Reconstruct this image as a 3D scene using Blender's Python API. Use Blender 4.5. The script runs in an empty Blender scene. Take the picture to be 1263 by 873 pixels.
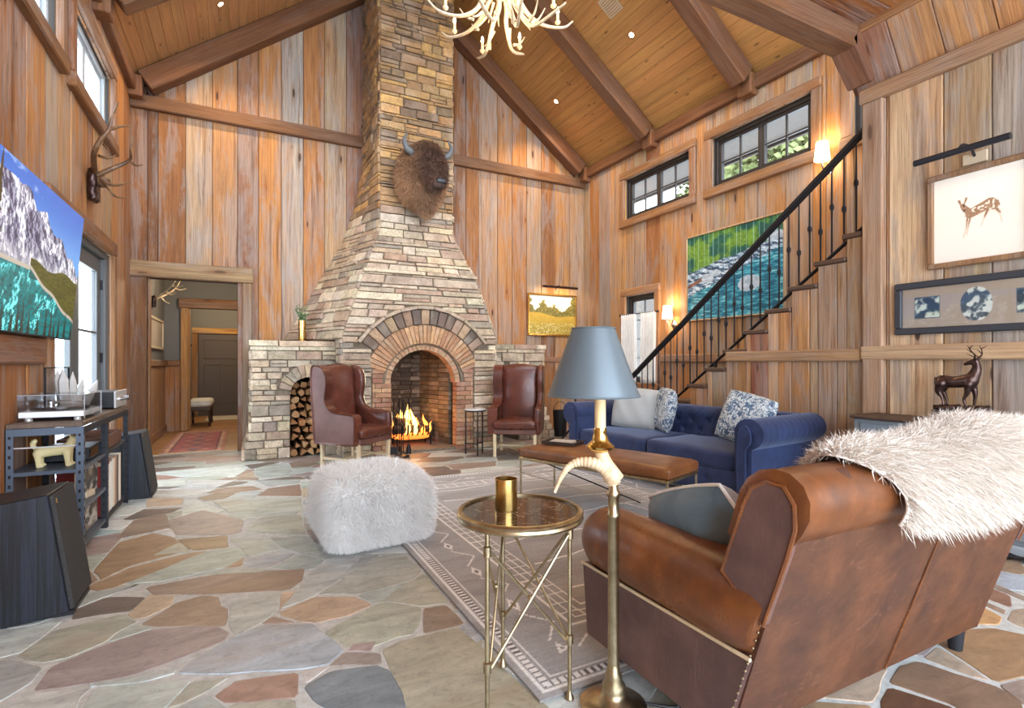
import bpy, bmesh, math, random
import numpy as np
from mathutils import Vector, Matrix

random.seed(11)
rng = np.random.default_rng(11)
scn = bpy.context.scene
COL = scn.collection
PI = math.pi

# ------------------------------------------------------------------ camera
TH = math.radians(27.1)
FPX, CXP, HZ, CAMH = 648.0, 631.5, 447.0, 1.2
cam_d = bpy.data.cameras.new('camera')
cam = bpy.data.objects.new('camera', cam_d)
COL.objects.link(cam)
cam.location = (0, 0, CAMH)
cam.rotation_euler = (PI / 2, 0, -TH)
cam_d.sensor_width = 36
cam_d.lens = FPX / 1263 * 36
cam_d.shift_y = (HZ - 436.5) / 1263
cam_d.clip_start = 0.05
scn.camera = cam

# ------------------------------------------------------------------ world, exposure
world = bpy.data.worlds.new('sky')
scn.world = world
world.use_nodes = True
bg = world.node_tree.nodes['Background']
bg.inputs['Color'].default_value = (0.75, 0.86, 1.0, 1)
bg.inputs['Strength'].default_value = 7.6
scn.view_settings.view_transform = 'Standard'
scn.view_settings.look = 'None'
scn.view_settings.exposure = 0.5
scn.view_settings.gamma = 1.0
scn.view_settings.use_curve_mapping = False


def portal(name, loc, rot, sx, sy):
    l = bpy.data.lights.new(name, 'AREA')
    l.shape = 'RECTANGLE'
    l.size, l.size_y = sx, sy
    l.cycles.is_portal = True
    o = bpy.data.objects.new(name, l)
    COL.objects.link(o)
    o.location = loc
    o.rotation_euler = rot
    return o


def lamp(name, loc, power, color, radius=0.03, kind='POINT', rot=(0, 0, 0), parent=None, **kw):
    l = bpy.data.lights.new(name, kind)
    l.energy = power
    l.color = color
    if kind in ('POINT', 'SPOT'):
        l.shadow_soft_size = radius
    for k, v in kw.items():
        setattr(l, k, v)
    o = bpy.data.objects.new(name, l)
    COL.objects.link(o)
    o.location = loc
    o.rotation_euler = rot
    if parent:
        o.parent = parent
    return o


# openings that let daylight in: the room end left unbuilt for sky fill, patio door, upper windows
portal('daylight_room_end', (1.7, -2.6, 1.95), (-PI / 2, 0, 0), 6.2, 3.7)

WARM = (1.0, 0.72, 0.42)


# ------------------------------------------------------------------ measuring helpers
def ray(px):
    t = (px - CXP) / FPX
    return t * math.cos(TH) + math.sin(TH), -t * math.sin(TH) + math.cos(TH)


def on_y(px, Y):
    dx, dy = ray(px)
    return dx * Y / dy, Y / dy          # X, depth


def on_x(px, X):
    dx, dy = ray(px)
    return dy * X / dx, X / dx          # Y, depth


def zat(py, d):
    return CAMH + (HZ - py) * d / FPX


def flo(px, py, z=0.0):
    d = FPX * (CAMH - z) / (py - HZ)
    dx, dy = ray(px)
    return dx * d, dy * d


def rgb(r, g, b):
    f = lambda c: c / 12.92 if c <= 0.04045 else ((c + 0.055) / 1.055) ** 2.4
    return (f(r / 255), f(g / 255), f(b / 255))


# ------------------------------------------------------------------ mesh builder
def cube_grid(n):
    """unit cube surface (-1..1) with n cells per side, welded"""
    idx, vs, fs = {}, [], []
    g = np.linspace(-1, 1, n + 1)

    def vid(p):
        k = (round(p[0], 5), round(p[1], 5), round(p[2], 5))
        if k not in idx:
            idx[k] = len(vs)
            vs.append(p)
        return idx[k]
    for ax in range(3):
        for sgn in (-1, 1):
            for i in range(n):
                for j in range(n):
                    q = []
                    for (a, b) in ((i, j), (i + 1, j), (i + 1, j + 1), (i, j + 1)):
                        p = [0, 0, 0]
                        p[ax] = sgn
                        p[(ax + 1) % 3] = g[a]
                        p[(ax + 2) % 3] = g[b]
                        q.append(vid(tuple(p)))
                    fs.append(q if sgn > 0 else q[::-1])
    return np.array(vs, float), fs


_CG = {}


class MB:
    def __init__(self):
        self.v, self.f, self.c = [], [], []

    def add(self, vs, fs, M=None, col=None):
        o = len(self.v)
        if M is not None:
            vs = [tuple(M @ Vector(p)) for p in vs]
        self.v += [tuple(p) for p in vs]
        self.f += [[i + o for i in f] for f in fs]
        self.c += [col or (1, 1, 1)] * len(vs)
        return self

    def box(self, lo, hi, bev=0.0, M=None, col=None, jit=0.0):
        lo, hi = np.array(lo, float), np.array(hi, float)
        c, h = (lo + hi) / 2, np.abs(hi - lo) / 2
        bev = min(bev, h.min() * 0.9)
        if bev <= 0:
            vs = [(c[0] + sx * h[0], c[1] + sy * h[1], c[2] + sz * h[2]) for sz in (-1, 1) for sy in (-1, 1) for sx in (-1, 1)]
            fs = [[0, 2, 3, 1], [4, 5, 7, 6], [0, 1, 5, 4], [2, 6, 7, 3], [0, 4, 6, 2], [1, 3, 7, 5]]
            return self.add(vs, fs, M, col)
        vs, idx = [], {}
        for sx in (-1, 1):
            for sy in (-1, 1):
                for sz in (-1, 1):
                    s = (sx, sy, sz)
                    for ax in range(3):
                        p = [c[k] + s[k] * (h[k] if k == ax else h[k] - bev) for k in range(3)]
                        if jit:
                            p = [p[k] + random.uniform(-jit, jit) for k in range(3)]
                        idx[(s, ax)] = len(vs)
                        vs.append(tuple(p))
        fs = []
        for ax in range(3):
            a, b = (ax + 1) % 3, (ax + 2) % 3
            for sg in (-1, 1):
                q = []
                for (u, w) in ((-1, -1), (1, -1), (1, 1), (-1, 1)):
                    s = [0, 0, 0]
                    s[ax], s[a], s[b] = sg, u, w
                    q.append(idx[(tuple(s), ax)])
                fs.append(q if sg > 0 else q[::-1])
        for ax in range(3):                     # edge chamfers along ax
            a, b = (ax + 1) % 3, (ax + 2) % 3
            for u in (-1, 1):
                for w in (-1, 1):
                    s0, s1 = [0, 0, 0], [0, 0, 0]
                    s0[ax], s0[a], s0[b] = -1, u, w
                    s1[ax], s1[a], s1[b] = 1, u, w
                    q = [idx[(tuple(s0), a)], idx[(tuple(s1), a)], idx[(tuple(s1), b)], idx[(tuple(s0), b)]]
                    fs.append(q if u * w < 0 else q[::-1])
        for s in [(x, y, z) for x in (-1, 1) for y in (-1, 1) for z in (-1, 1)]:
            q = [idx[(s, 0)], idx[(s, 1)], idx[(s, 2)]]
            fs.append(q if s[0] * s[1] * s[2] > 0 else q[::-1])
        return self.add(vs, fs, M, col)

    def rbox(self, lo, hi, r, n=8, M=None, fn=None, col=None):
        """rounded box; fn(points Nx3, unit -1..1 Nx3) -> points"""
        lo, hi = np.array(lo, float), np.array(hi, float)
        c, h = (lo + hi) / 2, (hi - lo) / 2
        if n not in _CG:
            _CG[n] = cube_grid(n)
        u, fs = _CG[n]
        r = min(r, h.min())
        # denser rows in the rounded rim
        w = np.sign(u) * (1 - (1 - np.abs(u)) ** 1.35)
        p = w * h
        inner = np.clip(p, -(h - r), h - r)
        d = p - inner
        # spherify the overhang
        m = np.max(np.abs(d), axis=1)
        L = np.linalg.norm(d, axis=1)
        sc = np.where(L > 1e-9, m / np.maximum(L, 1e-9), 0)
        q = inner + d * sc[:, None] + c
        if fn is not None:
            q = fn(q, w)
        return self.add([tuple(x) for x in q], fs, M, col)

    def ell(self, c, rad, n=8, M=None, fn=None, col=None):
        if n not in _CG:
            _CG[n] = cube_grid(n)
        u, fs = _CG[n]
        d = np.tan(u * PI / 4)
        d = d / np.linalg.norm(d, axis=1)[:, None]
        q = d * np.array(rad) + np.array(c)
        if fn is not None:
            q = fn(q, d)
        return self.add([tuple(x) for x in q], fs, M, col)

    def tube(self, path, rad, seg=8, caps=True, M=None, col=None, flat=1.0, closed=False):
        P = [Vector(p) for p in path]
        n = len(P)
        if not hasattr(rad, '__len__'):
            rad = [rad] * n
        vs, fs = [], []
        T = []
        for i in range(n):
            if closed:
                t = P[(i + 1) % n] - P[(i - 1) % n]
            else:
                t = P[min(i + 1, n - 1)] - P[max(i - 1, 0)]
            T.append(t.normalized() if t.length > 1e-9 else Vector((0, 0, 1)))
        up = Vector((0, 0, 1)) if abs(T[0].z) < 0.9 else Vector((1, 0, 0))
        a = T[0].cross(up).normalized()
        for i in range(n):
            a = (a - T[i] * a.dot(T[i]))
            a = a.normalized() if a.length > 1e-9 else T[i].orthogonal().normalized()
            b = T[i].cross(a)
            for k in range(seg):
                an = 2 * PI * k / seg
                vs.append(tuple(P[i] + (a * math.cos(an) + b * math.sin(an) * flat) * rad[i]))
        m = n if closed else n - 1
        for i in range(m):
            j = (i + 1) % n
            for k in range(seg):
                k2 = (k + 1) % seg
                fs.append([i * seg + k, i * seg + k2, j * seg + k2, j * seg + k])
        if caps and not closed:
            fs.append([k for k in range(seg)][::-1])
            fs.append([(n - 1) * seg + k for k in range(seg)])
        return self.add(vs, fs, M, col)

    def lathe(self, prof, seg=24, c=(0, 0, 0), M=None, col=None, sy=1.0):
        vs, fs = [], []
        n = len(prof)
        for (r, z) in prof:
            for k in range(seg):
                an = 2 * PI * k / seg
                vs.append((c[0] + r * math.cos(an), c[1] + r * math.sin(an) * sy, c[2] + z))
        for i in range(n - 1):
            for k in range(seg):
                k2 = (k + 1) % seg
                fs.append([i * seg + k, i * seg + k2, (i + 1) * seg + k2, (i + 1) * seg + k])
        if prof[0][0] > 1e-4:
            fs.append([k for k in range(seg)][::-1])
        if prof[-1][0] > 1e-4:
            fs.append([(n - 1) * seg + k for k in range(seg)])
        return self.add(vs, fs, M, col)

    def prism(self, poly, a, b, ax='z', bev=0.0, M=None, col=None):
        """extrude a polygon between a and b along an axis; poly in the other two coordinates"""
        n = len(poly)

        def P(u, v, w):
            return {'z': (u, v, w), 'y': (u, w, v), 'x': (w, u, v)}[ax]
        area = sum(poly[i][0] * poly[(i + 1) % n][1] - poly[(i + 1) % n][0] * poly[i][1] for i in range(n))
        pl = list(poly) if area > 0 else list(poly)[::-1]
        layers = [(a, 0), (b, 0)]
        if bev > 0:
            ins = inset(pl, bev)
            layers = [(a, 1), (a + bev, 0), (b - bev, 0), (b, 1)]
        vs, fs = [], []
        for (w, k) in layers:
            for (u, v) in (ins if k else pl):
                vs.append(P(u, v, w))
        for L in range(len(layers) - 1):
            for i in range(n):
                j = (i + 1) % n
                fs.append([L * n + i, L * n + j, (L + 1) * n + j, (L + 1) * n + i])
        fs.append(list(range(n))[::-1])
        o = (len(layers) - 1) * n
        fs.append([o + i for i in range(n)])
        if ax == 'y':
            fs = [f[::-1] for f in fs]
        return self.add(vs, fs, M, col)

    def sheet(self, fn, nu, nv, col=None, M=None, closed_u=False):
        vs = [fn(i / nu, j / nv) for j in range(nv + 1) for i in range(nu + 1)]
        fs = [[j * (nu + 1) + i, j * (nu + 1) + i + 1, (j + 1) * (nu + 1) + i + 1, (j + 1) * (nu + 1) + i] for j in range(nv) for i in range(nu)]
        return self.add(vs, fs, M, col)

    def build(self, name, mat, parent=None, smooth=True, angle=38, col=False, mw=None):
        me = bpy.data.meshes.new(name)
        me.from_pydata(self.v, [], self.f)
        if col:
            ca = me.color_attributes.new('Col', 'FLOAT_COLOR', 'POINT')
            arr = np.ones((len(self.v), 4), np.float32)
            arr[:, :3] = np.array(self.c, np.float32)
            ca.data.foreach_set('color', arr.ravel())
        me.update()
        if smooth:
            me.polygons.foreach_set('use_smooth', [True] * len(me.polygons))
            if angle < 179:
                me.set_sharp_from_angle(angle=math.radians(angle))
        me.materials.append(mat)
        o = bpy.data.objects.new(name, me)
        COL.objects.link(o)
        if parent is not None:
            o.parent = parent
        if mw is not None:
            o.matrix_local = mw
        return o


def inset(pl, d):
    """inset a ccw polygon by d (simple mitre)"""
    n = len(pl)
    out = []
    for i in range(n):
        p0, p1, p2 = Vector(pl[i - 1]), Vector(pl[i]), Vector(pl[(i + 1) % n])
        e1 = (p1 - p0)
        e2 = (p2 - p1)
        if e1.length < 1e-9 or e2.length < 1e-9:
            out.append(tuple(p1))
            continue
        e1.normalize()
        e2.normalize()
        n1, n2 = Vector((-e1.y, e1.x)), Vector((-e2.y, e2.x))
        m = n1 + n2
        if m.length < 1e-6:
            out.append(tuple(p1 + n1 * d))
            continue
        m.normalize()
        k = d / max(0.45, m.dot(n1))
        out.append(tuple(p1 + m * k))
    return out


def tag(o, label=None, cat=None, group=None, kind=None):
    if label:
        o['label'] = label
    if cat:
        o['category'] = cat
    if group:
        o['group'] = group
    if kind:
        o['kind'] = kind
    return o


def thing(name, label, cat, loc=(0, 0, 0), rz=0.0, group=None):
    o = bpy.data.objects.new(name, None)
    o.empty_display_size = 0.1
    COL.objects.link(o)
    o.location = loc
    o.rotation_euler = (0, 0, rz)
    return tag(o, label, cat, group)


def copy_tree(o, parent=None):
    c = o.copy()
    COL.objects.link(c)
    c.parent = parent
    for ch in o.children:
        copy_tree(ch, c)
    return c


def smoothpath(pts, n=6):
    """Catmull-Rom through points (any dimension)"""
    P = [np.array(p, float) for p in pts]
    P = [2 * P[0] - P[1]] + P + [2 * P[-1] - P[-2]]
    out = []
    for i in range(1, len(P) - 2):
        for k in range(n):
            t = k / n
            out.append(0.5 * (2 * P[i] + (P[i + 1] - P[i - 1]) * t + (2 * P[i - 1] - 5 * P[i] + 4 * P[i + 1] - P[i + 2]) * t * t
                              + (3 * P[i] - P[i - 1] - 3 * P[i + 1] + P[i + 2]) * t ** 3))
    out.append(P[-2])
    return out


# ------------------------------------------------------------------ value noise for prints and shapes
_LAT = rng.random((256, 256))


def vnoise(x, y):
    x, y = np.asarray(x, float), np.asarray(y, float)
    xi, yi = np.floor(x).astype(int), np.floor(y).astype(int)
    fx, fy = x - xi, y - yi
    fx, fy = fx * fx * (3 - 2 * fx), fy * fy * (3 - 2 * fy)
    g = lambda a, b: _LAT[a % 256, b % 256]
    return (g(xi, yi) * (1 - fx) + g(xi + 1, yi) * fx) * (1 - fy) + (g(xi, yi + 1) * (1 - fx) + g(xi + 1, yi + 1) * fx) * fy


def fbm(x, y, o=4):
    s, a, t = 0, 1, 0
    for k in range(o):
        s = s + a * vnoise(x * 2 ** k + 17.3 * k, y * 2 ** k + 9.1 * k)
        t += a
        a *= 0.55
    return s / t


def sstep(a, b, x):
    t = np.clip((x - a) / (b - a), 0, 1)
    return t * t * (3 - 2 * t)


def lerp(a, b, t):
    a, b = np.asarray(a, float), np.asarray(b, float)
    t = np.asarray(t)[..., None]
    return a * (1 - t) + b * t


def print_sheet(name, w, h, nx, ny, fn, mat, parent, M):
    """flat printed picture: fine grid facing local -Y... colours from fn(u 0..1, v 0..1) in sRGB 0..255"""
    u, v = np.meshgrid(np.linspace(0, 1, nx + 1), np.linspace(0, 1, ny + 1))
    c = np.clip(fn(u, v), 0, 255) / 255.0
    lin = np.where(c <= 0.04045, c / 12.92, ((c + 0.055) / 1.055) ** 2.4)
    mb = MB()
    mb.v = [tuple(M @ Vector(((a - 0.5) * w, 0, (b - 0.5) * h))) for a, b in zip(u.ravel(), v.ravel())]
    mb.f = [[j * (nx + 1) + i, j * (nx + 1) + i + 1, (j + 1) * (nx + 1) + i + 1, (j + 1) * (nx + 1) + i] for j in range(ny) for i in range(nx)]
    mb.c = [tuple(x) for x in lin.reshape(-1, 3)]
    return mb.build(name, mat, parent, smooth=False, col=True)


# ------------------------------------------------------------------ fur
def fur(name, mat, parent, pts, nrm, length, width, comb=(0, 0, -0.5), rnd=0.5, bend=0.6, seed=1, col=None):
    r = np.random.default_rng(seed)
    n = len(pts)
    pts, nrm = np.array(pts), np.array(nrm)
    L = length * (0.6 + 0.7 * r.random(n))
    d = nrm + r.normal(0, rnd, (n, 3)) + np.array(comb) * 0.3
    d /= np.linalg.norm(d, axis=1)[:, None]
    d2 = d + np.array(comb) * bend
    d2 /= np.linalg.norm(d2, axis=1)[:, None]
    side = np.cross(d, r.normal(0, 1, (n, 3)))
    side /= np.linalg.norm(side, axis=1)[:, None]
    w = (width * (0.6 + 0.8 * r.random(n)))[:, None]
    p0 = pts - nrm * 0.004
    p1 = p0 + d * (L * 0.5)[:, None]
    p2 = p1 + d2 * (L * 0.5)[:, None]
    V = np.stack([p0 - side * w, p0 + side * w, p1 - side * w * 0.8, p1 + side * w * 0.8, p2], 1).reshape(-1, 3)
    b = np.arange(n) * 5
    Q = np.stack([b, b + 1, b + 3, b + 2], 1)
    Tt = np.stack([b + 2, b + 3, b + 4], 1)
    me = bpy.data.meshes.new(name)
    nl = 7 * n
    me.vertices.add(5 * n)
    me.vertices.foreach_set('co', V.ravel())
    me.loops.add(nl)
    me.loops.foreach_set('vertex_index', np.concatenate([Q, Tt], 1).ravel())
    me.polygons.add(2 * n)
    st = np.stack([np.arange(n) * 7, np.arange(n) * 7 + 4], 1).ravel()
    me.polygons.foreach_set('loop_start', st)
    me.update(calc_edges=True)
    if col is not None:
        ca = me.color_attributes.new('Col', 'FLOAT_COLOR', 'POINT')
        arr = np.ones((5 * n, 4), np.float32)
        arr[:, :3] = np.repeat(np.array(col, np.float32), 5, axis=0)
        ca.data.foreach_set('color', arr.ravel())
    me.materials.append(mat)
    o = bpy.data.objects.new(name, me)
    COL.objects.link(o)
    o.parent = parent
    o['kind'] = 'stuff'
    return o


def scatter(o, n, seed=1, zmin=None):
    """random points and normals on a mesh object (local space)"""
    r = np.random.default_rng(seed)
    me = o.data
    me.calc_loop_triangles()
    nv = len(me.vertices)
    V = np.zeros(nv * 3)
    me.vertices.foreach_get('co', V)
    V = V.reshape(-1, 3)
    T = np.zeros(len(me.loop_triangles) * 3, np.int32)
    me.loop_triangles.foreach_get('vertices', T)
    T = T.reshape(-1, 3)
    N = np.zeros(nv * 3)
    me.vertices.foreach_get('normal', N)
    N = N.reshape(-1, 3)
    a, b, c = V[T[:, 0]], V[T[:, 1]], V[T[:, 2]]
    ar = np.linalg.norm(np.cross(b - a, c - a), axis=1)
    if zmin is not None:
        ar = ar * ((a[:, 2] + b[:, 2] + c[:, 2]) / 3 > zmin)
    k = r.choice(len(T), n, p=ar / ar.sum())
    s, t = r.random(n), r.random(n)
    fl = s + t > 1
    s[fl], t[fl] = 1 - s[fl], 1 - t[fl]
    w = 1 - s - t
    P = a[k] * w[:, None] + b[k] * s[:, None] + c[k] * t[:, None]
    Q = N[T[k, 0]] * w[:, None] + N[T[k, 1]] * s[:, None] + N[T[k, 2]] * t[:, None]
    Q /= np.maximum(np.linalg.norm(Q, axis=1), 1e-9)[:, None]
    return P, Q


# ------------------------------------------------------------------ materials
class NT:
    def __init__(self, name):
        self.m = bpy.data.materials.new(name)
        self.m.use_nodes = True
        self.t = self.m.node_tree
        self.b = self.t.nodes['Principled BSDF']
        self.out = self.t.nodes['Material Output']

    def n(self, typ, **kw):
        x = self.t.nodes.new(typ)
        for k, v in kw.items():
            setattr(x, k, v)
        return x

    def l(self, a, b):
        self.t.links.new(a, b)

    def set(self, **kw):
        for k, v in kw.items():
            k = k.replace('_', ' ')
            i = self.b.inputs[k]
            i.default_value = (*v, 1) if isinstance(v, tuple) and len(v) == 3 else v
        return self

    def coord(self, scale=(1, 1, 1), rand=True, kind='Object'):
        tc = self.n('ShaderNodeTexCoord')
        mp = self.n('ShaderNodeMapping')
        mp.inputs['Scale'].default_value = scale
        self.l(tc.outputs[kind], mp.inputs['Vector'])
        if rand:
            oi = self.n('ShaderNodeObjectInfo')
            mu = self.n('ShaderNodeVectorMath', operation='SCALE')
            mu.inputs[0].default_value = (37.0, 61.0, 23.0)
            self.l(oi.outputs['Random'], mu.inputs['Scale'])
            self.l(mu.outputs[0], mp.inputs['Location'])
        return mp.outputs[0]

    def noise(self, vec, scale=1.0, detail=4, rough=0.6, dist=0.0):
        x = self.n('ShaderNodeTexNoise')
        x.inputs['Scale'].default_value = scale
        x.inputs['Detail'].default_value = detail
        x.inputs['Roughness'].default_value = rough
        x.inputs['Distortion'].default_value = dist
        self.l(vec, x.inputs['Vector'])
        return x.outputs['Fac']

    def voro(self, vec, scale=1.0, feature='F1', out='Distance'):
        x = self.n('ShaderNodeTexVoronoi', feature=feature)
        x.inputs['Scale'].default_value = scale
        self.l(vec, x.inputs['Vector'])
        return x.outputs[out]

    def ramp(self, fac, *stops):
        x = self.n('ShaderNodeValToRGB')
        e = x.color_ramp.elements
        while len(e) < len(stops):
            e.new(0.5)
        for i, (p, c) in enumerate(stops):
            e[i].position = p
            e[i].color = (*c, 1) if hasattr(c, '__len__') else (c, c, c, 1)
        self.l(fac, x.inputs['Fac'])
        return x.outputs['Color']

    def mix(self, fac, a, b, mode='MIX'):
        x = self.n('ShaderNodeMix', data_type='RGBA', blend_type=mode)
        for i, s in (('Factor', fac), ('A', a), ('B', b)):
            k = [q for q in x.inputs if q.name == i and (q.type == 'RGBA' or i == 'Factor')][0]
            if isinstance(s, (int, float)):
                k.default_value = s
            elif isinstance(s, tuple):
                k.default_value = (*s, 1)
            else:
                self.l(s, k)
        return [q for q in x.outputs if q.type == 'RGBA'][0]

    def math(self, op, a, b=0.0):
        x = self.n('ShaderNodeMath', operation=op)
        for i, s in enumerate((a, b)):
            if isinstance(s, (int, float)):
                x.inputs[i].default_value = s
            else:
                self.l(s, x.inputs[i])
        return x.outputs[0]

    def col(self):
        x = self.n('ShaderNodeAttribute')
        x.attribute_name = 'Col'
        return x.outputs['Color']

    def bump(self, h, strength=0.3, dist=0.01):
        x = self.n('ShaderNodeBump')
        x.inputs['Strength'].default_value = strength
        x.inputs['Distance'].default_value = dist
        self.l(h, x.inputs['Height'])
        self.l(x.outputs[0], self.b.inputs['Normal'])

    def base(self, c):
        self.l(c, self.b.inputs['Base Color'])


MT = {}


def plain(name, c, rough=0.5, metal=0.0, **kw):
    t = NT(name)
    t.set(Base_Color=c, Roughness=rough, Metallic=metal, **kw)
    MT[name] = t.m
    return t.m


def wood(name, knots=0.5, grey=0.5, rough=0.72, lines=1.0, knot_scale=(5.0, 5.0, 1.5)):
    t = NT(name)
    c0 = t.col()
    g1 = t.noise(t.coord((16, 16, 0.9)), 1.0, 6, 0.65, 0.6)
    g2 = t.noise(t.coord((75, 75, 2.2)), 1.0, 3, 0.6)
    pa = t.noise(t.coord((3.2, 3.2, 0.8)), 1.0, 3, 0.6, 0.4)
    pb = t.noise(t.coord((7, 7, 0.55)), 1.0, 4, 0.7, 0.5)
    c = t.mix(t.ramp(g1, (0.30, 0.0), (0.72, 1.0)), t.mix(1.0, c0, (0.74, 0.69, 0.63), 'MULTIPLY'), t.mix(1.0, c0, (1.14, 1.12, 1.08), 'MULTIPLY'))
    if grey:
        c = t.mix(t.math('MULTIPLY', t.ramp(pa, (0.47, 0.0), (0.63, 1.0)), grey), c, rgb(178, 170, 162))
        c = t.mix(t.math('MULTIPLY', t.ramp(pb, (0.57, 0.0), (0.72, 1.0)), 0.6), c, rgb(108, 70, 42))
    c = t.mix(t.math('MULTIPLY', t.ramp(g2, (0.42, 1.0), (0.56, 0.0)), 0.24 * lines), c, rgb(70, 44, 26))
    if knots:
        k = t.voro(t.coord(knot_scale), 1.0)
        c = t.mix(t.math('MULTIPLY', t.ramp(k, (0.05, 1.0), (0.16, 0.0)), knots), c, rgb(58, 32, 16))
    t.base(c)
    t.set(Roughness=rough)
    t.bump(t.math('ADD', g1, g2), 0.35, 0.008)
    MT[name] = t.m


def old_wood(name, grey=0.6, stain=0.75, knot=0.9):
    """reclaimed barn board: grain, silvered patches, brown stains, knots with halos"""
    t = NT(name)
    c0 = t.col()
    warp = t.noise(t.coord((4, 4, 1.4)), 1.0, 3, 0.6)
    g1 = t.noise(t.coord((26, 26, 1.1)), 1.0, 8, 0.72, 0.5)
    g2 = t.noise(t.coord((90, 90, 2.0)), 1.0, 4, 0.65)
    pa = t.noise(t.coord((5.5, 5.5, 1.0)), 1.0, 9, 0.70, 0.5)
    pb = t.noise(t.coord((9, 9, 0.5)), 1.0, 8, 0.72, 0.4)
    pc = t.noise(t.coord((2.4, 2.4, 0.45)), 1.0, 3, 0.5)
    c = t.mix(t.ramp(g1, (0.32, 0.0), (0.68, 1.0)), t.mix(1.0, c0, (0.58, 0.52, 0.46), 'MULTIPLY'), t.mix(1.0, c0, (1.12, 1.10, 1.06), 'MULTIPLY'))
    c = t.mix(t.math('MULTIPLY', t.ramp(pc, (0.44, 0.0), (0.58, 1.0)), 0.38 * grey / 0.6), c, t.mix(1.0, t.mix(g1, (0.75, 0.72, 0.70), (1.1, 1.1, 1.1)), rgb(186, 124, 62), 'MULTIPLY'))
    c = t.mix(t.math('MULTIPLY', t.ramp(pa, (0.47, 0.0), (0.56, 1.0)), grey), c, t.mix(0.35, rgb(156, 152, 150), t.mix(1.0, c, (0.9, 0.95, 1.05), 'MULTIPLY')))
    c = t.mix(t.math('MULTIPLY', t.ramp(pb, (0.56, 0.0), (0.64, 1.0)), stain), c, t.mix(1.0, c, (0.46, 0.36, 0.28), 'MULTIPLY'))
    c = t.mix(t.math('MULTIPLY', t.ramp(g2, (0.40, 1.0), (0.52, 0.0)), 0.42), c, t.mix(1.0, c, (0.42, 0.34, 0.28), 'MULTIPLY'))
    k = t.math('ADD', t.voro(t.coord((5.0, 5.0, 1.25)), 1.0), t.math('MULTIPLY', t.math('SUBTRACT', warp, 0.5), 0.22))
    c = t.mix(t.math('MULTIPLY', t.ramp(k, (0.09, 1.0), (0.26, 0.0)), 0.55), c, t.mix(1.0, c, (0.72, 0.50, 0.34), 'MULTIPLY'))
    c = t.mix(t.math('MULTIPLY', t.ramp(k, (0.05, 1.0), (0.085, 0.0)), knot), c, rgb(50, 28, 16))
    t.base(c)
    t.set(Roughness=0.74)
    t.bump(t.math('ADD', t.math('ADD', g1, g2), t.math('MULTIPLY', pb, 0.6)), 0.4, 0.01)
    MT[name] = t.m


old_wood('barn_wood')
wood('ceiling_wood', 0.75, 0.0, 0.6, 0.5, (9.0, 9.0, 3.2))
old_wood('beam_wood', 0.12, 0.45, 0.15)
old_wood('trim_wood', 0.35, 0.45, 0.6)
wood('fine_wood', 0.0, 0.0, 0.5, 0.6)


def stone(name, rough=0.85, bump=0.6, s=1.0, var=1.0):
    t = NT(name)
    c0 = t.col()
    v = t.coord((s, s, s))
    a = t.noise(v, 9.0, 6, 0.65)
    b = t.noise(v, 45.0, 4, 0.6)
    d = t.noise(v, 3.0, 2, 0.5)
    c = t.mix(t.ramp(a, (0.3, 0.0), (0.7, 1.0)), t.mix(1.0, c0, (0.66, 0.63, 0.60), 'MULTIPLY'), t.mix(1.0, c0, (1.22, 1.20, 1.17), 'MULTIPLY'))
    c = t.mix(t.math('MULTIPLY', t.ramp(b, (0.35, 1.0), (0.55, 0.0)), 0.35 * var), c, rgb(70, 58, 48))
    c = t.mix(t.math('MULTIPLY', t.ramp(d, (0.5, 0.0), (0.7, 1.0)), 0.3 * var), c, rgb(196, 180, 160))
    t.base(c)
    t.set(Roughness=rough)
    t.bump(t.math('ADD', a, t.math('MULTIPLY', b, 0.5)), bump, 0.02)
    MT[name] = t.m


stone('ledge_stone')
stone('brick_clay', 0.85, 0.4, 1.3)
t = NT('mortar')
t.base(t.ramp(t.noise(t.coord(rand=False), 30, 5, 0.7), (0.3, rgb(92, 80, 66)), (0.7, rgb(136, 120, 100))))
t.set(Roughness=0.95)
t.bump(t.noise(t.coord(rand=False), 60, 5, 0.7), 0.6, 0.01)
MT['mortar'] = t.m
plain('soot', rgb(38, 33, 29), 0.95)

# flagstone
t = NT('flagstone')
c0 = t.col()
v = t.coord((1, 1, 1))
a = t.noise(t.coord((1, 2.4, 1)), 3.4, 9, 0.70, 0.9)
b = t.noise(v, 22.0, 8, 0.72)
d = t.noise(t.coord((0.8, 2.0, 1)), 1.3, 4, 0.55, 0.9)
c = t.mix(t.ramp(a, (0.32, 0.0), (0.68, 1.0)), t.mix(1.0, c0, (0.72, 0.71, 0.70), 'MULTIPLY'), t.mix(1.0, c0, (1.34, 1.34, 1.32), 'MULTIPLY'))
c = t.mix(t.math('MULTIPLY', t.ramp(d, (0.55, 0.0), (0.70, 1.0)), 0.32), c, rgb(160, 128, 96))
c = t.mix(t.math('MULTIPLY', t.ramp(b, (0.38, 1.0), (0.47, 0.0)), 0.5), c, t.mix(1.0, c, (0.55, 0.55, 0.56), 'MULTIPLY'))
t.base(c)
t.l(t.ramp(b, (0.3, 0.34), (0.7, 0.55)), t.b.inputs['Roughness'])
t.bump(t.math('ADD', a, t.math('MULTIPLY', b, 0.35)), 0.28, 0.015)
MT['flagstone'] = t.m
t = NT('grout')
t.base(t.ramp(t.noise(t.coord(rand=False), 22, 5, 0.7), (0.3, rgb(170, 172, 168)), (0.7, rgb(208, 210, 206))))
t.set(Roughness=0.8)
t.bump(t.noise(t.coord(rand=False), 70, 4, 0.7), 0.4, 0.006)
MT['grout'] = t.m


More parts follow.
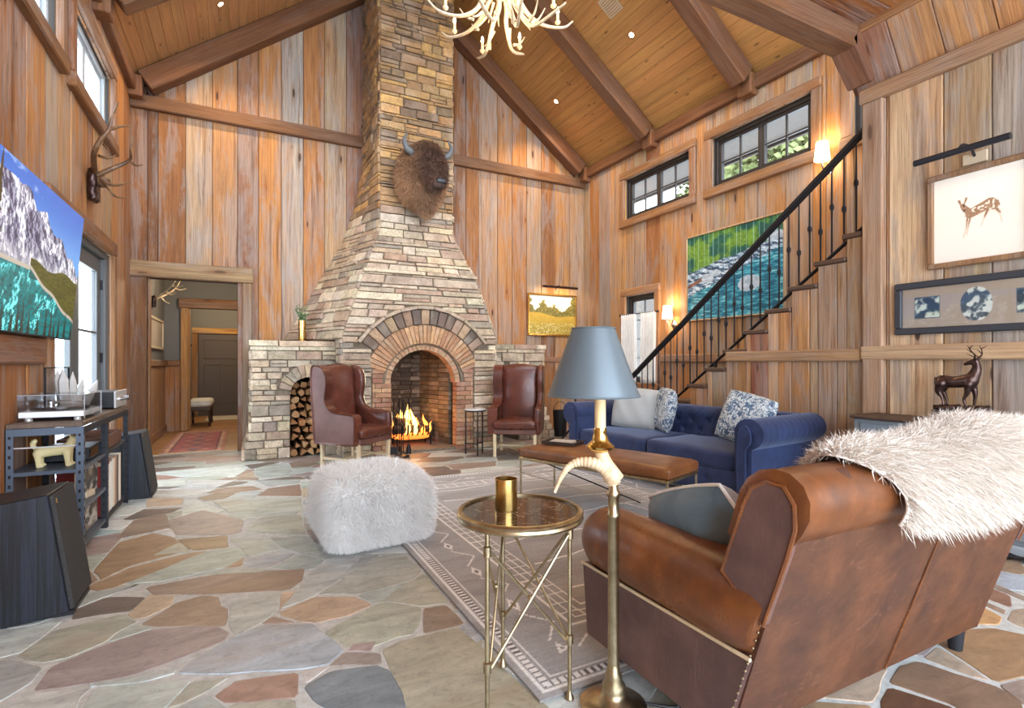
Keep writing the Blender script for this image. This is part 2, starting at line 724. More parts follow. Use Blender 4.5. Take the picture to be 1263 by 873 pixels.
def leather(name, c1, c2, c3, rough=(0.28, 0.5), s=1.0, scratch=0.5):
    t = NT(name)
    v = t.coord((s, s, s), rand=False)
    a = t.noise(v, 5, 6, 0.65, 0.3)
    f = t.noise(v, 190, 3, 0.6)
    k = t.noise(t.coord((9 * s, 60 * s, 7 * s), rand=False), 1.0, 4, 0.7, 1.5)
    c = t.ramp(a, (0.28, c1), (0.52, c2), (0.78, c3))
    c = t.mix(t.math('MULTIPLY', t.ramp(k, (0.58, 0.0), (0.70, 1.0)), scratch), c, tuple(min(1, x * 1.9 + 0.02) for x in c2))
    t.base(c)
    t.l(t.ramp(a, (0.3, rough[1]), (0.7, rough[0])), t.b.inputs['Roughness'])
    t.bump(t.math('ADD', f, t.math('MULTIPLY', a, 0.8)), 0.16, 0.004)
    MT[name] = t.m


leather('saddle_leather', rgb(76, 42, 22), rgb(112, 64, 32), rgb(142, 86, 44), (0.24, 0.38), 1.0, 0.25)
leather('back_leather', rgb(58, 32, 18), rgb(84, 48, 27), rgb(106, 63, 36), (0.5, 0.66), 1.0, 0.55)
leather('plum_leather', rgb(78, 56, 52), rgb(100, 72, 66), rgb(116, 86, 78), (0.45, 0.6), 1.0, 0.3)
leather('oxblood_leather', rgb(62, 30, 22), rgb(90, 46, 34), rgb(110, 62, 46), (0.22, 0.36), 1.0, 0.15)
leather('oxblood_side', rgb(86, 54, 46), rgb(104, 67, 57), rgb(118, 79, 67), (0.4, 0.55), 1.0, 0.15)
leather('bench_leather', rgb(88, 50, 24), rgb(122, 74, 38), rgb(146, 92, 50), (0.3, 0.45), 1.0, 0.2)


def velvet(name, c1, c2, sheen=0.5, tint=(0.6, 0.7, 1.0), rough=0.75, s=1.0):
    t = NT(name)
    v = t.coord((s, s, s), rand=False)
    a = t.noise(v, 6, 5, 0.6, 0.8)
    f = t.noise(v, 260, 2, 0.5)
    t.base(t.ramp(a, (0.3, c1), (0.7, c2)))
    t.set(Roughness=rough, Sheen_Weight=sheen, Sheen_Roughness=0.4, Sheen_Tint=tint)
    t.bump(f, 0.12, 0.003)
    MT[name] = t.m


velvet('blue_velvet', rgb(22, 34, 66), rgb(40, 56, 96), 0.35, (0.5, 0.62, 0.9))
velvet('teal_velvet', rgb(74, 94, 108), rgb(104, 124, 136), 0.4, (0.7, 0.85, 0.95))
velvet('grey_velvet', rgb(128, 126, 126), rgb(156, 154, 152), 0.4, (0.9, 0.9, 0.9))
velvet('bench_cloth', rgb(205, 196, 180), rgb(225, 216, 200), 0.1, (1, 1, 1))
velvet('linen', rgb(222, 220, 214), rgb(238, 236, 230), 0.1, (1, 1, 1), 0.9)

t = NT('tweed')
v = t.coord((1, 1, 1), rand=False)
w = t.n('ShaderNodeTexWave', wave_type='BANDS', bands_direction='X')
w.inputs['Scale'].default_value = 55
w.inputs['Distortion'].default_value = 2.5
t.l(v, w.inputs['Vector'])
w2 = t.n('ShaderNodeTexWave', wave_type='BANDS', bands_direction='Z')
w2.inputs['Scale'].default_value = 55
w2.inputs['Distortion'].default_value = 2.5
t.l(v, w2.inputs['Vector'])
x = t.math('MULTIPLY', w.outputs['Fac'], w2.outputs['Fac'])
t.base(t.ramp(x, (0.1, rgb(150, 152, 150)), (0.6, rgb(206, 206, 200))))
t.set(Roughness=0.95)
t.bump(x, 0.3, 0.004)
MT['tweed'] = t.m

t = NT('floral')
v = t.coord((1, 1, 1), rand=False)
a = t.noise(v, 24, 3, 0.7, 1.5)
b = t.noise(v, 60, 3, 0.6)
c = t.ramp(a, (0.42, rgb(70, 90, 116)), (0.47, rgb(120, 140, 156)), (0.52, rgb(206, 210, 208)))
c = t.mix(t.math('MULTIPLY', t.ramp(b, (0.5, 0.0), (0.58, 1.0)), 0.55), c, rgb(64, 80, 100))
t.base(c)
t.set(Roughness=0.95)
MT['floral'] = t.m

t = NT('white_fur')
t.set(Base_Color=rgb(238, 236, 232), Roughness=0.9, Sheen_Weight=0.2)
MT['white_fur'] = t.m
plain('cream_fur', rgb(222, 212, 200), 0.9)
t = NT('dark_fur')
t.base(t.col())
t.set(Roughness=0.8)
MT['dark_fur'] = t.m

plain('iron', rgb(40, 38, 40), 0.5, 0.6)
plain('black_paint', rgb(28, 28, 32), 0.4)
plain('steel_blue', rgb(92, 102, 116), 0.42, 0.5)
plain('steel_dark', rgb(44, 46, 52), 0.5, 0.4)
plain('chrome', rgb(215, 215, 215), 0.15, 1.0)
plain('pale_leg', rgb(206, 184, 148), 0.5)
plain('gold', rgb(222, 184, 110), 0.24, 1.0)
plain('candle_white', rgb(226, 196, 146), 0.5)
plain('white_gloss', rgb(238, 238, 238), 0.2)
plain('silver_panel', rgb(200, 198, 196), 0.35, 0.4)
plain('dark_glass', rgb(12, 14, 18), 0.05)
plain('marble_top', rgb(196, 192, 186), 0.2)
plain('card', rgb(196, 178, 150), 0.8)
plain('soot_iron', rgb(22, 21, 21), 0.7, 0.3)
plain('grey_frame', rgb(92, 94, 94), 0.5)
plain('pale_frame', rgb(176, 184, 188), 0.5)
plain('grey_wall', rgb(118, 114, 108), 0.9)
plain('dark_ceiling', rgb(74, 68, 62), 0.9)
plain('brown_door', rgb(86, 72, 62), 0.55)
plain('window_frame', rgb(44, 38, 34), 0.5)
plain('white_trim', rgb(225, 224, 220), 0.5)
plain('charcoal_wood', rgb(50, 52, 58), 0.6)
plain('mat_board', rgb(176, 160, 142), 0.85)
plain('red_card', rgb(180, 46, 40), 0.5)
plain('eave', rgb(74, 66, 58), 0.8)

t = NT('aged_brass')
a = t.noise(t.coord(rand=False), 14, 4, 0.6)
t.base(t.ramp(a, (0.3, rgb(146, 130, 100)), (0.7, rgb(204, 188, 154))))
t.set(Metallic=1.0)
t.l(t.ramp(a, (0.3, 0.42), (0.7, 0.26)), t.b.inputs['Roughness'])
MT['aged_brass'] = t.m

t = NT('bronze')
a = t.noise(t.coord(rand=False), 20, 4, 0.6)
t.base(t.ramp(a, (0.3, rgb(44, 32, 30)), (0.7, rgb(96, 74, 68))))
t.set(Metallic=0.8, Roughness=0.32)
MT['bronze'] = t.m

t = NT('black_ash')
w = t.noise(t.coord((60, 60, 1.6), rand=False), 1.0, 4, 0.6, 0.8)
t.base(t.ramp(w, (0.42, rgb(9, 10, 15)), (0.58, rgb(27, 31, 44))))
t.set(Roughness=0.45)
t.bump(w, 0.3, 0.003)
MT['black_ash'] = t.m
t = NT('speaker_cloth')
t.base(t.ramp(t.noise(t.coord(rand=False), 300, 2, 0.5), (0.4, rgb(38, 36, 36)), (0.6, rgb(62, 60, 58))))
t.set(Roughness=0.9)
MT['speaker_cloth'] = t.m

t = NT('dark_marble')
v = t.coord(rand=False)
a = t.noise(v, 7, 6, 0.6, 1.6)
t.base(t.ramp(t.math('ABSOLUTE', t.math('SUBTRACT', a, 0.5)), (0.0, rgb(176, 156, 130)), (0.006, rgb(54, 42, 36)), (0.2, rgb(40, 30, 26))))
t.set(Roughness=0.06)
MT['dark_marble'] = t.m
t = NT('grey_marble')
v = t.coord(rand=False)
a = t.noise(v, 12, 6, 0.6, 1.6)
t.base(t.ramp(t.math('ABSOLUTE', t.math('SUBTRACT', a, 0.5)), (0.0, rgb(190, 190, 190)), (0.03, rgb(84, 86, 92)), (0.2, rgb(56, 58, 64))))
t.set(Roughness=0.12)
MT['grey_marble'] = t.m

t = NT('antler')
a = t.noise(t.coord((1, 1, 1), rand=False), 25, 5, 0.6)
t.base(t.ramp(a, (0.3, rgb(72, 46, 28)), (0.7, rgb(128, 92, 60))))
t.set(Roughness=0.5)
MT['antler'] = t.m
t = NT('pale_antler')
a = t.noise(t.coord((1, 1, 1), rand=False), 25, 5, 0.6)
t.base(t.ramp(a, (0.3, rgb(168, 140, 104)), (0.7, rgb(212, 192, 160))))
t.set(Roughness=0.5)
MT['pale_antler'] = t.m
t = NT('horn')
w = t.n('ShaderNodeTexNoise')
a = t.noise(t.coord((1, 1, 1), rand=False), 30, 4, 0.6)
t.base(t.ramp(a, (0.3, rgb(196, 164, 124)), (0.7, rgb(232, 208, 172))))
t.set(Roughness=0.5)
MT['horn'] = t.m
plain('bone_tip', rgb(240, 232, 216), 0.4)

t = NT('shade_paper')
t.set(Base_Color=rgb(96, 108, 114), Roughness=0.34, Metallic=0.25)
MT['shade_paper'] = t.m
plain('shade_lining', rgb(212, 180, 110), 0.4)

# glass: mostly clear
def glazing(name, tint, f0, f1):
    t = NT(name)
    tr = t.n('ShaderNodeBsdfTransparent')
    tr.inputs['Color'].default_value = (*tint, 1)
    gl = t.n('ShaderNodeBsdfGlossy')
    gl.inputs['Roughness'].default_value = 0.02
    lw = t.n('ShaderNodeLayerWeight')
    lw.inputs['Blend'].default_value = 0.5
    k = t.math('ADD', t.math('MULTIPLY', t.math('POWER', lw.outputs['Facing'], 4.0), f1), f0)
    mx = t.n('ShaderNodeMixShader')
    t.l(k, mx.inputs[0])
    t.l(tr.outputs[0], mx.inputs[1])
    t.l(gl.outputs[0], mx.inputs[2])
    t.l(mx.outputs[0], t.out.inputs['Surface'])
    MT[name] = t.m


glazing('clear_glass', (0.97, 0.98, 0.98), 0.04, 0.25)
glazing('smoked_acrylic', (0.93, 0.94, 0.95), 0.07, 0.7)


def emit(name, c, s):
    t = NT(name)
    t.set(Base_Color=c, Emission_Color=c, Emission_Strength=s, Roughness=0.6)
    MT[name] = t.m


emit('bulb', (1.0, 0.82, 0.5), 14)
emit('downlight_lens', (1.0, 0.85, 0.58), 22)
emit('sconce_shade', (1.0, 0.80, 0.48), 3.2)
emit('flame_core', (1.0, 0.58, 0.14), 3.2)
emit('flame', (1.0, 0.34, 0.05), 1.9)
emit('ember', (1.0, 0.22, 0.03), 1.3)


def printed(name, rough=0.6, emission=0.0, gloss=None):
    t = NT(name)
    c = t.col()
    t.base(c)
    t.set(Roughness=rough)
    if emission:
        t.l(c, t.b.inputs['Emission Color'])
        t.set(Emission_Strength=emission)
    MT[name] = t.m


printed('print_matte', 0.6)
printed('print_glazed', 0.08)
printed('screen', 0.25, 0.5)
printed('painted', 0.7)
t = NT('rug_wool')
a = t.noise(t.coord(rand=False), 120, 3, 0.7)
b = t.noise(t.coord((1, 12, 1), rand=False), 6, 3, 0.6)
c = t.mix(1.0, t.col(), t.ramp(a, (0.3, 0.78), (0.7, 1.12)), 'MULTIPLY')
t.base(t.mix(1.0, c, t.ramp(b, (0.3, 0.86), (0.7, 1.06)), 'MULTIPLY'))
t.set(Roughness=0.95, Sheen_Weight=0.15)
t.bump(a, 0.5, 0.006)
MT['rug_wool'] = t.m
t = NT('leaf')
a = t.noise(t.coord(rand=True), 8, 2, 0.5)
t.base(t.ramp(a, (0.3, rgb(48, 74, 44)), (0.7, rgb(108, 138, 92))))
t.set(Roughness=0.55)
MT['leaf'] = t.m
t = NT('tree_leaf')
a = t.noise(t.coord(rand=False), 2.0, 3, 0.6)
t.base(t.ramp(a, (0.3, rgb(78, 88, 40)), (0.7, rgb(146, 150, 92))))
t.set(Roughness=0.6)
MT['tree_leaf'] = t.m


# ------------------------------------------------------------------ room shell
XL, XR, XN = -1.27, 5.63, 4.60
YB, YN, YF = 8.07, 2.54, -2.5
EZ, SL = 4.72, 0.75
XM = (XL + XR) / 2


def roof_z(x):
    return EZ + SL * min(x - XL, XR - x)


OR = rgb(186, 130, 74)
TN = rgb(190, 142, 92)
GR = rgb(174, 150, 122)
BL = rgb(164, 154, 142)
BR = rgb(154, 100, 56)
DB = rgb(128, 86, 54)
RD = rgb(156, 92, 76)
PU = rgb(148, 112, 92)
PK = rgb(206, 164, 124)
PALE = rgb(220, 190, 158)
PAL = [OR, TN, GR, BL, BR, TN, GR, OR, PU]


def vary(c, k=0.12):
    f = 1 + random.uniform(-k, k)
    return tuple(max(0.0, min(1.0, x * f * (1 + random.uniform(-0.04, 0.04)))) for x in c)


def frame_m(o, N):
    Y = Vector(N).normalized()
    Z = Vector((0, 0, 1))
    X = Y.cross(Z)
    M = Matrix.Identity(4)
    for i in range(3):
        M[i][0], M[i][1], M[i][2], M[i][3] = X[i], Y[i], Z[i], o[i]
    return M


def board(name, parent, M, w, t, z0a, z0b, z1a, z1b, col, mat, c=0.006):
    """board standing in local XZ, front towards +Y; bottoms and tops may slope (a: x=-w/2, b: x=+w/2)"""
    xs = [(-w / 2, 0.0), (-w / 2, t - c), (-w / 2 + c, t), (w / 2 - c, t), (w / 2, t - c), (w / 2, 0.0)]
    mb = MB()
    vs = []
    for (x, y) in xs:
        k = (x + w / 2) / w
        vs.append((x, y, z0a + (z0b - z0a) * k))
    for (x, y) in xs:
        k = (x + w / 2) / w
        vs.append((x, y, z1a + (z1b - z1a) * k))
    fs = [[i, i + 6, (i + 1) % 6 + 6, (i + 1) % 6] for i in range(6)]
    fs += [[0, 1, 2, 3, 4, 5], [11, 10, 9, 8, 7, 6]]
    mb.add(vs, fs, None, col)
    return mb.build(name, MT[mat], parent, smooth=False, col=True, mw=M)


def plank_wall(name, P0, U, N, bounds, cols, zlo, zhi, holes=(), thick=0.12, t=0.022, mat='barn_wood', gap=0.0055, plank='plank', zsplit=()):
    """wall of upright boards. bounds: u values; zlo, zhi functions of u; holes (u0,u1,z0,z1)"""
    P0, U, N = Vector(P0), Vector(U), Vector(N)
    eps = 1e-4
    # cut the columns at hole edges
    bb = list(bounds)
    for h in holes:
        for e in (h[0], h[1]):
            if bb[0] < e < bb[-1]:
                j = min(range(len(bb)), key=lambda i: abs(bb[i] - e))
                if abs(bb[j] - e) < 0.05 and 0 < j < len(bb) - 1:
                    bb[j] = e
                else:
                    bb.append(e)
    bb = sorted(set(bb))
    # backing
    vid, mb = {}, MB()

    def V(u, z, k):
        key = (round(u, 4), round(z, 4), k)
        if key not in vid:
            vid[key] = len(mb.v)
            p = P0 + U * u + N * (0 if k == 0 else -thick)
            mb.v.append((p.x, p.y, z))
            mb.c.append((1, 1, 1))
        return vid[key]
    zc = sorted({z for h in holes for z in h[2:]})
    planks = []
    flip = U.cross(Vector((0, 0, 1))).dot(N) < 0
    for i in range(len(bb) - 1):
        a, b = bb[i], bb[i + 1]
        za0, zb0, za1, zb1 = zlo(a + eps), zlo(b - eps), zhi(a + eps), zhi(b - eps)
        cuts = [z for z in zc if max(za0, zb0) < z < min(za1, zb1)]
        lev = [(za0, zb0)] + [(z, z) for z in cuts] + [(za1, zb1)]
        solid = []
        for k in range(len(lev) - 1):
            m = (sum(lev[k]) + sum(lev[k + 1])) / 4
            inh = any(h[0] - eps < (a + b) / 2 < h[1] + eps and h[2] < m < h[3] for h in holes)
            if inh:
                solid.append(None)
                continue
            q0, q1 = lev[k], lev[k + 1]
            f = [V(a, q0[0], 0), V(b, q0[1], 0), V(b, q1[1], 0), V(a, q1[0], 0)]
            g = [V(a, q0[0], 1), V(b, q0[1], 1), V(b, q1[1], 1), V(a, q1[0], 1)]
            if flip:
                f, g = f[::-1], g[::-1]
            mb.f.append(f)
            mb.f.append(g[::-1])
            solid.append((q0, q1))
        # merge contiguous runs into planks
        run = None
        for s in solid + [None]:
            if s is None:
                if run:
                    planks.append((a, b, run))
                run = None
            else:
                run = (run[0], s[1]) if run else s
    w = mb.build(name, MT['dark_ceiling'], None, smooth=False)
    bm = bmesh.new()
    bm.from_mesh(w.data)
    bmesh.ops.bridge_loops
    # close the rims between front and back
    be = [e for e in bm.edges if len(e.link_faces) == 1]
    half = len(be)
    bm.verts.ensure_lookup_table()
    inv = {v: k for k, v in vid.items()}
    for e in be:
        k0, k1 = inv[e.verts[0].index], inv[e.verts[1].index]
        if k0[2] == 0 and k1[2] == 0:
            o0, o1 = vid.get((k0[0], k0[1], 1)), vid.get((k1[0], k1[1], 1))
            if o0 is not None and o1 is not None:
                try:
                    bm.faces.new([e.verts[0], e.verts[1], bm.verts[o1], bm.verts[o0]])
                except ValueError:
                    pass
    bmesh.ops.recalc_face_normals(bm, faces=bm.faces)
    bm.to_mesh(w.data)
    bm.free()
    w['kind'] = 'structure'
    for (a, b, (q0, q1)) in planks:
        i = max(j for j in range(len(bounds)) if bounds[j] <= (a + b) / 2)
        c = cols[min(i, len(cols) - 1)] if cols else random.choice(PAL)
        um = (a + b) / 2
        o = P0 + U * um
        M = frame_m((o.x, o.y, 0), N)
        X = Vector((M[0][0], M[1][0], M[2][0]))
        s = X.dot(U)
        za, zb = (q0[0], q0[1]), (q1[0], q1[1])
        if s < 0:
            za, zb = za[::-1], zb[::-1]
        segs = [(za, zb)]
        for zs in zsplit:
            nw = []
            for (p, q) in segs:
                if max(p) < zs - 0.1 < zs + 0.1 < min(q) and random.random() < 0.8:
                    nw += [(p, (zs, zs)), ((zs, zs), q)]
                else:
                    nw.append((p, q))
            segs = nw
        for (p, q) in segs:
            z0, z1 = min(p), max(q)
            zm = (z0 + z1) / 2
            Mz = M.copy()
            Mz[2][3] = zm
            tt = t + random.uniform(-0.004, 0.004)
            board(plank, w, Mz, (b - a) - gap, tt, p[0] - zm, p[1] - zm, q[0] - zm, q[1] - zm, vary(c), mat)
    return w


def widths(a, b, lo, hi):
    out = [a]
    while out[-1] < b - hi:
        out.append(out[-1] + random.uniform(lo, hi))
    out.append(b)
    return out


def beam(name, parent, p0, p1, w, h, mat='beam_wood', col=None, up=(0, 0, 1), label=None):
    """timber from p0 to p1 (centre line), w across, h along up"""
    p0, p1 = Vector(p0), Vector(p1)
    Z = (p1 - p0)
    L = Z.length
    Z.normalize()
    Y = Vector(up)
    Y = (Y - Z * Y.dot(Z)).normalized()
    X = Y.cross(Z)
    M = Matrix.Identity(4)
    c = (p0 + p1) / 2
    for i in range(3):
        M[i][0], M[i][1], M[i][2], M[i][3] = X[i], Y[i], Z[i], c[i]
    mb = MB()
    mb.box((-w / 2, -h / 2, -L / 2), (w / 2, h / 2, L / 2), 0.012, col=col or vary(rgb(126, 84, 50)))
    o = mb.build(name, MT[mat], parent, smooth=False, col=True, mw=M)
    if parent is None:
        o['kind'] = 'structure'
    return o


# ---- back wall (gable) with the hall doorway
DX0, DX1, DZ = -1.083, -0.008, 2.28
pxs = [160, 195, 229, 262, 293, 319, 347, 374, 400, 427, 452, 478, 505, 532, 559, 574, 590, 613, 631, 649, 667, 684, 702, 722]
cb = [DB, BR, GR, TN, PU, OR, BL, OR, GR, PU, GR, TN, GR, TN, DB, BR, GR, TN, OR, GR, BR, TN, GR]
bnd = [on_y(p, YB)[0] for p in pxs]
bnd[0], bnd[-1] = XL, XR
wall_back = plank_wall('wall_back', (0, YB, 0), (1, 0, 0), (0, -1, 0), bnd, cb, lambda u: 0.0, lambda u: roof_z(u) + 0.04,
                       holes=[(DX0, DX1, -0.01, DZ)])
# ---- left wall
WZ0, WZ1 = 3.53, 4.20
WIN = [(5.44, 6.85), (3.66, 5.05)]
PD = (4.87, 6.83, 2.33)
pl = [YF] + widths(-2.2, 3.3, 0.16, 0.26) + [on_x(p, XL)[0] for p in (27, 50, 68, 88, 104, 112, 122, 134, 150)] + [YB]
pl = sorted(set(pl))
cl = [random.choice(PAL) for _ in pl]
n0 = len(pl) - 11
for k, c in enumerate([BR, OR, GR, TN, OR, BR, TN, GR, OR, BR, DB]):
    cl[n0 + k - 0] = c
wall_left = plank_wall('wall_left', (XL, 0, 0), (0, 1, 0), (1, 0, 0), pl, cl, lambda u: 0.0, lambda u: EZ + 0.05,
                       holes=[(a, b, WZ0, WZ1) for a, b in WIN] + [(PD[0], PD[1], -0.01, PD[2])])
# ---- right wall with windows, behind the staircase
LW = (6.14, 6.82, 0.88, 2.28)
WINR = WIN + [(1.85, 3.22)]
pr = [on_x(p, XR)[0] for p in (722, 728, 740, 754, 768, 783, 798, 815, 832, 851, 872, 895, 920, 945, 970, 1000, 1020, 1045, 1070)]
cr = [GR, OR, BL, PK, TN, GR, BR, TN, OR, TN, GR, TN, GR, TN, GR, OR, OR, TN]
pr = pr[::-1]
cr = cr[::-1]
more = widths(0.2, pr[0], 0.2, 0.3)[:-1]
pr = more + pr
cr = [TN] * len(more) + cr
pr[-1] = YB
wall_right = plank_wall('wall_right', (XR, 0, 0), (0, 1, 0), (-1, 0, 0), pr, cr, lambda u: 0.0, lambda u: EZ + 0.05,
                        holes=[(a, b, WZ0, WZ1) for a, b in WINR] + [LW], zsplit=(1.32,))
# ---- near right wall and the boarded wall under the stairs (one plane)
NZ = 3.43
pn = [on_x(p, XN)[0] for p in (1225, 1165, 1098, 1090)]
pn = [YF] + widths(-2.2, pn[0], 0.24, 0.34) + pn[1:] + [YN - 0.16]
cn = [random.choice([PALE, BL, TN, PALE, GR]) for _ in pn]
cn[-5:] = [BL, GR, PALE, PK, PK]
pn = sorted(set(pn))
wall_near = plank_wall('wall_near', (XN, 0, 0), (0, 1, 0), (-1, 0, 0), pn, cn[-(len(pn) - 1):], lambda u: 0.0, lambda u: NZ)
RISE, RUN, Y6 = 0.191, 0.252, 4.20


def nose(n):
    return Y6 + (6 - n) * RUN


def stair_top(u):
    n = 6 + math.floor((Y6 - u) / RUN) + (0 if u <= Y6 else 0)
    n = math.floor((nose(0) - u) / RUN)
    return max(0.12, n * RISE - 0.045)


ps = [on_x(p, XN)[0] for p in (1068, 1034, 1000, 962, 948, 928, 905, 880, 860, 842, 826, 812)]
ps = sorted(set([YN] + ps[1:] + [nose(1)]))
cs = [PK, GR, PALE, PK, RD, TN, GR, PK, TN, GR, TN, GR, TN]
cuts = sorted(set(ps + [nose(n) for n in range(2, 13) if YN < nose(n) < nose(1)]))
cc = []
for i in range(len(cuts) - 1):
    m = (cuts[i] + cuts[i + 1]) / 2
    j = sum(1 for p in ps if p <= m) - 1
    cc.append(([GR, GR, TN, PALE, RD, TN, GR, PK, TN, GR, TN, GR, TN, GR])[j])
# drop slivers
cuts2, cc2 = [cuts[0]], []
for i in range(1, len(cuts)):
    if cuts[i] - cuts2[-1] < 0.018 and i < len(cuts) - 1 and cuts[i] in ps:
        continue
    cuts2.append(cuts[i])
    cc2.append(cc[i - 1])
wall_stair = plank_wall('wall_stair', (XN, 0, 0), (0, 1, 0), (-1, 0, 0), cuts2, cc2, lambda u: 0.0, stair_top, thick=0.06)

# ---- floor base, roof
mb = MB()
mb.box((XL - 0.1, YF, -0.14), (XR + 0.1, YB + 0.12, -0.004))
floor = mb.build('floor', MT['grout'], None, smooth=False)
floor['kind'] = 'structure'
mb = MB()
yb2 = YB + 0.1
for (x0, x1) in ((XL - 0.1, XM), (XM, XR + 0.1)):
    z0 = roof_z(max(XL, min(XR, x0))) if x0 != XM else roof_z(XM)
    z1 = roof_z(max(XL, min(XR, x1))) if x1 != XM else roof_z(XM)
    if x0 < XL:
        z0 -= 0.1 * SL
    if x1 > XR:
        z1 -= 0.1 * SL
    mb.add([(x0, YN - 0.3, z0 + 0.03), (x1, YN - 0.3, z1 + 0.03), (x1, yb2, z1 + 0.03), (x0, yb2, z0 + 0.03),
            (x0, YN - 0.3, z0 + 0.15), (x1, YN - 0.3, z1 + 0.15), (x1, yb2, z1 + 0.15), (x0, yb2, z0 + 0.15)],
           [[0, 3, 2, 1], [4, 5, 6, 7], [0, 1, 5, 4], [2, 3, 7, 6], [0, 4, 7, 3], [1, 2, 6, 5]])
ceiling = mb.build('ceiling', MT['dark_ceiling'], None, smooth=False)
ceiling['kind'] = 'structure'
slen = (XM - XL) * math.hypot(1, SL)
nrow = 31
ang = math.atan(SL)
for side in (-1, 1):
    for i in range(nrow):
        s = (i + 0.5) * slen / nrow
        x = XL + s * math.cos(ang) if side < 0 else XR - s * math.cos(ang)
        z = EZ + s * math.sin(ang)
        N = Vector((math.sin(ang) * (1 if side < 0 else -1), 0, -math.cos(ang)))
        Zv = Vector((0, 1, 0))
        Xv = N.cross(Zv)
        M = Matrix.Identity(4)
        cpos = Vector((x, (YN - 0.3 + YB) / 2, z)) - N * 0.025
        for k in range(3):
            M[k][0], M[k][1], M[k][2], M[k][3] = Xv[k], N[k], Zv[k], cpos[k]
        L = (YB - YN + 0.3) / 2
        cbase = rgb(190, 140, 82) if side > 0 else rgb(182, 134, 88)
        board('ceiling_board', ceiling, M, slen / nrow - 0.0015, 0.025, -L, -L, L, L, vary(cbase, 0.07), 'ceiling_wood', 0.004)

# rafters, plates, ties
nrm = math.hypot(1, SL)
for yr in (7.93, 6.2, 4.45, 2.75):
    for side in (-1, 1):
        e = 0.03
        xe = XL + e if side < 0 else XR - e
        off = 0.12
        n = Vector((math.sin(ang) * (1 if side < 0 else -1), 0, -math.cos(ang)))
        a = Vector((xe, yr, EZ)) + n * off
        b = Vector((XM, yr, roof_z(XM))) + n * off
        if side < 0:
            a.x = max(a.x, XL + 0.02)
        beam('rafter', ceiling, a + (b - a).normalized() * 0.1, b, 0.21, 0.25, up=n, col=vary(rgb(122, 80, 46), 0.06))
for side in (-1, 1):
    x = XL + 0.05 if side < 0 else XR - 0.05
    beam('wall_plate', ceiling, (x, YN - 0.2, EZ - 0.09), (x, YB - 0.03, EZ - 0.09), 0.10, 0.17, col=vary(rgb(124, 84, 54), 0.05))
    for yr in (7.93, 6.2, 4.45, 2.75):
        x2 = XL + 0.08 if side < 0 else XR - 0.08
        beam('rafter_foot', ceiling, (x2, yr, EZ - 0.24), (x2, yr, EZ + 0.02), 0.16, 0.2, up=(0, 1, 0), col=vary(rgb(130, 86, 52), 0.05))
beam('tie_rail', wall_back, (XL, YB - 0.06, 4.485), (1.60, YB - 0.06, 4.485), 0.17, 0.08, up=(0, 1, 0), col=rgb(120, 82, 50))
beam('tie_rail', wall_back, (2.72, YB - 0.06, 4.485), (XR - 0.02, YB - 0.06, 4.485), 0.17, 0.08, up=(0, 1, 0), col=rgb(120, 82, 50))

# loft edge over the near part of the room: flat boarded ceiling, header beam, sloped cove
LZ = 3.86
cove_x = 4.33
mb = MB()
mb.box((XL - 0.1, YF, LZ + 0.03), (XN + 0.12, YN + 0.05, LZ + 0.2))
loft = mb.build('ceiling_loft', MT['dark_ceiling'], None, smooth=False)
loft['kind'] = 'structure'
yy = widths(YF, YN + 0.04, 0.13, 0.19)
for i in range(len(yy) - 1):
    N = Vector((0, 0, -1))
    Zv = Vector((1, 0, 0))
    Xv = N.cross(Zv)
    M = Matrix.Identity(4)
    cpos = Vector(((XL + cove_x) / 2, (yy[i] + yy[i + 1]) / 2, LZ + 0.03))
    for k in range(3):
        M[k][0], M[k][1], M[k][2], M[k][3] = Xv[k], N[k], Zv[k], cpos[k]
    L = (cove_x - XL) / 2
    board('ceiling_board', loft, M, yy[i + 1] - yy[i] - 0.003, 0.03, -L, -L, L, L, vary(random.choice([rgb(170, 104, 52), rgb(142, 80, 42), rgb(178, 116, 60)]), 0.08), 'barn_wood')
beam('header_beam', loft, (XL, YN, LZ - 0.06), (cove_x - 0.02, YN, LZ - 0.06), 0.2, 0.22, col=rgb(128, 86, 54))
beam('header_brace', loft, (cove_x - 0.02, YN, LZ - 0.05), (XN - 0.02, YN, NZ + 0.1), 0.2, 0.2, col=rgb(122, 80, 56), up=(1, 0, 1))
mb = MB()
mb.prism([(cove_x - 0.03, LZ - 0.165), (cove_x - 0.03, LZ + 0.03), (XN + 0.02, LZ + 0.03), (XN + 0.02, NZ + 0.02), (cove_x + 0.09, LZ - 0.165)], YN - 0.098, YN + 0.098, 'y', 0.0, None, rgb(124, 84, 56))
mb.build('header_gusset', MT['beam_wood'], loft, smooth=False, col=True)
beam('cove_trim', loft, (cove_x + 0.02, YF, LZ - 0.02), (cove_x + 0.02, YN - 0.02, LZ - 0.02), 0.05, 0.07, col=rgb(176, 126, 78))
cn_ = Vector((-(LZ - NZ), 0, -(XN - cove_x))).normalized()
yy = widths(YF, YN + 0.06, 0.24, 0.4)
for i in range(len(yy) - 1):
    Zv = Vector((cove_x - XN, 0, LZ - NZ)).normalized()
    Xv = cn_.cross(Zv)
    M = Matrix.Identity(4)
    cpos = Vector(((XN + cove_x) / 2 + 0.02, (yy[i] + yy[i + 1]) / 2, (LZ + NZ) / 2 + 0.01))
    for k in range(3):
        M[k][0], M[k][1], M[k][2], M[k][3] = Xv[k], cn_[k], Zv[k], cpos[k]
    L = math.hypot(XN - cove_x, LZ - NZ) / 2
    board('cove_board', loft, M, yy[i + 1] - yy[i] - 0.004, 0.03, -L, -L, L, L, vary(random.choice([rgb(190, 138, 92), rgb(134, 92, 58), rgb(172, 124, 98)]), 0.08), 'barn_wood')
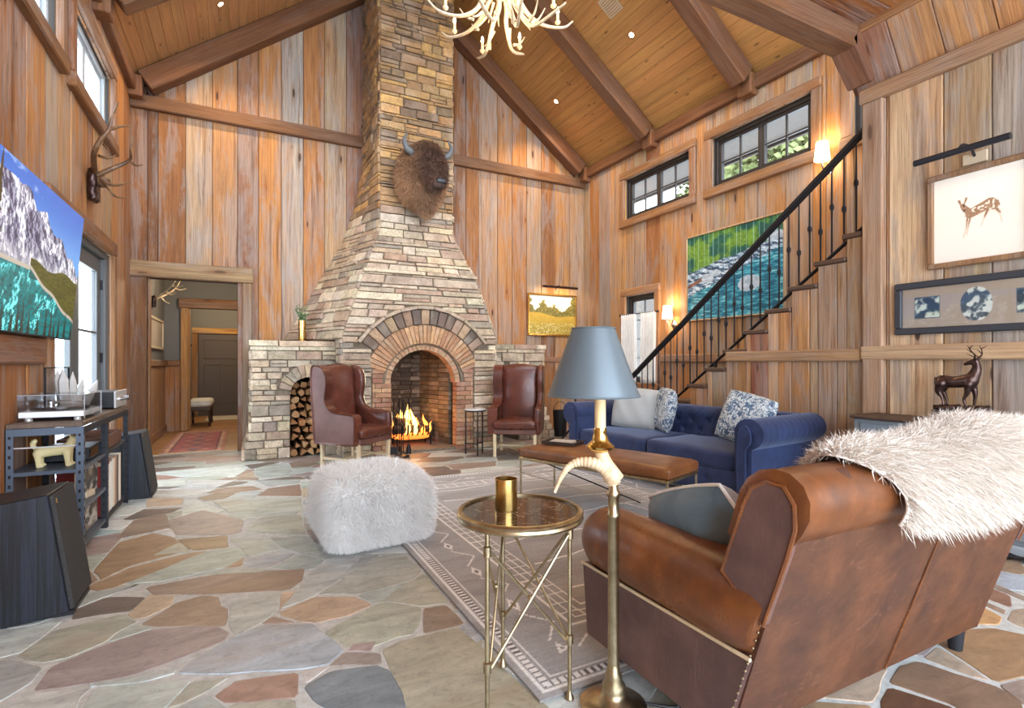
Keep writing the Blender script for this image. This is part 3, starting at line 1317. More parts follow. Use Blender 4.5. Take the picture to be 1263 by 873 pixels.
beam('cap_board', wall_near, (XN - 0.04, YF, NZ - 0.05), (XN - 0.04, YN + 0.02, NZ - 0.05), 0.08, 0.12, 'trim_wood', rgb(176, 140, 108))
beam('corner_post', wall_near, (XN - 0.01, YN - 0.08, 0), (XN - 0.01, YN - 0.08, NZ - 0.11), 0.16, 0.12, 'trim_wood', rgb(178, 148, 122), up=(1, 0, 0))
beam('wall_rail', wall_near, (XN - 0.04, YF, 1.278), (XN - 0.04, YN + 0.01, 1.278), 0.07, 0.115, 'trim_wood', rgb(196, 166, 132))
beam('wall_rail', wall_stair, (XN - 0.033, YN + 0.01, 1.262), (XN - 0.033, nose(7) - 0.02, 1.262), 0.05, 0.105, 'trim_wood', rgb(178, 146, 112))
beam('wall_rail', wall_right, (XR - 0.03, 0.5, 1.26), (XR - 0.03, LW[0] - 0.12, 1.26), 0.05, 0.11, 'trim_wood', rgb(160, 116, 78))
beam('wall_rail', wall_right, (XR - 0.03, LW[1] + 0.12, 1.26), (XR - 0.03, YB - 0.03, 1.26), 0.05, 0.11, 'trim_wood', rgb(150, 100, 62))
beam('wall_rail', wall_back, (4.3, YB - 0.035, 1.25), (XR - 0.06, YB - 0.035, 1.25), 0.10, 0.03, 'trim_wood', rgb(140, 90, 52), up=(0, 1, 0))
beam('wall_rail', wall_left, (XL + 0.035, YF, 1.28), (XL + 0.035, PD[0] - 0.16, 1.28), 0.05, 0.18, 'trim_wood', rgb(142, 92, 56))
mb = MB()
mb.box((XN - 0.045, YF, 0), (XN - 0.022, YN, 0.14), 0.004, col=rgb(150, 130, 108))
o = mb.build('baseboard_near', MT['trim_wood'], None, smooth=False, col=True)
o['kind'] = 'structure'

# doorway casing to the hall
dc = rgb(150, 124, 92)
beam('door_casing', wall_back, (DX0 - 0.09, YB - 0.045, 0), (DX0 - 0.09, YB - 0.045, DZ), 0.18, 0.07, 'trim_wood', rgb(112, 76, 46), up=(0, 1, 0))
beam('door_casing', wall_back, (DX1 + 0.06, YB - 0.045, 0), (DX1 + 0.06, YB - 0.045, DZ), 0.12, 0.07, 'trim_wood', rgb(142, 120, 96), up=(0, 1, 0))
beam('door_lintel', wall_back, (XL + 0.005, YB - 0.055, DZ + 0.1), (DX1 + 0.13, YB - 0.055, DZ + 0.1), 0.2, 0.09, 'trim_wood', rgb(160, 132, 96), up=(0, 1, 0))
for x in (DX0 + 0.012, DX1 - 0.012):
    beam('door_jamb', wall_back, (x, YB + 0.06, 0), (x, YB + 0.06, DZ), 0.024, 0.16, 'trim_wood', rgb(150, 104, 62), up=(0, 1, 0))


# ---- windows
def casement(name, x, n, y0, y1, z0, z1, sashes, cols, rows, label_n, wall, casing_col, fmat='window_frame', deep=0.12, sill=True, pane_rows=None):
    """window set in a side wall at X=x, room normal n=+1/-1 along X"""
    W = thing(name, None, None, (x, (y0 + y1) / 2, z0))
    W['kind'] = 'structure'
    h, w = z1 - z0, y1 - y0
    xo = -n * 0.07
    mb = MB()                                           # outer frame, one welded ring of four members
    f = 0.05
    for lo, hi in (((-w / 2, 0), (w / 2, f)), ((-w / 2, h - f), (w / 2, h)), ((-w / 2, f), (-w / 2 + f, h - f)), ((w / 2 - f, f), (w / 2, h - f))):
        mb.box((xo - 0.05, lo[0], lo[1]), (xo + 0.05, hi[0], hi[1]), 0.004)
    mb.build('window_frame', MT[fmat], W, smooth=False)
    sw = (w - 2 * f) / sashes
    for s in range(sashes):
        a = -w / 2 + f + s * sw
        b = a + sw
        mb = MB()
        g = 0.045
        for lo, hi in (((a, f), (b, f + g)), ((a, h - f - g), (b, h - f)), ((a, f + g), (a + g, h - f - g)), ((b - g, f + g), (b, h - f - g))):
            mb.box((xo - 0.03, lo[0], lo[1]), (xo + 0.025, hi[0], hi[1]), 0.003)
        S = mb.build('sash', MT[fmat], W, smooth=False)
        pw, ph = (sw - 2 * g) / cols, (h - 2 * f - 2 * g) / rows
        for i in range(cols):
            for j in range(rows):
                m2 = MB()
                ya, za = a + g + i * pw, f + g + j * ph
                m2.box((xo - 0.004, ya, za), (xo + 0.001, ya + pw, za + ph))
                m2.build('pane', MT['clear_glass'], S, smooth=False)
        for i in range(1, cols):
            m2 = MB()
            m2.box((xo - 0.012, a + g + i * pw - 0.009, f + g), (xo + 0.014, a + g + i * pw + 0.009, h - f - g))
            m2.build('muntin', MT[fmat], S, smooth=False)
        for j in range(1, rows):
            m2 = MB()
            m2.box((xo - 0.0115, a + g, f + g + j * ph - 0.009), (xo + 0.0135, b - g, f + g + j * ph + 0.009))
            m2.build('muntin', MT[fmat], S, smooth=False)
    # wooden casing on the room side
    t = n * 0.045
    cw = 0.12
    top = 1.15
    for k, (p, q) in enumerate((((0, -w / 2 - cw, h + cw / 2), (0, w / 2 + cw, h + cw / 2)), ((0, -w / 2 - cw, -cw / 2), (0, w / 2 + cw, -cw / 2)))):
        beam('casing', W, (t, p[1], p[2]), (t, q[1], q[2]), 0.05 + 0.03 * k * sill, cw, 'trim_wood', vary(casing_col, 0.06))
    for s in (-1, 1):
        beam('casing', W, (t, s * (w / 2 + cw / 2), 0), (t, s * (w / 2 + cw / 2), h), cw, 0.045, 'trim_wood', vary(casing_col, 0.06), up=(1, 0, 0))
    return W


cc1, cc2_ = rgb(150, 108, 70), rgb(128, 84, 50)
wn = 1
for (a, b) in WIN:
    casement(f'window_{wn}', XL, 1, a, b, WZ0, WZ1, 2, 1, 1, wn, wall_left, cc2_, 'pale_frame')
    wn += 1
for (a, b) in WINR:
    casement(f'window_{wn}', XR, -1, a, b, WZ0, WZ1, 2, 2, 2, wn, wall_right, cc1)
    wn += 1
casement(f'window_{wn}', XR, -1, LW[0], LW[1], LW[2], LW[3], 1, 2, 4, wn, wall_right, rgb(178, 128, 84))

# ---- patio door in the left wall (pair of glazed leaves)
D = thing('door_1', None, None, (XL, (PD[0] + PD[1]) / 2, 0))
D['kind'] = 'structure'
w, h = PD[1] - PD[0], PD[2]
mb = MB()
for lo, hi in (((-w / 2, h - 0.06), (w / 2, h)), ((-w / 2, 0), (-w / 2 + 0.06, h - 0.06)), ((w / 2 - 0.06, 0), (w / 2, h - 0.06))):
    mb.box((-0.12, lo[0], lo[1]), (0.0, hi[0], hi[1]), 0.004)
mb.build('door_frame', MT['grey_frame'], D, smooth=False)
for s in (-1, 1):
    a, b = (-w / 2 + 0.06, -0.002) if s < 0 else (0.002, w / 2 - 0.06)
    mb = MB()
    st, tr, brl = 0.13, 0.15, 0.26
    for lo, hi in (((a, 0.01), (b, brl)), ((a, h - 0.06 - tr), (b, h - 0.065)), ((a, brl), (a + st, h - 0.06 - tr)), ((b - st, brl), (b, h - 0.06 - tr))):
        mb.box((-0.09, lo[0], lo[1]), (-0.045, hi[0], hi[1]), 0.004)
    S = mb.build('door_leaf', MT['grey_frame'], D, smooth=False)
    ph = (h - 0.06 - tr - brl) / 3
    for j in range(3):
        m2 = MB()
        m2.box((-0.07, a + st, brl + j * ph), (-0.064, b - st, brl + (j + 1) * ph))
        m2.build('pane', MT['clear_glass'], S, smooth=False)
        if j:
            m2 = MB()
            m2.box((-0.08, a + st, brl + j * ph - 0.011), (-0.054, b - st, brl + j * ph + 0.011))
            m2.build('muntin', MT['grey_frame'], S, smooth=False)
for z in (0.35, 1.2, 1.95):
    m2 = MB()
    m2.tube([(-0.035, w / 2 - 0.06, z), (-0.035, w / 2 - 0.06, z + 0.1)], 0.012, 8)
    m2.build('hinge', MT['iron'], D)
beam('casing', D, (0.045, -w / 2 - 0.12, h + 0.07), (0.045, w / 2 + 0.13, h + 0.07), 0.05, 0.14, 'trim_wood', rgb(134, 90, 54))
beam('casing', D, (0.045, w / 2 + 0.06, 0), (0.045, w / 2 + 0.06, h), 0.12, 0.045, 'trim_wood', rgb(150, 108, 70), up=(1, 0, 0))
beam('casing', D, (0.045, -w / 2 - 0.06, 0), (0.045, -w / 2 - 0.06, h), 0.12, 0.045, 'trim_wood', rgb(150, 108, 70), up=(1, 0, 0))
portal('daylight_patio_door', (XL - 0.14, (PD[0] + PD[1]) / 2, h / 2), (0, -PI / 2, 0), h, w)
for (a, b) in WIN:
    portal('daylight_window', (XL - 0.14, (a + b) / 2, (WZ0 + WZ1) / 2), (0, -PI / 2, 0), WZ1 - WZ0, b - a)
    portal('daylight_window', (XR + 0.14, (a + b) / 2, (WZ0 + WZ1) / 2), (0, PI / 2, 0), WZ1 - WZ0, b - a)


# ------------------------------------------------------------------ flagstone floor: stones read off the floor plane
GG, GN, BG, BNS, DBN, TNS, PG, RB, LG, OB = (rgb(166, 174, 168), rgb(170, 174, 160), rgb(168, 182, 188), rgb(146, 130, 116), rgb(112, 104, 98),
                                             rgb(180, 164, 142), rgb(158, 146, 142), rgb(160, 134, 120), rgb(194, 200, 196), rgb(156, 132, 106))
ST = [
    (LG, [(-60, 790), (0, 778), (76, 765), (50, 786), (22, 806), (0, 810), (-60, 815)]),
    (GN, [(23, 807), (68, 777), (142, 759), (155, 758), (168, 767), (144, 779), (129, 791), (84, 810), (48, 817), (38, 814)]),
    (PG, [(42, 851), (63, 822), (106, 804), (142, 790), (187, 776), (241, 771), (268, 772), (284, 781), (276, 789), (218, 812), (162, 832)]),
    (DBN, [(89, 763), (94, 751), (132, 736), (179, 736), (162, 752), (122, 757)]),
    (TNS, [(158, 757), (185, 733), (215, 734), (210, 746), (177, 762), (167, 762)]),
    (BNS, [(175, 769), (218, 743), (251, 734), (268, 736), (272, 748), (280, 751), (277, 771), (228, 771), (193, 772)]),
    (GG, [(284, 744), (344, 728), (343, 744), (338, 755), (322, 767), (292, 783), (283, 771)]),
    (BNS, [(180, 724), (270, 708), (375, 701), (372, 715), (355, 727), (240, 732), (190, 732)]),
    (OB, [(106, 724), (160, 700), (237, 681), (291, 676), (300, 686), (297, 697), (234, 705), (160, 716), (127, 729)]),
    (BG, [(220, 829), (241, 812), (281, 789), (322, 771), (385, 769), (398, 780), (423, 801), (404, 818), (372, 824), (280, 830)]),
    (LG, [(0, 880), (42, 854), (114, 848), (98, 860), (90, 882)]),
    (GG, [(118, 848), (235, 838), (200, 875), (190, 886), (95, 886)]),
    (GG, [(-60, 820), (0, 815), (15, 814), (51, 823), (38, 841), (0, 864), (-60, 880)]),
    (RB, [(266, 857), (291, 840), (320, 835), (367, 829), (366, 858), (304, 864), (279, 865)]),
    (GN, [(285, 868), (363, 862), (366, 890), (265, 895)]),
    (GN, [(236, 841), (280, 835), (256, 851), (222, 868), (208, 872)]),
    (GG, [(256, 857), (279, 873), (280, 890), (215, 890), (220, 873)]),
    (rgb(120, 130, 140), [(376, 846), (407, 828), (468, 820), (479, 826), (495, 853), (505, 890), (430, 890), (388, 863)]),
    (LG, [(373, 827), (403, 823), (378, 841)]),
    (PG, [(407, 820), (425, 804), (468, 805), (470, 818)]),
    (GN, [(400, 780), (439, 758), (463, 745), (476, 742), (519, 749), (516, 771), (506, 783), (490, 785), (452, 799), (431, 798)]),
    (BNS, [(523, 750), (550, 746), (572, 768), (523, 780)]),
    (rgb(158, 156, 140), [(472, 801), (493, 791), (524, 783), (577, 771), (600, 797), (622, 826), (685, 880), (690, 900), (510, 900), (497, 852), (484, 828)]),
    (TNS, [(344, 756), (388, 736), (439, 736), (458, 745), (431, 758), (390, 767), (369, 765)]),
    (BNS, [(324, 768), (337, 760), (364, 767)]),
    (GG, [(346, 750), (367, 728), (384, 704), (405, 692), (440, 690), (420, 712), (390, 733)]),
    (GN, [(393, 732), (425, 712), (445, 690), (480, 684), (498, 682), (519, 703), (507, 715), (441, 732)]),
    (GN, [(444, 734), (508, 717), (523, 706), (552, 742), (521, 747), (475, 740), (461, 743)]),
    (GG, [(283, 664), (331, 664), (345, 677), (328, 680), (309, 685), (300, 677)]),
    (GG, [(334, 663), (380, 661), (395, 680), (368, 680), (348, 675)]),
    (BG, [(309, 687), (364, 682), (331, 700), (300, 697)]),
    (GG, [(336, 700), (369, 683), (399, 690), (388, 700), (371, 702)]),
    (OB, [(116, 704), (148, 668), (190, 657), (213, 662), (235, 677), (160, 697), (125, 714)]),
    (OB, [(220, 665), (280, 660), (281, 674), (240, 678)]),
    (PG, [(207, 641), (250, 629), (300, 641), (297, 655), (283, 659), (217, 659)]),
    (BNS, [(142, 664), (166, 641), (204, 633), (213, 657), (186, 655)]),
    (GG, [(304, 655), (321, 638), (371, 635), (375, 659)]),
    (GG, [(262, 617), (371, 613), (371, 625), (337, 629), (283, 632)]),
    (BNS, [(317, 611), (331, 602), (370, 597), (371, 611)]),
    (BNS, [(243, 614), (265, 608), (290, 608), (277, 614), (254, 617)]),
    (BNS, [(271, 601), (311, 599), (324, 603), (297, 606)]),
    (GG, [(315, 584), (316, 577), (337, 572), (357, 574), (360, 580), (348, 588), (321, 589)]),
    (TNS, [(291, 588), (311, 581), (314, 588)]),
    (LG, [(185, 592), (228, 591), (229, 599), (183, 600)]),
    (LG, [(232, 592), (283, 592), (293, 591), (268, 600), (232, 599)]),
    (LG, [(185, 603), (264, 603), (241, 612), (188, 610)]),
    (GG, [(315, 592), (370, 591), (369, 595), (331, 600)]),
    (LG, [(182, 583), (297, 572), (307, 577), (288, 588), (257, 587), (222, 588)]),
    (TNS, [(183, 613), (226, 614), (224, 622), (181, 625)]),
    (LG, [(229, 616), (242, 616), (258, 622), (277, 628), (264, 634), (218, 640), (209, 634), (228, 624)]),
    (DBN, [(152, 640), (177, 628), (226, 626), (208, 632), (166, 640)]),  # dark tone paints in the reflection and shadow lying on this stone
    (rgb(156, 122, 92), [(1157, 792), (1171, 777), (1224, 774), (1263, 782), (1310, 800), (1300, 830), (1263, 832), (1229, 840)]),
    (rgb(122, 98, 80), [(1098, 841), (1110, 821), (1133, 815), (1226, 845), (1258, 861), (1262, 885), (1200, 885), (1176, 868)]),
    (rgb(100, 72, 54), [(1087, 864), (1097, 847), (1176, 872), (1190, 900), (1090, 900)]),
    (TNS, [(1001, 858), (1080, 821), (1093, 825), (1075, 865)]),
    (OB, [(996, 864), (1073, 869), (1066, 900), (980, 900)]),
    (TNS, [(1141, 811), (1157, 797), (1222, 840), (1200, 833)]),
    (rgb(190, 148, 100), [(1186, 757), (1202, 743), (1235, 760), (1231, 769), (1191, 768)]),
    (RB, [(1202, 736), (1240, 752), (1238, 756), (1202, 740)]),
    (rgb(138, 102, 84), [(1210, 720), (1245, 734), (1247, 748), (1203, 732)]),
    (TNS, [(1243, 764), (1250, 752), (1280, 746), (1290, 785)]),
    (BG, [(1214, 712), (1221, 701), (1263, 710), (1290, 728), (1248, 727)]),
    (BNS, [(1234, 845), (1265, 837), (1300, 872), (1264, 868)]),
    (PG, [(1105, 805), (1151, 782), (1158, 787), (1140, 808), (1117, 805)]),
]


def area2(p):
    return 0.5 * sum(p[i][0] * p[(i + 1) % len(p)][1] - p[(i + 1) % len(p)][0] * p[i][1] for i in range(len(p)))


def clip(poly, px, py, nx, ny):
    """keep the side where (p-P).n <= 0"""
    out = []
    n = len(poly)
    for i in range(n):
        a, b = poly[i], poly[(i + 1) % n]
        da = (a[0] - px) * nx + (a[1] - py) * ny
        db = (b[0] - px) * nx + (b[1] - py) * ny
        if da <= 0:
            out.append(a)
        if (da < 0 < db) or (db < 0 < da):
            t = da / (da - db)
            out.append((a[0] + (b[0] - a[0]) * t, a[1] + (b[1] - a[1]) * t))
    return out


def slab(poly, colr, gap=0.008, rough=0.006):
    """one flagstone: rounded ragged outline, soft edge"""
    if area2(poly) < 0:
        poly = poly[::-1]
    poly = inset(poly, gap)
    pts = []
    n = len(poly)
    for i in range(n):
        a, b = Vector(poly[i]), Vector(poly[(i + 1) % n])
        L = (b - a).length
        m = max(1, min(5, int(L / 0.09)))
        d = (b - a)
        nn = Vector((-d.y, d.x)).normalized() if L > 1e-6 else Vector((0, 0))
        for k in range(m):
            t = (k + (0.12 if (k == 0 and L > 0.06) else 0)) / m
            j = random.uniform(-rough, rough) if k else 0
            pts.append(tuple(a + d * t + nn * j))
        if L > 0.06:
            pts.append(tuple(a + d * 0.93))
    cx = sum(p[0] for p in pts) / len(pts)
    cy = sum(p[1] for p in pts) / len(pts)
    loc = [(p[0] - cx, p[1] - cy) for p in pts]
    top = random.uniform(-0.002, 0.0)
    mb = MB()
    n = len(loc)
    ins = inset(loc, 0.003)
    vs = [(x, y, -0.03) for x, y in loc] + [(x, y, top - 0.0025) for x, y in loc] + [(x, y, top) for x, y in ins]
    fs = [[L * n + i, L * n + (i + 1) % n, (L + 1) * n + (i + 1) % n, (L + 1) * n + i] for L in (0, 1) for i in range(n)]
    fs.append([2 * n + i for i in range(n)])
    mb.add(vs, fs, None, colr)
    return mb.build('flagstone', MT['flagstone'], floor, smooth=False, col=True, mw=Matrix.Translation((cx, cy, 0)))


traced = []
for c, pp in ST:
    P = [flo(max(-200, x), y) for x, y in pp]
    if area2(P) < 0:
        P = P[::-1]
    traced.append(P)
    slab(P, vary(c, 0.05), -0.004)

# the rest of the floor, seen and unseen, in stones that fit around those
rr = random.Random(5)
seeds = []
tries = 0
while len(seeds) < 330 and tries < 60000:
    tries += 1
    x, y = rr.uniform(XL, XN), rr.uniform(YF, YB)
    if y > 5.4 and rr.random() < 0.3:
        pass
    dmin = 0.30 if y > 5.2 else 0.38
    if all(((x - a) * 0.72) ** 2 + ((y - b) * 1.25) ** 2 > dmin * dmin for a, b in seeds):
        seeds.append((x, y))


def inside(p, poly):
    return all((poly[(i + 1) % len(poly)][0] - poly[i][0]) * (p[1] - poly[i][1]) - (poly[(i + 1) % len(poly)][1] - poly[i][1]) * (p[0] - poly[i][0]) > -1e-9 for i in range(len(poly)))


for i, (x, y) in enumerate(seeds):
    cell = [(XL, YF), (XN if y < nose(1) else XR, YF), (XN if y < nose(1) else XR, YB), (XL, YB)]
    for j, (a, b) in enumerate(seeds):
        if j == i or abs(a - x) > 1.6 or abs(b - y) > 1.6:
            continue
        nx, ny = (a - x) * 0.52, (b - y) * 1.56
        cell = clip(cell, (a + x) / 2, (b + y) / 2, nx, ny)
        if len(cell) < 3:
            break
    if len(cell) < 3:
        continue
    bx0, bx1 = min(p[0] for p in cell), max(p[0] for p in cell)
    by0, by1 = min(p[1] for p in cell), max(p[1] for p in cell)
    for T in traced:
        tx0, tx1 = min(p[0] for p in T), max(p[0] for p in T)
        ty0, ty1 = min(p[1] for p in T), max(p[1] for p in T)
        if tx1 < bx0 or tx0 > bx1 or ty1 < by0 or ty0 > by1 or len(cell) < 3:
            continue
        best, ba = None, -1
        hit = True
        for k in range(len(T)):
            (ax, ay), (bx, by) = T[k], T[(k + 1) % len(T)]
            ex, ey = bx - ax, by - ay
            L = math.hypot(ex, ey)
            if L < 1e-6:
                continue
            nx, ny = ey / L, -ex / L           # outward
            q = clip(cell, ax + nx * 0.004, ay + ny * 0.004, -nx, -ny)
            A = abs(area2(q)) if len(q) > 2 else 0
            if A > ba:
                best, ba = q, A
        cell = best if best else []
    if len(cell) < 3 or abs(area2(cell)) < 0.004:
        continue
    # drop very short edges
    cl_ = []
    for p in cell:
        if not cl_ or math.hypot(p[0] - cl_[-1][0], p[1] - cl_[-1][1]) > 0.02:
            cl_.append(p)
    if len(cl_) < 3:
        continue
    if x > 2.6 and y < 2.2:
        c = rr.choice([TNS, BNS, OB, DBN, TNS])
    elif y > 5.4:
        c = rr.choice([DBN, BNS, GG, PG, RB, GG, DBN])
    else:
        c = rr.choice([GG, GN, BG, LG, BNS, TNS, GG, PG])
    slab(cl_, vary(c, 0.08))


# ------------------------------------------------------------------ stone fireplace
FP = thing('fireplace', 'tall tapering stacked stone fireplace with arched hearth and chimney rising to the roof', 'fireplace', (2.16, 7.4, 0))
FO = Vector((2.16, 7.4, 0))
LEV = [  # z, front left x, front right x, front y, back left x, back right x
    (0.0, 1.09, 3.23, 6.80, 0.52, 3.80), (1.53, 1.09, 3.23, 6.80, 0.52, 3.80), (2.40, 1.40, 2.95, 6.93, 1.00, 3.35),
    (3.00, 1.638, 2.685, 7.12, 1.32, 3.00), (3.45, 1.638, 2.685, 7.12, 1.47, 2.86), (4.1, 1.638, 2.685, 7.12, 1.60, 2.73), (7.25, 1.638, 2.685, 7.12, 1.62, 2.70)]


def lev(z):
    for i in range(len(LEV) - 1):
        if LEV[i][0] <= z <= LEV[i + 1][0]:
            t = (z - LEV[i][0]) / (LEV[i + 1][0] - LEV[i][0])
            return [LEV[i][k] + (LEV[i + 1][k] - LEV[i][k]) * t for k in range(1, 6)]
    return list(LEV[-1][1:])


stones = []         # (area, corner builder)


def stone_col(z, x=0.0):
    if z > 3.3:
        c = random.choice([rgb(178, 138, 88), rgb(158, 122, 82), rgb(138, 112, 84), rgb(192, 150, 94), rgb(128, 104, 80), rgb(166, 132, 92)])
    else:
        c = random.choice([rgb(200, 182, 156), rgb(184, 166, 142), rgb(166, 150, 130), rgb(208, 192, 168), rgb(150, 138, 122), rgb(190, 168, 140), rgb(172, 146, 124)])
    return vary(c, 0.12)


def add_stone(p00, p10, p11, p01, depth, out, bev=0.008, col=None, z=0):
    """stone on a quad face: corners bottom-left, bottom-right, top-right, top-left; set into the wall by depth, proud by out"""
    P = [Vector(p) for p in (p00, p10, p11, p01)]
    n = (P[1] - P[0]).cross(P[3] - P[0])
    if n.length < 1e-8:
        return
    n.normalize()
    c = sum(P, Vector()) / 4
    area = (P[1] - P[0]).length * (P[3] - P[0]).length
    j = lambda: random.uniform(-0.005, 0.005)
    mid, front = [], []
    for q in P:
        d = (c - q).normalized()
        mid.append(q + n * (out - bev) + Vector((j(), 0, j())) * 0.6)
        front.append(q + d * bev * 1.9 + n * (out + random.uniform(-0.006, 0.006)) + Vector((j(), 0, j())) * 0.6)
    back = [q - n * depth for q in P]
    V = [tuple(v - c) for v in back + mid + front]
    F = [[0, 1, 5, 4], [1, 2, 6, 5], [2, 3, 7, 6], [3, 0, 4, 7], [4, 5, 9, 8], [5, 6, 10, 9], [6, 7, 11, 10], [7, 4, 8, 11], [8, 9, 10, 11], [3, 2, 1, 0]]
    stones.append((area, V, F, c, col or stone_col(c.z)))


def courses(z0, z1, lo, hi, thin=0.25):
    zs = [z0]
    while zs[-1] < z1 - hi:
        zs.append(zs[-1] + (random.uniform(lo, hi) if random.random() > thin else random.uniform(lo * 0.6, lo)))
    zs.append(z1)
    return zs


def fill_run(fn, u0, u1, za, zb, lo, hi, depth, proud):
    """fn(u,z)->point; fill u0..u1 with stones"""
    u = u0
    while u < u1 - 1e-4:
        L = random.uniform(lo, hi)
        if u1 - (u + L) < lo * 0.6:
            L = u1 - u
        g = 0.0065
        a, b = u + g, min(u + L, u1) - g
        if b - a > 0.02:
            if random.random() < 0.14 and zb - za > 0.08:      # split into two thin ones
                zm = za + (zb - za) * random.uniform(0.4, 0.6)
                parts = ((za, zm - 0.003), (zm + 0.003, zb))
            else:
                parts = ((za, zb),)
            for (p, q) in parts:
                add_stone(fn(a, p), fn(b, p), fn(b, q), fn(a, q), depth, proud + random.uniform(-0.010, 0.016))
        u += L


# ring of the main arch: stone voussoirs and brick voussoirs
AC = (2.17, 0.90)          # arch centre x, z
R_O, R_S, R_B, R_I = 1.045, 0.805, 0.555, 0.45
XO0, XO1, SPR = 1.70, 2.60, 0.92   # fire opening, spring line


def arch_half(z, R, cz):
    return math.sqrt(max(0.0, R * R - (z - cz) ** 2)) if z > cz else R


FZ = 1.0
# main block front
zs = courses(0.0, 1.53, 0.07, 0.13) + courses(1.53, 2.38, 0.05, 0.12)[1:]
for i in range(len(zs) - 1):
    za, zb = zs[i] + 0.0055, zs[i + 1] - 0.0055
    zm = (za + zb) / 2
    xl, xr, yf, bl, br_ = lev(zm)
    fn = lambda u, z: (lev(z)[0] + (lev(z)[1] - lev(z)[0]) * u, lev(z)[2], z)
    U = lambda x: (x - xl) / (xr - xl)
    if zm < AC[1] + R_O:
        hw = 0.78 if zm < 1.40 else max(arch_half(za, R_O, AC[1]), 0.05)
        if zm < 1.40:
            hw = 0.70
        else:
            hw = arch_half(zm, R_O + 0.01, AC[1])
        fill_run(fn, 0, U(AC[0] - hw), za, zb, 0.10, 0.30, 0.05, 0.012)
        fill_run(fn, U(AC[0] + hw), 1, za, zb, 0.10, 0.30, 0.05, 0.012)
    else:
        fill_run(fn, 0, 1, za, zb, 0.12, 0.42, 0.05, 0.012)
# ledge course
fn = lambda u, z: (1.40 - 0.03 + (1.55 + 0.06) * u, 6.90, z)
fill_run(fn, 0, 1, 2.385, 2.425, 0.3, 0.55, 0.1, 0.03)
zs = courses(2.43, 3.02, 0.06, 0.13) + courses(3.02, 7.2, 0.05, 0.13)[1:]
for i in range(len(zs) - 1):
    za, zb = zs[i] + 0.0055, zs[i + 1] - 0.0055
    fn = lambda u, z: (lev(z)[0] + (lev(z)[1] - lev(z)[0]) * u, lev(z)[2], z)
    fill_run(fn, 0, 1, za, zb, 0.12, 0.36, 0.05, 0.012)
# sides
for side in (0, 1):
    zs = courses(1.50, 7.2, 0.06, 0.14)
    for i in range(len(zs) - 1):
        za, zb = zs[i] + 0.0055, zs[i + 1] - 0.0055
        if side == 0:
            fn = lambda u, z: (lev(z)[3] + (lev(z)[0] - lev(z)[3]) * u, 8.05 + (lev(z)[2] - 8.05) * u, z)
        else:
            fn = lambda u, z: (lev(z)[1] + (lev(z)[4] - lev(z)[1]) * u, lev(z)[2] + (8.05 - lev(z)[2]) * u, z)
        fill_run(fn, 0, 1, za, zb, 0.13, 0.34, 0.05, 0.012)
# step between main block and wings
for (x, sgn) in ((1.09, 1), (3.23, -1)):
    zs = courses(0.0, 1.5, 0.07, 0.13)
    for i in range(len(zs) - 1):
        if sgn > 0:
            fn = lambda u, z: (x, 7.20 - 0.40 * u, z)
        else:
            fn = lambda u, z: (x, 6.80 + 0.40 * u, z)
        fill_run(fn, 0, 1, zs[i] + 0.0055, zs[i + 1] - 0.0055, 0.15, 0.28, 0.05, 0.012)
# wings with arched log niches
WY = 7.18
WTOP = 1.40
NICHE = [(0.53, 0.95, 0.80), (3.37, 3.79, 0.80)]         # x0, x1, spring z (radius 0.21)
WING = [(0.09, 1.09), (3.23, 4.24)]
for (x0, x1), (n0, n1, ns) in zip(WING, NICHE):
    zs = courses(0.0, WTOP - 0.05, 0.07, 0.14, 0.15)
    nr = (n1 - n0) / 2
    nc = (n0 + n1) / 2
    for i in range(len(zs) - 1):
        za, zb = zs[i] + 0.0055, zs[i + 1] - 0.0055
        zm = (za + zb) / 2
        batter = 0.10 * max(0.0, 1 - zm / 0.45) if x0 < 1 else 0
        batter_r = 0.22 * max(0.0, 1 - zm / 0.55) if x0 > 1 else 0
        fn = lambda u, z: (u, WY, z)
        if zm < ns + nr + 0.17:
            hw = nr if zm < ns else arch_half(zm, nr + 0.17, ns)
            fill_run(fn, x0 - batter, nc - hw, za, zb, 0.11, 0.28, 0.06, 0.012)
            fill_run(fn, nc + hw, x1 + batter_r, za, zb, 0.10, 0.25, 0.06, 0.012)
        else:
            fill_run(fn, x0, x1, za, zb, 0.12, 0.36, 0.06, 0.012)
        # outer ends
        if x0 < 1:
            fn = lambda u, z: (x0 - batter, 8.04 - (8.04 - WY) * u, z)
            fill_run(fn, 0, 1, za, zb, 0.15, 0.35, 0.06, 0.012)
        else:
            fn = lambda u, z: (x1 + batter_r, WY + (8.04 - WY) * u, z)
            fill_run(fn, 0, 1, za, zb, 0.15, 0.35, 0.06, 0.012)
    # coping slabs
    for (za, zb, o) in ((WTOP - 0.045, WTOP, 0.02), (WTOP + 0.005, WTOP + 0.075, 0.035)):
        fn = lambda u, z: (u, WY, z)
        fill_run(fn, x0 - o, x1 + (o if x0 > 1 else 0), za, zb, 0.28, 0.6, 0.3, o)

stones.sort(key=lambda s: -s[0])
for (a, V, F, c, col) in stones[:300]:
    mb = MB()
    mb.add(V, F, None, col)
    mb.build('stone', MT['ledge_stone'], FP, smooth=False, col=True, mw=Matrix.Translation(c - FO))
mb = MB()
for (a, V, F, c, col) in stones[300:]:
    mb.add([tuple(Vector(v) + c - FO) for v in V], F, None, col)
o = mb.build('small_stones', MT['ledge_stone'], FP, smooth=False, col=True)
o['kind'] = 'stuff'


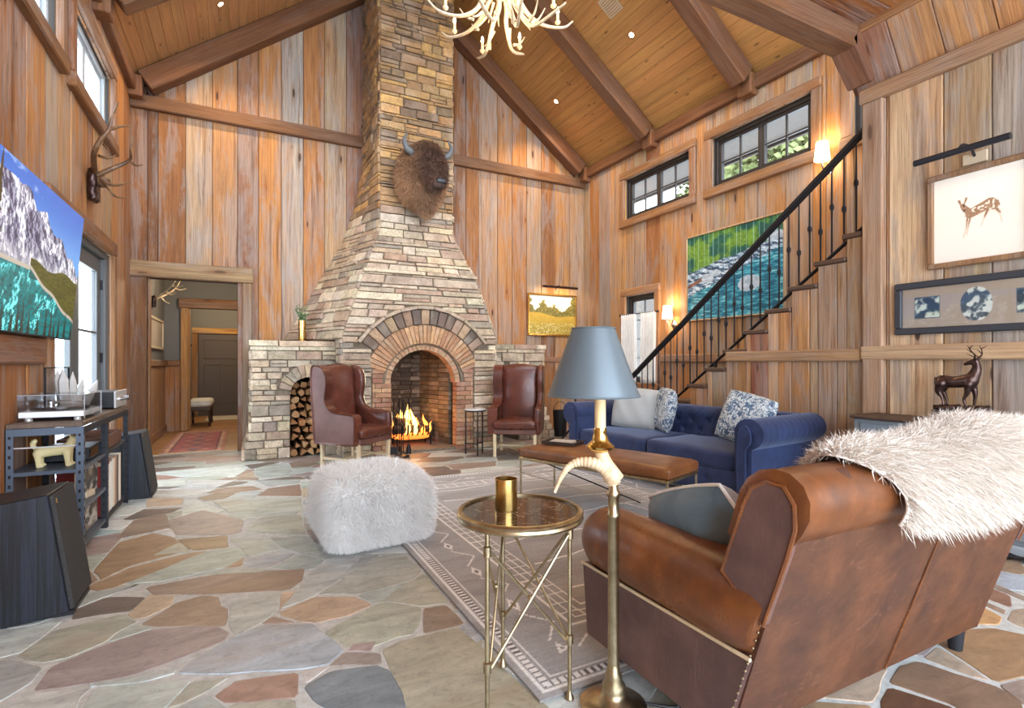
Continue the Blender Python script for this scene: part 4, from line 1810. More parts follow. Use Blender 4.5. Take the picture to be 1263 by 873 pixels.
def wedge(name, cx, cz, r0, r1, a0, a1, y0, y1, col, mat, bev=0.005):
    """voussoir: angles measured from the vertical"""
    pts = []
    for (r, a) in ((r0, a0), (r1, a0), (r1, a1), (r0, a1)):
        pts.append((cx + r * math.sin(a), cz + r * math.cos(a)))
    c = Vector((sum(p[0] for p in pts) / 4, (y0 + y1) / 2, sum(p[1] for p in pts) / 4))
    mb = MB()
    mb.prism([(p[0] - c.x + random.uniform(-.003, .003), p[1] - c.z + random.uniform(-.003, .003)) for p in pts], y0 - c.y, y1 - c.y, 'y', bev, None, col)
    return mb.build(name, MT[mat], FP, smooth=False, col=True, mw=Matrix.Translation(c - FO))


# outer stone ring
amax = math.asin(0.87 / R_O)
na = 15
for k in range(na):
    a0, a1 = -amax + 2 * amax * k / na + 0.006, -amax + 2 * amax * (k + 1) / na - 0.006
    wedge('arch_stone', AC[0], AC[1], R_S + 0.006, R_O - 0.035, a0, a1, 6.775 + random.uniform(-.008, .008), 6.9, vary(random.choice([rgb(146, 118, 96), rgb(120, 102, 90), rgb(166, 138, 112), rgb(112, 98, 88), rgb(178, 150, 118)])), 'ledge_stone', 0.009)
nb = 9
for k in range(nb):     # thin label course over the ring
    a0, a1 = -amax - 0.02 + 2 * (amax + 0.02) * k / nb + 0.003, -amax - 0.02 + 2 * (amax + 0.02) * (k + 1) / nb - 0.003
    wedge('label_stone', AC[0], AC[1], R_O - 0.03, R_O + 0.012, a0, a1, 6.74, 6.9, vary(rgb(178, 160, 138), 0.06), 'ledge_stone', 0.004)
# brick ring, springing from brick jambs
bmax = math.radians(72)
nbk = 31
for k in range(nbk):
    a0, a1 = -bmax + 2 * bmax * k / nbk + 0.004, -bmax + 2 * bmax * (k + 1) / nbk - 0.004
    wedge('arch_brick', AC[0], AC[1], R_B + 0.004, R_S, a0, a1, 6.80 + random.uniform(-.004, .004), 6.95, vary(random.choice([rgb(196, 152, 112), rgb(180, 136, 100), rgb(168, 126, 94)]), 0.08), 'brick_clay', 0.004)
# inner recessed ring
for k in range(25):
    a0, a1 = -PI / 2 + PI * k / 25 + 0.003, -PI / 2 + PI * (k + 1) / 25 - 0.003
    wedge('soffit_brick', AC[0], SPR, R_I, R_B - 0.03, a0, a1, 6.86, 7.06, vary(rgb(190, 150, 116), 0.06), 'brick_clay', 0.004)
# jamb bricks
z = 0.0
row = 0
while z < 1.20:
    hb = 0.062
    for s in (-1, 1):
        x_in = R_I if z < SPR else math.sqrt(max(0, (R_B) ** 2 - (z - AC[1]) ** 2)) + 0.01
        if z > 1.06:
            x_in = R_B
        xo = 0.70
        if z > AC[1] + 0.17:
            xo = max(x_in + 0.05, R_S * math.sin(math.radians(72)) - 0.02) if z < AC[1] + 0.25 else 0
        if xo <= x_in:
            continue
        xs_ = [x_in, x_in + (0.13 if row % 2 else 0.21), xo] if xo - x_in > 0.24 else [x_in, xo]
        if z > 1.06:
            continue
        for i in range(len(xs_) - 1):
            a, b = sorted((AC[0] + s * (xs_[i] + 0.003), AC[0] + s * (xs_[i + 1] - 0.003)))
            c = Vector(((a + b) / 2, 6.88, z + hb / 2))
            mb = MB()
            mb.box((a - c.x, -0.075 + random.uniform(-.004, .004), -hb / 2 + 0.003), (b - c.x, 0.09, hb / 2 - 0.003), 0.004, col=vary(random.choice([rgb(184, 140, 106), rgb(168, 124, 96), rgb(198, 158, 122), rgb(160, 112, 90)]), 0.08))
            mb.build('brick', MT['brick_clay'], FP, smooth=False, col=True, mw=Matrix.Translation(c - FO))
    z += hb
    row += 1


# solid core with the arch and niches cut out
def arch_poly(x0, x1, ztop, o0, o1, spr):
    r, cx = (o1 - o0) / 2, (o0 + o1) / 2
    pts = [(x0, 0), (o0, 0), (o0, spr)]
    for k in range(1, 16):
        a = PI - PI * k / 16
        pts.append((cx + r * math.cos(a), spr + r * math.sin(a)))
    pts += [(o1, spr), (o1, 0), (x1, 0), (x1, ztop), (x0, ztop)]
    return pts


def core(name, poly, y0, y1, mat='mortar'):
    mb = MB()
    mb.prism([(x - FO.x, z) for x, z in poly], y0 - FO.y, y1 - FO.y, 'y')
    return mb.build(name, MT[mat], FP, smooth=False)


core('core_front', arch_poly(1.10, 3.22, 1.53, AC[0] - R_B + 0.028, AC[0] + R_B - 0.028, SPR), 6.83, 7.08)
mb = MB()
for side_z in range(len(LEV) - 1):
    if side_z == 0:
        continue
ring = []
for k, L in enumerate(LEV[1:]):
    z = L[0]
    e = 0.014
    ring.append([(L[1] + e - FO.x, L[3] + e - FO.y, z), (L[2] - e - FO.x, L[3] + e - FO.y, z), (L[5] - e - FO.x, 8.06 - FO.y, z), (L[4] + e - FO.x, 8.06 - FO.y, z)])
vs = [p for r in ring for p in r]
fs = [[0, 3, 2, 1], [len(vs) - 4 + k for k in range(4)]]
for k in range(len(ring) - 1):
    for i in range(4):
        j = (i + 1) % 4
        fs.append([k * 4 + i, k * 4 + j, (k + 1) * 4 + j, (k + 1) * 4 + i])
mb.add(vs, fs)
mb.build('core_chimney', MT['mortar'], FP, smooth=False)
for (x0, x1), (n0, n1, ns) in zip(WING, NICHE):
    core('core_wing', arch_poly(x0 + 0.012, x1 - 0.012 if x1 > 2 else x1 + 0.05, WTOP + 0.04, n0, n1, ns), WY + 0.014, 8.05)
    mb = MB()
    mb.box((n0 - FO.x - 0.02, 8.0 - FO.y, 0), (n1 - FO.x + 0.02, 8.04 - FO.y, 1.1))
    mb.build('niche_back', MT['soot'], FP, smooth=False)
    nc, nr = (n0 + n1) / 2, (n1 - n0) / 2
    for k in range(11):
        a0, a1 = -1.35 + 2.7 * k / 11 + 0.01, -1.35 + 2.7 * (k + 1) / 11 - 0.01
        wedge('arch_stone', nc, ns, nr, nr + random.uniform(0.14, 0.175), a0, a1, WY - 0.014 + random.uniform(-.008, .008), WY + 0.12, stone_col(1), 'ledge_stone', 0.006)

# firebox: splayed brick sides, back, floor, soot
FB0, FB1, FYB = 1.90, 2.44, 7.85
fire_brick = lambda: vary(random.choice([rgb(112, 96, 78), rgb(96, 82, 66), rgb(128, 108, 86)]), 0.1)
zz_ = 0.0
row = 0
while zz_ < 1.36:
    hb = 0.066
    k0 = 1 - max(0, zz_ - 0.8) * 0.5
    # back
    n = 3
    soot_brick = lambda: vary(rgb(58, 50, 43), 0.15)
    for i in range(n):
        a = FB0 + (FB1 - FB0) * (i / n) + (0.03 if row % 2 else 0)
        b = FB0 + (FB1 - FB0) * ((i + 1) / n) + (0.03 if row % 2 else 0)
        c = Vector(((a + b) / 2, FYB, zz_ + hb / 2))
        mb = MB()
        mb.box((a - c.x + 0.003, -0.02, -hb / 2 + 0.003), (b - c.x - 0.003, 0.05, hb / 2 - 0.003), 0.003, col=soot_brick())
        mb.build('firebox_brick', MT['brick_clay'], FP, smooth=False, col=True, mw=Matrix.Translation(c - FO))
    for s, xa, xb in ((-1, AC[0] - R_I, FB0), (1, AC[0] + R_I, FB1)):
        pa, pb = Vector((xa, 7.05, 0)), Vector((xb, FYB, 0))
        for i in range(3):
            q0, q1 = pa + (pb - pa) * (i / 3), pa + (pb - pa) * ((i + 1) / 3)
            m = (q0 + q1) / 2
            L = (q1 - q0).length
            an = math.atan2(q1.y - q0.y, q1.x - q0.x)
            mb = MB()
            mb.box((-L / 2 + 0.003, -0.03, -hb / 2 + 0.003), (L / 2 - 0.003, 0.03, hb / 2 - 0.003), 0.003, col=soot_brick() if s < 0 else fire_brick())
            M = Matrix.Translation(Vector((m.x, m.y, zz_ + hb / 2)) - FO) @ Matrix.Rotation(an, 4, 'Z')
            mb.build('firebox_brick', MT['brick_clay'], FP, smooth=False, col=True, mw=M)
    zz_ += hb
    row += 1
mb = MB()
mb.box((1.65 - FO.x, 6.82 - FO.y, -0.01), (2.70 - FO.x, 7.92 - FO.y, 0.035), 0.004)
mb.build('hearth_floor', MT['mortar'], FP, smooth=False)
mb = MB()
mb.prism([(1.66 - FO.x, 7.06 - FO.y), (2.68 - FO.x, 7.06 - FO.y), (FB1 + 0.12 - FO.x, 7.95 - FO.y), (FB0 - 0.12 - FO.x, 7.95 - FO.y)], 1.36, 1.40, 'z')
mb.build('smoke_shelf', MT['soot'], FP, smooth=False)

# fire basket, burning logs, flames
G = thing('fire_grate', 'black iron fire grate of slanting bars inside the arched hearth', 'grate', (2.14, 7.33, 0.035))
for k in range(8):
    x = -0.26 + k * 0.075
    mb = MB()
    mb.tube(smoothpath([(x, -0.20, 0.30), (x, -0.17, 0.16), (x, 0.0, 0.12), (x, 0.16, 0.16), (x, 0.19, 0.30)], 4), 0.010, 6)
    mb.build('bar', MT['soot_iron'], G)
for y in (-0.13, 0.13):
    mb = MB()
    mb.tube([(-0.30, y, 0.128), (0.30, y, 0.128)], 0.011, 6)
    mb.build('rail', MT['soot_iron'], G)
    for x in (-0.24, 0.24):
        mb = MB()
        mb.tube([(x, y, 0.125), (x, y, 0.0)], 0.012, 6)
        mb.build('leg', MT['soot_iron'], G)


def log_mesh(L, r, seed, split=True):
    r0 = random.Random(seed)
    n = 7
    a0 = r0.uniform(0, 6.28)
    span = r0.uniform(1.5, 2.6) if split else 2 * PI
    pts = [(0, 0)] if split else []
    m = 5 if split else 9
    for k in range(m + (1 if split else 0)):
        a = a0 + span * k / m
        rr_ = r * r0.uniform(0.9, 1.08)
        pts.append((rr_ * math.cos(a), rr_ * math.sin(a)))
    cx, cy = sum(p[0] for p in pts) / len(pts), sum(p[1] for p in pts) / len(pts)
    pts = [(p[0] - cx, p[1] - cy) for p in pts]
    return pts


t = NT('charred_log')
t.base(t.ramp(t.noise(t.coord((8, 8, 8)), 4, 5, 0.7), (0.4, rgb(24, 20, 18)), (0.7, rgb(92, 72, 58))))
t.set(Roughness=0.95)
MT['charred_log'] = t.m
t = NT('split_log')
a_ = t.noise(t.coord((40, 40, 3)), 1, 4, 0.6)
t.base(t.mix(t.ramp(a_, (0.3, 0.0), (0.7, 1.0)), t.mix(1.0, t.col(), (0.72, 0.68, 0.64), 'MULTIPLY'), t.col()))
t.set(Roughness=0.9)
t.bump(a_, 0.5, 0.01)
MT['split_log'] = t.m
for k, (x, y, z, an, tilt) in enumerate([(-0.02, -0.07, 0.21, 0.1, 0.05), (0.02, 0.08, 0.21, -0.12, -0.04), (0.0, 0.0, 0.31, 0.3, 0.1)]):
    pts = log_mesh(0.5, 0.07, 40 + k, False)
    mb = MB()
    mb.prism(pts, -0.27, 0.27, 'x', 0.008)
    o = mb.build('burning_log', MT['charred_log'], None, smooth=False)
    o.location = (2.14 + x, 7.33 + y, 0.035 + z)
    o.rotation_euler = (0, tilt, an)
    tag(o, ['charred log at the front of the burning fire', 'charred log at the back of the burning fire', 'charred log lying across the top of the fire'][k], 'log')
FLM = thing('flames', 'orange and yellow flames rising from the logs in the hearth', 'fire', (2.08, 7.30, 0.2))
rf = random.Random(3)
for k, (x, y, h, r) in enumerate([(-0.10, 0.0, 0.40, 0.055), (0.0, 0.02, 0.46, 0.06), (0.08, -0.02, 0.34, 0.05), (-0.18, 0.03, 0.28, 0.045), (0.15, 0.0, 0.22, 0.045), (0.23, 0.03, 0.26, 0.045), (-0.05, -0.10, 0.22, 0.04), (0.06, -0.12, 0.18, 0.04), (0.29, -0.04, 0.16, 0.035), (0.18, -0.12, 0.13, 0.035)]):
    w1, w2 = rf.uniform(-0.04, 0.04), rf.uniform(-0.06, 0.06)
    path = smoothpath([(x, y, 0), (x + w1, y, h * 0.35), (x + w1 * 0.2 + w2 * 0.4, y, h * 0.7), (x + w2, y, h)], 5)
    n = len(path)
    rad = [r * (0.55 + 0.9 * math.sin(PI * min(1, (i / (n - 1)) * 1.15 + 0.1)) ** 1.0) * (1 - (i / (n - 1)) ** 2.5) + 0.002 for i in range(n)]
    mb = MB()
    mb.tube(path, rad, 8, flat=0.6)
    mb.build('flame', MT['flame_core'] if k in (0, 1, 2, 6, 7) else MT['flame'], FLM)
mb = MB()
for k in range(1):
    mb.rbox((-0.22, -0.12, -0.07), (0.28, 0.12, 0.01), 0.03, 6, fn=lambda q, w: q + np.stack([0 * q[:, 0], 0 * q[:, 0], 0.02 * np.sin(q[:, 0] * 60) * np.cos(q[:, 1] * 50)], 1))
mb.build('ember_bed', MT['ember'], FLM)
lamp('fire_glow', (2.1, 7.2, 0.5), 9, (1.0, 0.45, 0.15), 0.12)

# firewood stacked in the left niche
n0, n1, ns = NICHE[0]
nc, nr = (n0 + n1) / 2, (n1 - n0) / 2
rl = random.Random(9)
ORD = ['first', 'second', 'third', 'fourth', 'fifth', 'sixth', 'seventh', 'eighth', 'ninth', 'tenth', 'eleventh', 'twelfth', 'thirteenth', 'fourteenth', 'fifteenth', 'sixteenth', 'seventeenth', 'eighteenth', 'nineteenth', 'twentieth']
zrow = 0.0
rowi = 0
cntl = 0
logdata = {}
while zrow < 0.98:
    step = 0.094
    hw = nr - 0.01 if zrow + 0.05 < ns else math.sqrt(max(0, nr * nr - (zrow + 0.06 - ns) ** 2)) - 0.01
    if hw < 0.06:
        break
    nlog = max(1, int(round(2 * hw / 0.095)))
    for k in range(nlog):
        x = nc - hw + (k + 0.5) * 2 * hw / nlog + (0.022 if rowi % 2 else -0.012) * (0.5 if zrow > 0.75 else 1) + rl.uniform(-0.006, 0.006)
        front = WY + 0.06 if zrow < 0.38 else WY + rl.uniform(0.22, 0.3)
        key = rl.randrange(9)
        lit = zrow < 0.42
        kk = (key, lit)
        if kk not in logdata:
            rk = random.Random(200 + key)
            ns_ = rk.choice([3, 4, 4, 5])
            pts = [(0.052 * rk.uniform(0.85, 1.1) * math.cos(2 * PI * (q + rk.uniform(-0.2, 0.2)) / ns_), 0.052 * rk.uniform(0.85, 1.1) * math.sin(2 * PI * (q + rk.uniform(-0.2, 0.2)) / ns_)) for q in range(ns_)]
            pts = [p for q in range(ns_) for p in (pts[q], ((pts[q][0] + pts[(q + 1) % ns_][0]) * 0.56, (pts[q][1] + pts[(q + 1) % ns_][1]) * 0.56))]
            mb = MB()
            mb.prism(pts, 0, 0.4, 'y', 0.004, None, vary(random.choice([rgb(196, 146, 98), rgb(178, 124, 80), rgb(210, 164, 118), rgb(168, 112, 72)]), 0.08))
            o = mb.build('firewood_log', MT['split_log'], None, smooth=False, col=True)
            logdata[kk] = o
        else:
            o = logdata[kk].copy()
            COL.objects.link(o)
        o.location = (x, front + rl.uniform(-0.03, 0.02), zrow + 0.046 + (rl.uniform(0, 0.018) if rowi else 0.003))
        o.rotation_euler = (0, rl.choice([0.0, 0.4, 1.57, 2.2, 3.1, 4.0, 5.0]), 0)
        tag(o, f'split firewood log, {ORD[k]} from the left in the {ORD[rowi]} row up of the niche', 'log', 'firewood stacked in the stone niche')
        cntl += 1
    zrow += step
    rowi += 1


# ------------------------------------------------------------------ hall beyond the doorway
HX0, HX1, HY1, HZC = -1.22, 0.55, 10.85, 2.70
OX0, OX1, OZ = -0.863, 0.06, 2.16
mb = MB()
mb.box((HX0 - 0.5, YB + 0.12, -0.14), (HX1 + 0.3, 14.0, -0.004))
o = mb.build('floor_hall', MT['grout'], None, smooth=False)
o['kind'] = 'structure'
for k, y in enumerate(np.arange(YB + 0.12, 13.6, 0.16)):
    mb = MB()
    mb.box((-0.95, -0.077, -0.004), (0.95, 0.077, 0.0), 0.002, col=vary(rgb(168, 118, 72), 0.1))
    M = Matrix.Translation((-0.3, y + 0.08, 0.0)) @ Matrix.Rotation(PI / 2, 4, 'Y')
    mb = MB()
    mb.box((0.0, -0.077, -0.93), (0.004, 0.077, 0.93), 0.001, col=vary(rgb(176, 126, 78), 0.1))
    mb.build('floor_board', MT['fine_wood'], o, smooth=False, col=True, mw=M)


def slabwall(name, lo, hi, mat):
    mb = MB()
    mb.box(lo, hi)
    w = mb.build(name, MT[mat], None, smooth=False)
    w['kind'] = 'structure'
    return w


wh = slabwall('wall_hall_side', (HX0 - 0.1, YB + 0.12, 0), (HX0, HY1, HZC), 'grey_wall')
slabwall('wall_hall_right', (HX1, YB + 0.12, 0), (HX1 + 0.1, 13.8, HZC), 'grey_wall')
slabwall('ceiling_hall', (HX0 - 0.5, YB + 0.12, HZC), (HX1 + 0.1, 13.8, HZC + 0.1), 'dark_ceiling')
mb = MB()
mb.prism([(HX0 - 0.1, 0), (OX0, 0), (OX0, OZ), (OX1, OZ), (OX1, 0), (HX1, 0), (HX1, HZC), (HX0 - 0.1, HZC)], HY1, HY1 + 0.12, 'y')
wf = mb.build('wall_hall_far', MT['grey_wall'], None, smooth=False)
wf['kind'] = 'structure'
ww = slabwall('wall_entry_side', (OX0 - 0.25, HY1 + 0.12, 0), (OX0 - 0.15, 13.8, HZC), 'grey_wall')
we = slabwall('wall_entry_back', (OX0 - 0.25, 13.7, 0), (HX1, 13.8, HZC), 'grey_wall')
# wainscot boards and rails
yy = widths(YB + 0.13, HY1, 0.2, 0.3)
for i in range(len(yy) - 1):
    M = frame_m((HX0, (yy[i] + yy[i + 1]) / 2, 0.575), (1, 0, 0))
    board('wainscot_board', wh, M, yy[i + 1] - yy[i] - 0.004, 0.02, -0.575, -0.575, 0.575, 0.575, vary(rgb(178, 128, 76)), 'barn_wood')
xx = widths(HX0, OX0 - 0.1, 0.14, 0.2)
for i in range(len(xx) - 1):
    M = frame_m(((xx[i] + xx[i + 1]) / 2, HY1, 0.575), (0, -1, 0))
    board('wainscot_board', wf, M, xx[i + 1] - xx[i] - 0.004, 0.02, -0.575, -0.575, 0.575, 0.575, vary(rgb(168, 118, 70)), 'barn_wood')
beam('wainscot_rail', wh, (HX0 + 0.03, YB + 0.13, 1.19), (HX0 + 0.03, HY1 - 0.02, 1.19), 0.05, 0.10, 'trim_wood', rgb(150, 104, 62))
beam('wainscot_rail', wf, (HX0 + 0.05, HY1 - 0.03, 1.19), (OX0 - 0.1, HY1 - 0.03, 1.19), 0.05, 0.10, 'trim_wood', rgb(140, 96, 58))
beam('wainscot_base', wh, (HX0 + 0.03, YB + 0.13, 0.07), (HX0 + 0.03, HY1 - 0.02, 0.07), 0.03, 0.14, 'trim_wood', rgb(168, 120, 72))
beam('opening_post', wf, (OX0 - 0.05, HY1 - 0.04, 0), (OX0 - 0.05, HY1 - 0.04, OZ), 0.12, 0.09, 'trim_wood', rgb(190, 142, 84), up=(0, 1, 0))
beam('opening_post', wf, (OX1 + 0.05, HY1 - 0.04, 0), (OX1 + 0.05, HY1 - 0.04, OZ), 0.12, 0.09, 'trim_wood', rgb(168, 122, 72), up=(0, 1, 0))
beam('opening_lintel', wf, (OX0 - 0.14, HY1 - 0.05, OZ + 0.08), (OX1 + 0.12, HY1 - 0.05, OZ + 0.08), 0.17, 0.10, 'trim_wood', rgb(140, 96, 56), up=(0, 1, 0))
for x in (OX0 + 0.015, OX1 - 0.015):
    beam('opening_jamb', wf, (x, HY1 + 0.06, 0), (x, HY1 + 0.06, OZ), 0.03, 0.14, 'trim_wood', rgb(184, 134, 78), up=(0, 1, 0))
# entry door
D2 = thing('door_2', None, None, (-0.42, 13.68, 0))
D2['kind'] = 'structure'
mb = MB()
mb.box((-0.47, -0.03, 0), (0.47, 0.01, 1.84), 0.004)
mb.build('door_slab', MT['brown_door'], D2, smooth=False)
for (x0, x1, z0, z1) in ((-0.36, 0.36, 1.28, 1.72), (-0.36, -0.04, 0.3, 1.16), (0.04, 0.36, 0.3, 1.16)):
    mb = MB()
    for lo, hi in (((x0, z0), (x1, z0 + 0.02)), ((x0, z1 - 0.02), (x1, z1)), ((x0, z0 + 0.02), (x0 + 0.02, z1 - 0.02)), ((x1 - 0.02, z0 + 0.02), (x1, z1 - 0.02))):
        mb.box((lo[0], -0.042, lo[1]), (hi[0], -0.02, hi[1]), 0.003)
    mb.build('door_panel', MT['brown_door'], D2, smooth=False)
mb = MB()
mb.tube([(0.41, -0.03, 0.95), (0.41, -0.08, 0.95), (0.33, -0.08, 0.95)], 0.011, 8)
mb.build('door_handle', MT['chrome'], D2)
mb = MB()
mb.lathe([(0, 0), (0.025, 0), (0.025, 0.02), (0, 0.025)], 12, M=Matrix.Translation((0.41, -0.025, 1.08)) @ Matrix.Rotation(PI / 2, 4, 'X'))
mb.build('door_lock', MT['chrome'], D2)
beam('casing', D2, (-0.62, -0.05, 1.91), (0.62, -0.05, 1.91), 0.05, 0.13, 'trim_wood', rgb(200, 152, 88))
beam('casing', D2, (-0.55, -0.05, 0), (-0.55, -0.05, 1.84), 0.14, 0.05, 'trim_wood', rgb(150, 104, 60), up=(0, 1, 0))
lamp('hall_lamp', (-0.35, 9.4, 2.5), 34, (1.0, 0.80, 0.55), 0.08)
lamp('entry_lamp', (-0.3, 12.3, 2.5), 55, (1.0, 0.80, 0.52), 0.08)


def bordered_rug(u, v):
    c = np.zeros(u.shape + (3,)) + np.array([172, 74, 54])
    e = np.minimum(np.minimum(u, 1 - u) * 0.75, np.minimum(v, 1 - v) * 2.4)
    c = np.where((e < 0.10)[..., None], np.array([190, 120, 84]), c)
    c = np.where((np.abs(e - 0.06) < 0.018)[..., None], np.array([206, 160, 120]), c)
    c = np.where((np.abs(e - 0.11) < 0.012)[..., None], np.array([120, 50, 42]), c)
    d = np.abs(((v * 5) % 1) - 0.5) + np.abs(u - 0.5) * 1.6
    m = (e > 0.12)
    c = np.where((m & (d < 0.42))[..., None], np.array([200, 130, 88]), c)
    c = np.where((m & (d < 0.30))[..., None], np.array([150, 58, 46]), c)
    c = np.where((m & (d < 0.16))[..., None], np.array([110, 84, 80]), c)
    return c * (0.8 + 0.4 * fbm(u * 14, v * 30, 3))[..., None]


RH = thing('runner_rug', 'red patterned runner rug lying in the hall beyond the doorway', 'rug', (-0.6, 9.3, 0.004))
M = Matrix.Translation((0, 0, 0.011)) @ Matrix.Rotation(-PI / 2, 4, 'X')
print_sheet('pile', 0.74, 2.36, 60, 150, bordered_rug, MT['rug_wool'], RH, M)
mb = MB()
mb.box((-0.37, -1.18, 0), (0.37, 1.18, 0.01))
mb.build('backing', MT['card'], RH, smooth=False)
mb = MB()
mb.box((-0.35, -0.45, 0), (0.45, 0.45, 0.01), 0.004, col=rgb(212, 196, 170))
o = mb.build('door_mat', MT['rug_wool'], None, smooth=False, col=True)
o.location = (-0.35, 12.9, 0.004)
tag(o, 'small pale mat in front of the dark entry door', 'mat')
# bench
B = thing('hall_bench', 'small bench with pale cushioned seat beyond the second hall opening', 'bench', (-0.72, 11.75, 0.0))
mb = MB()
mb.rbox((-0.20, -0.42, 0.36), (0.20, 0.42, 0.50), 0.06, 8)
mb.build('seat_cushion', MT['bench_cloth'], B)
mb = MB()
mb.box((-0.19, -0.41, 0.30), (0.19, 0.41, 0.37), 0.01, col=rgb(80, 54, 36))
mb.build('apron', MT['fine_wood'], B, smooth=False, col=True)
for x in (-0.16, 0.16):
    for y in (-0.37, 0.37):
        mb = MB()
        mb.lathe([(0.018, 0), (0.022, 0.05), (0.016, 0.1), (0.025, 0.17), (0.016, 0.24), (0.022, 0.31)], 10, (x, y, 0.0), col=rgb(70, 46, 30))
        mb.build('leg', MT['fine_wood'], B, col=True)
# coat rail
K = thing('coat_rail', 'dark wooden coat rail with pegs on the wall above the hall bench', 'coat rack', (OX0 - 0.148, 11.7, 1.5))
mb = MB()
mb.box((0.0, -0.5, -0.05), (0.025, 0.5, 0.05), 0.005, col=rgb(86, 62, 44))
mb.build('board', MT['fine_wood'], K, smooth=False, col=True)
for y in (-0.4, -0.2, 0, 0.2, 0.4):
    mb = MB()
    mb.tube([(0.02, y, 0), (0.09, y, 0.02), (0.11, y, 0.05)], [0.012, 0.01, 0.014], 8)
    mb.build('peg', MT['iron'], K)
# hall picture and switch
Pn = thing('hall_picture', 'pale framed picture on the grey hall wall under the small antlers', 'picture', (HX0 + 0.022, 9.7, 1.65))
mb = MB()
for lo, hi in (((-0.75, -0.24), (0.75, -0.20)), ((-0.75, 0.20), (0.75, 0.24)), ((-0.75, -0.20), (-0.71, 0.20)), ((0.71, -0.20), (0.75, 0.20))):
    mb.box((-0.02, lo[0], lo[1]), (0.02, hi[0], hi[1]), 0.004)
mb.build('frame', MT['card'], Pn, smooth=False)
mb = MB()
mb.box((-0.015, -0.72, -0.21), (0.0, 0.72, 0.21))
mb.build('sheet', MT['mat_board'], Pn, smooth=False)
mb = MB()
mb.box((0, -0.06, -0.06), (0.012, 0.06, 0.06), 0.003)
o = mb.build('light_switch', MT['white_gloss'], None, smooth=False)
o.location = (HX0 + 0.002, 8.9, 1.33)
tag(o, 'white light switch plate on the hall wall under the framed picture', 'switch')


# ------------------------------------------------------------------ antlers
def stem(mb, pts, r0, r1, n=5, seg=7):
    P = smoothpath(pts, n)
    m = len(P)
    mb.tube(P, [r0 + (r1 - r0) * (i / (m - 1)) ** 1.3 for i in range(m)], seg)


def px3(px, py, X):
    Y, d = on_x(px, X)
    return Vector((X, Y, zat(py, d)))


E = thing('elk_antler_mount', 'branching dark elk antlers mounted on carved plaque above the patio door', 'antlers', tuple(px3(110, 228, XL + 0.03)))
eo = Vector(E.location)
mb = MB()
rngp = np.random.default_rng(4)
mb.rbox((0.0, -0.09, -0.15), (0.07, 0.09, 0.15), 0.05, 10, fn=lambda q, w: q + np.stack([0.012 * np.sin(q[:, 2] * 90) * np.cos(q[:, 1] * 70), 0.01 * np.sin(q[:, 2] * 55 + 1), 0 * q[:, 0]], 1))
mb.build('plaque', MT['bronze'], E)
mb = MB()
mb.ell((0.09, 0.0, 0.05), (0.07, 0.06, 0.06), 6)
mb.build('skull_cap', MT['antler'], E)
sets = [
    [((117, 212, -1.18), (116, 190, -1.12), (124, 172, -1.06), (134, 160, -1.0), (139, 143, -0.97), (146, 126, -0.95)), 0.024],
    [((134, 160, -1.0), (148, 156, -0.96), (162, 155, -0.94)), 0.016],
    [((122, 192, -1.11), (134, 195, -1.06), (143, 191, -1.04)), 0.014],
    [((128, 178, -1.06), (133, 184, -1.02), (135, 187, -1.0)), 0.012],
    [((120, 216, -1.17), (138, 208, -1.06), (152, 202, -0.98), (161, 196, -0.92), (161, 184, -0.9), (165, 170, -0.88)), 0.022],
    [((160, 199, -0.92), (168, 204, -0.88), (176, 203, -0.86)), 0.013],
    [((121, 219, -1.17), (134, 227, -1.08), (148, 228, -1.02), (160, 224, -0.98)), 0.017],
    [((122, 221, -1.17), (132, 230, -1.1), (142, 242, -1.04), (156, 244, -1.0)), 0.016],
]
for pts, r in sets:
    mb = MB()
    stem(mb, [tuple(px3(*p) - eo) for p in pts], r, 0.005)
    mb.build('antler', MT['antler'], E)
for pts in (((142, 135, -0.96), (146, 126, -0.95)), ((162, 176, -0.89), (165, 170, -0.88))):
    pass

A2 = thing('small_antler_mount', 'small pale antlers mounted on the grey wall inside the hall', 'antlers', (HX0, 9.5, 2.12))
mb = MB()
mb.rbox((0, -0.06, -0.09), (0.05, 0.06, 0.09), 0.03, 6)
mb.build('plaque', MT['bronze'], A2)
for s in (-1, 1):
    mb = MB()
    stem(mb, [(0.05, 0.03 * s, 0.05), (0.16, 0.12 * s, 0.12), (0.28, 0.2 * s, 0.24), (0.36, 0.2 * s, 0.40)], 0.016, 0.005)
    mb.build('antler', MT['pale_antler'], A2)
    for (p, q) in (((0.18, 0.13 * s, 0.14), (0.30, 0.10 * s, 0.16)), ((0.27, 0.19 * s, 0.23), (0.42, 0.18 * s, 0.24)), ((0.10, 0.08 * s, 0.08), (0.22, 0.02 * s, -0.02))):
        mb = MB()
        m = ((p[0] + q[0]) / 2, (p[1] + q[1]) / 2, (p[2] + q[2]) / 2 - 0.02)
        stem(mb, [p, m, q], 0.011, 0.004)
        mb.build('tine', MT['pale_antler'], A2)

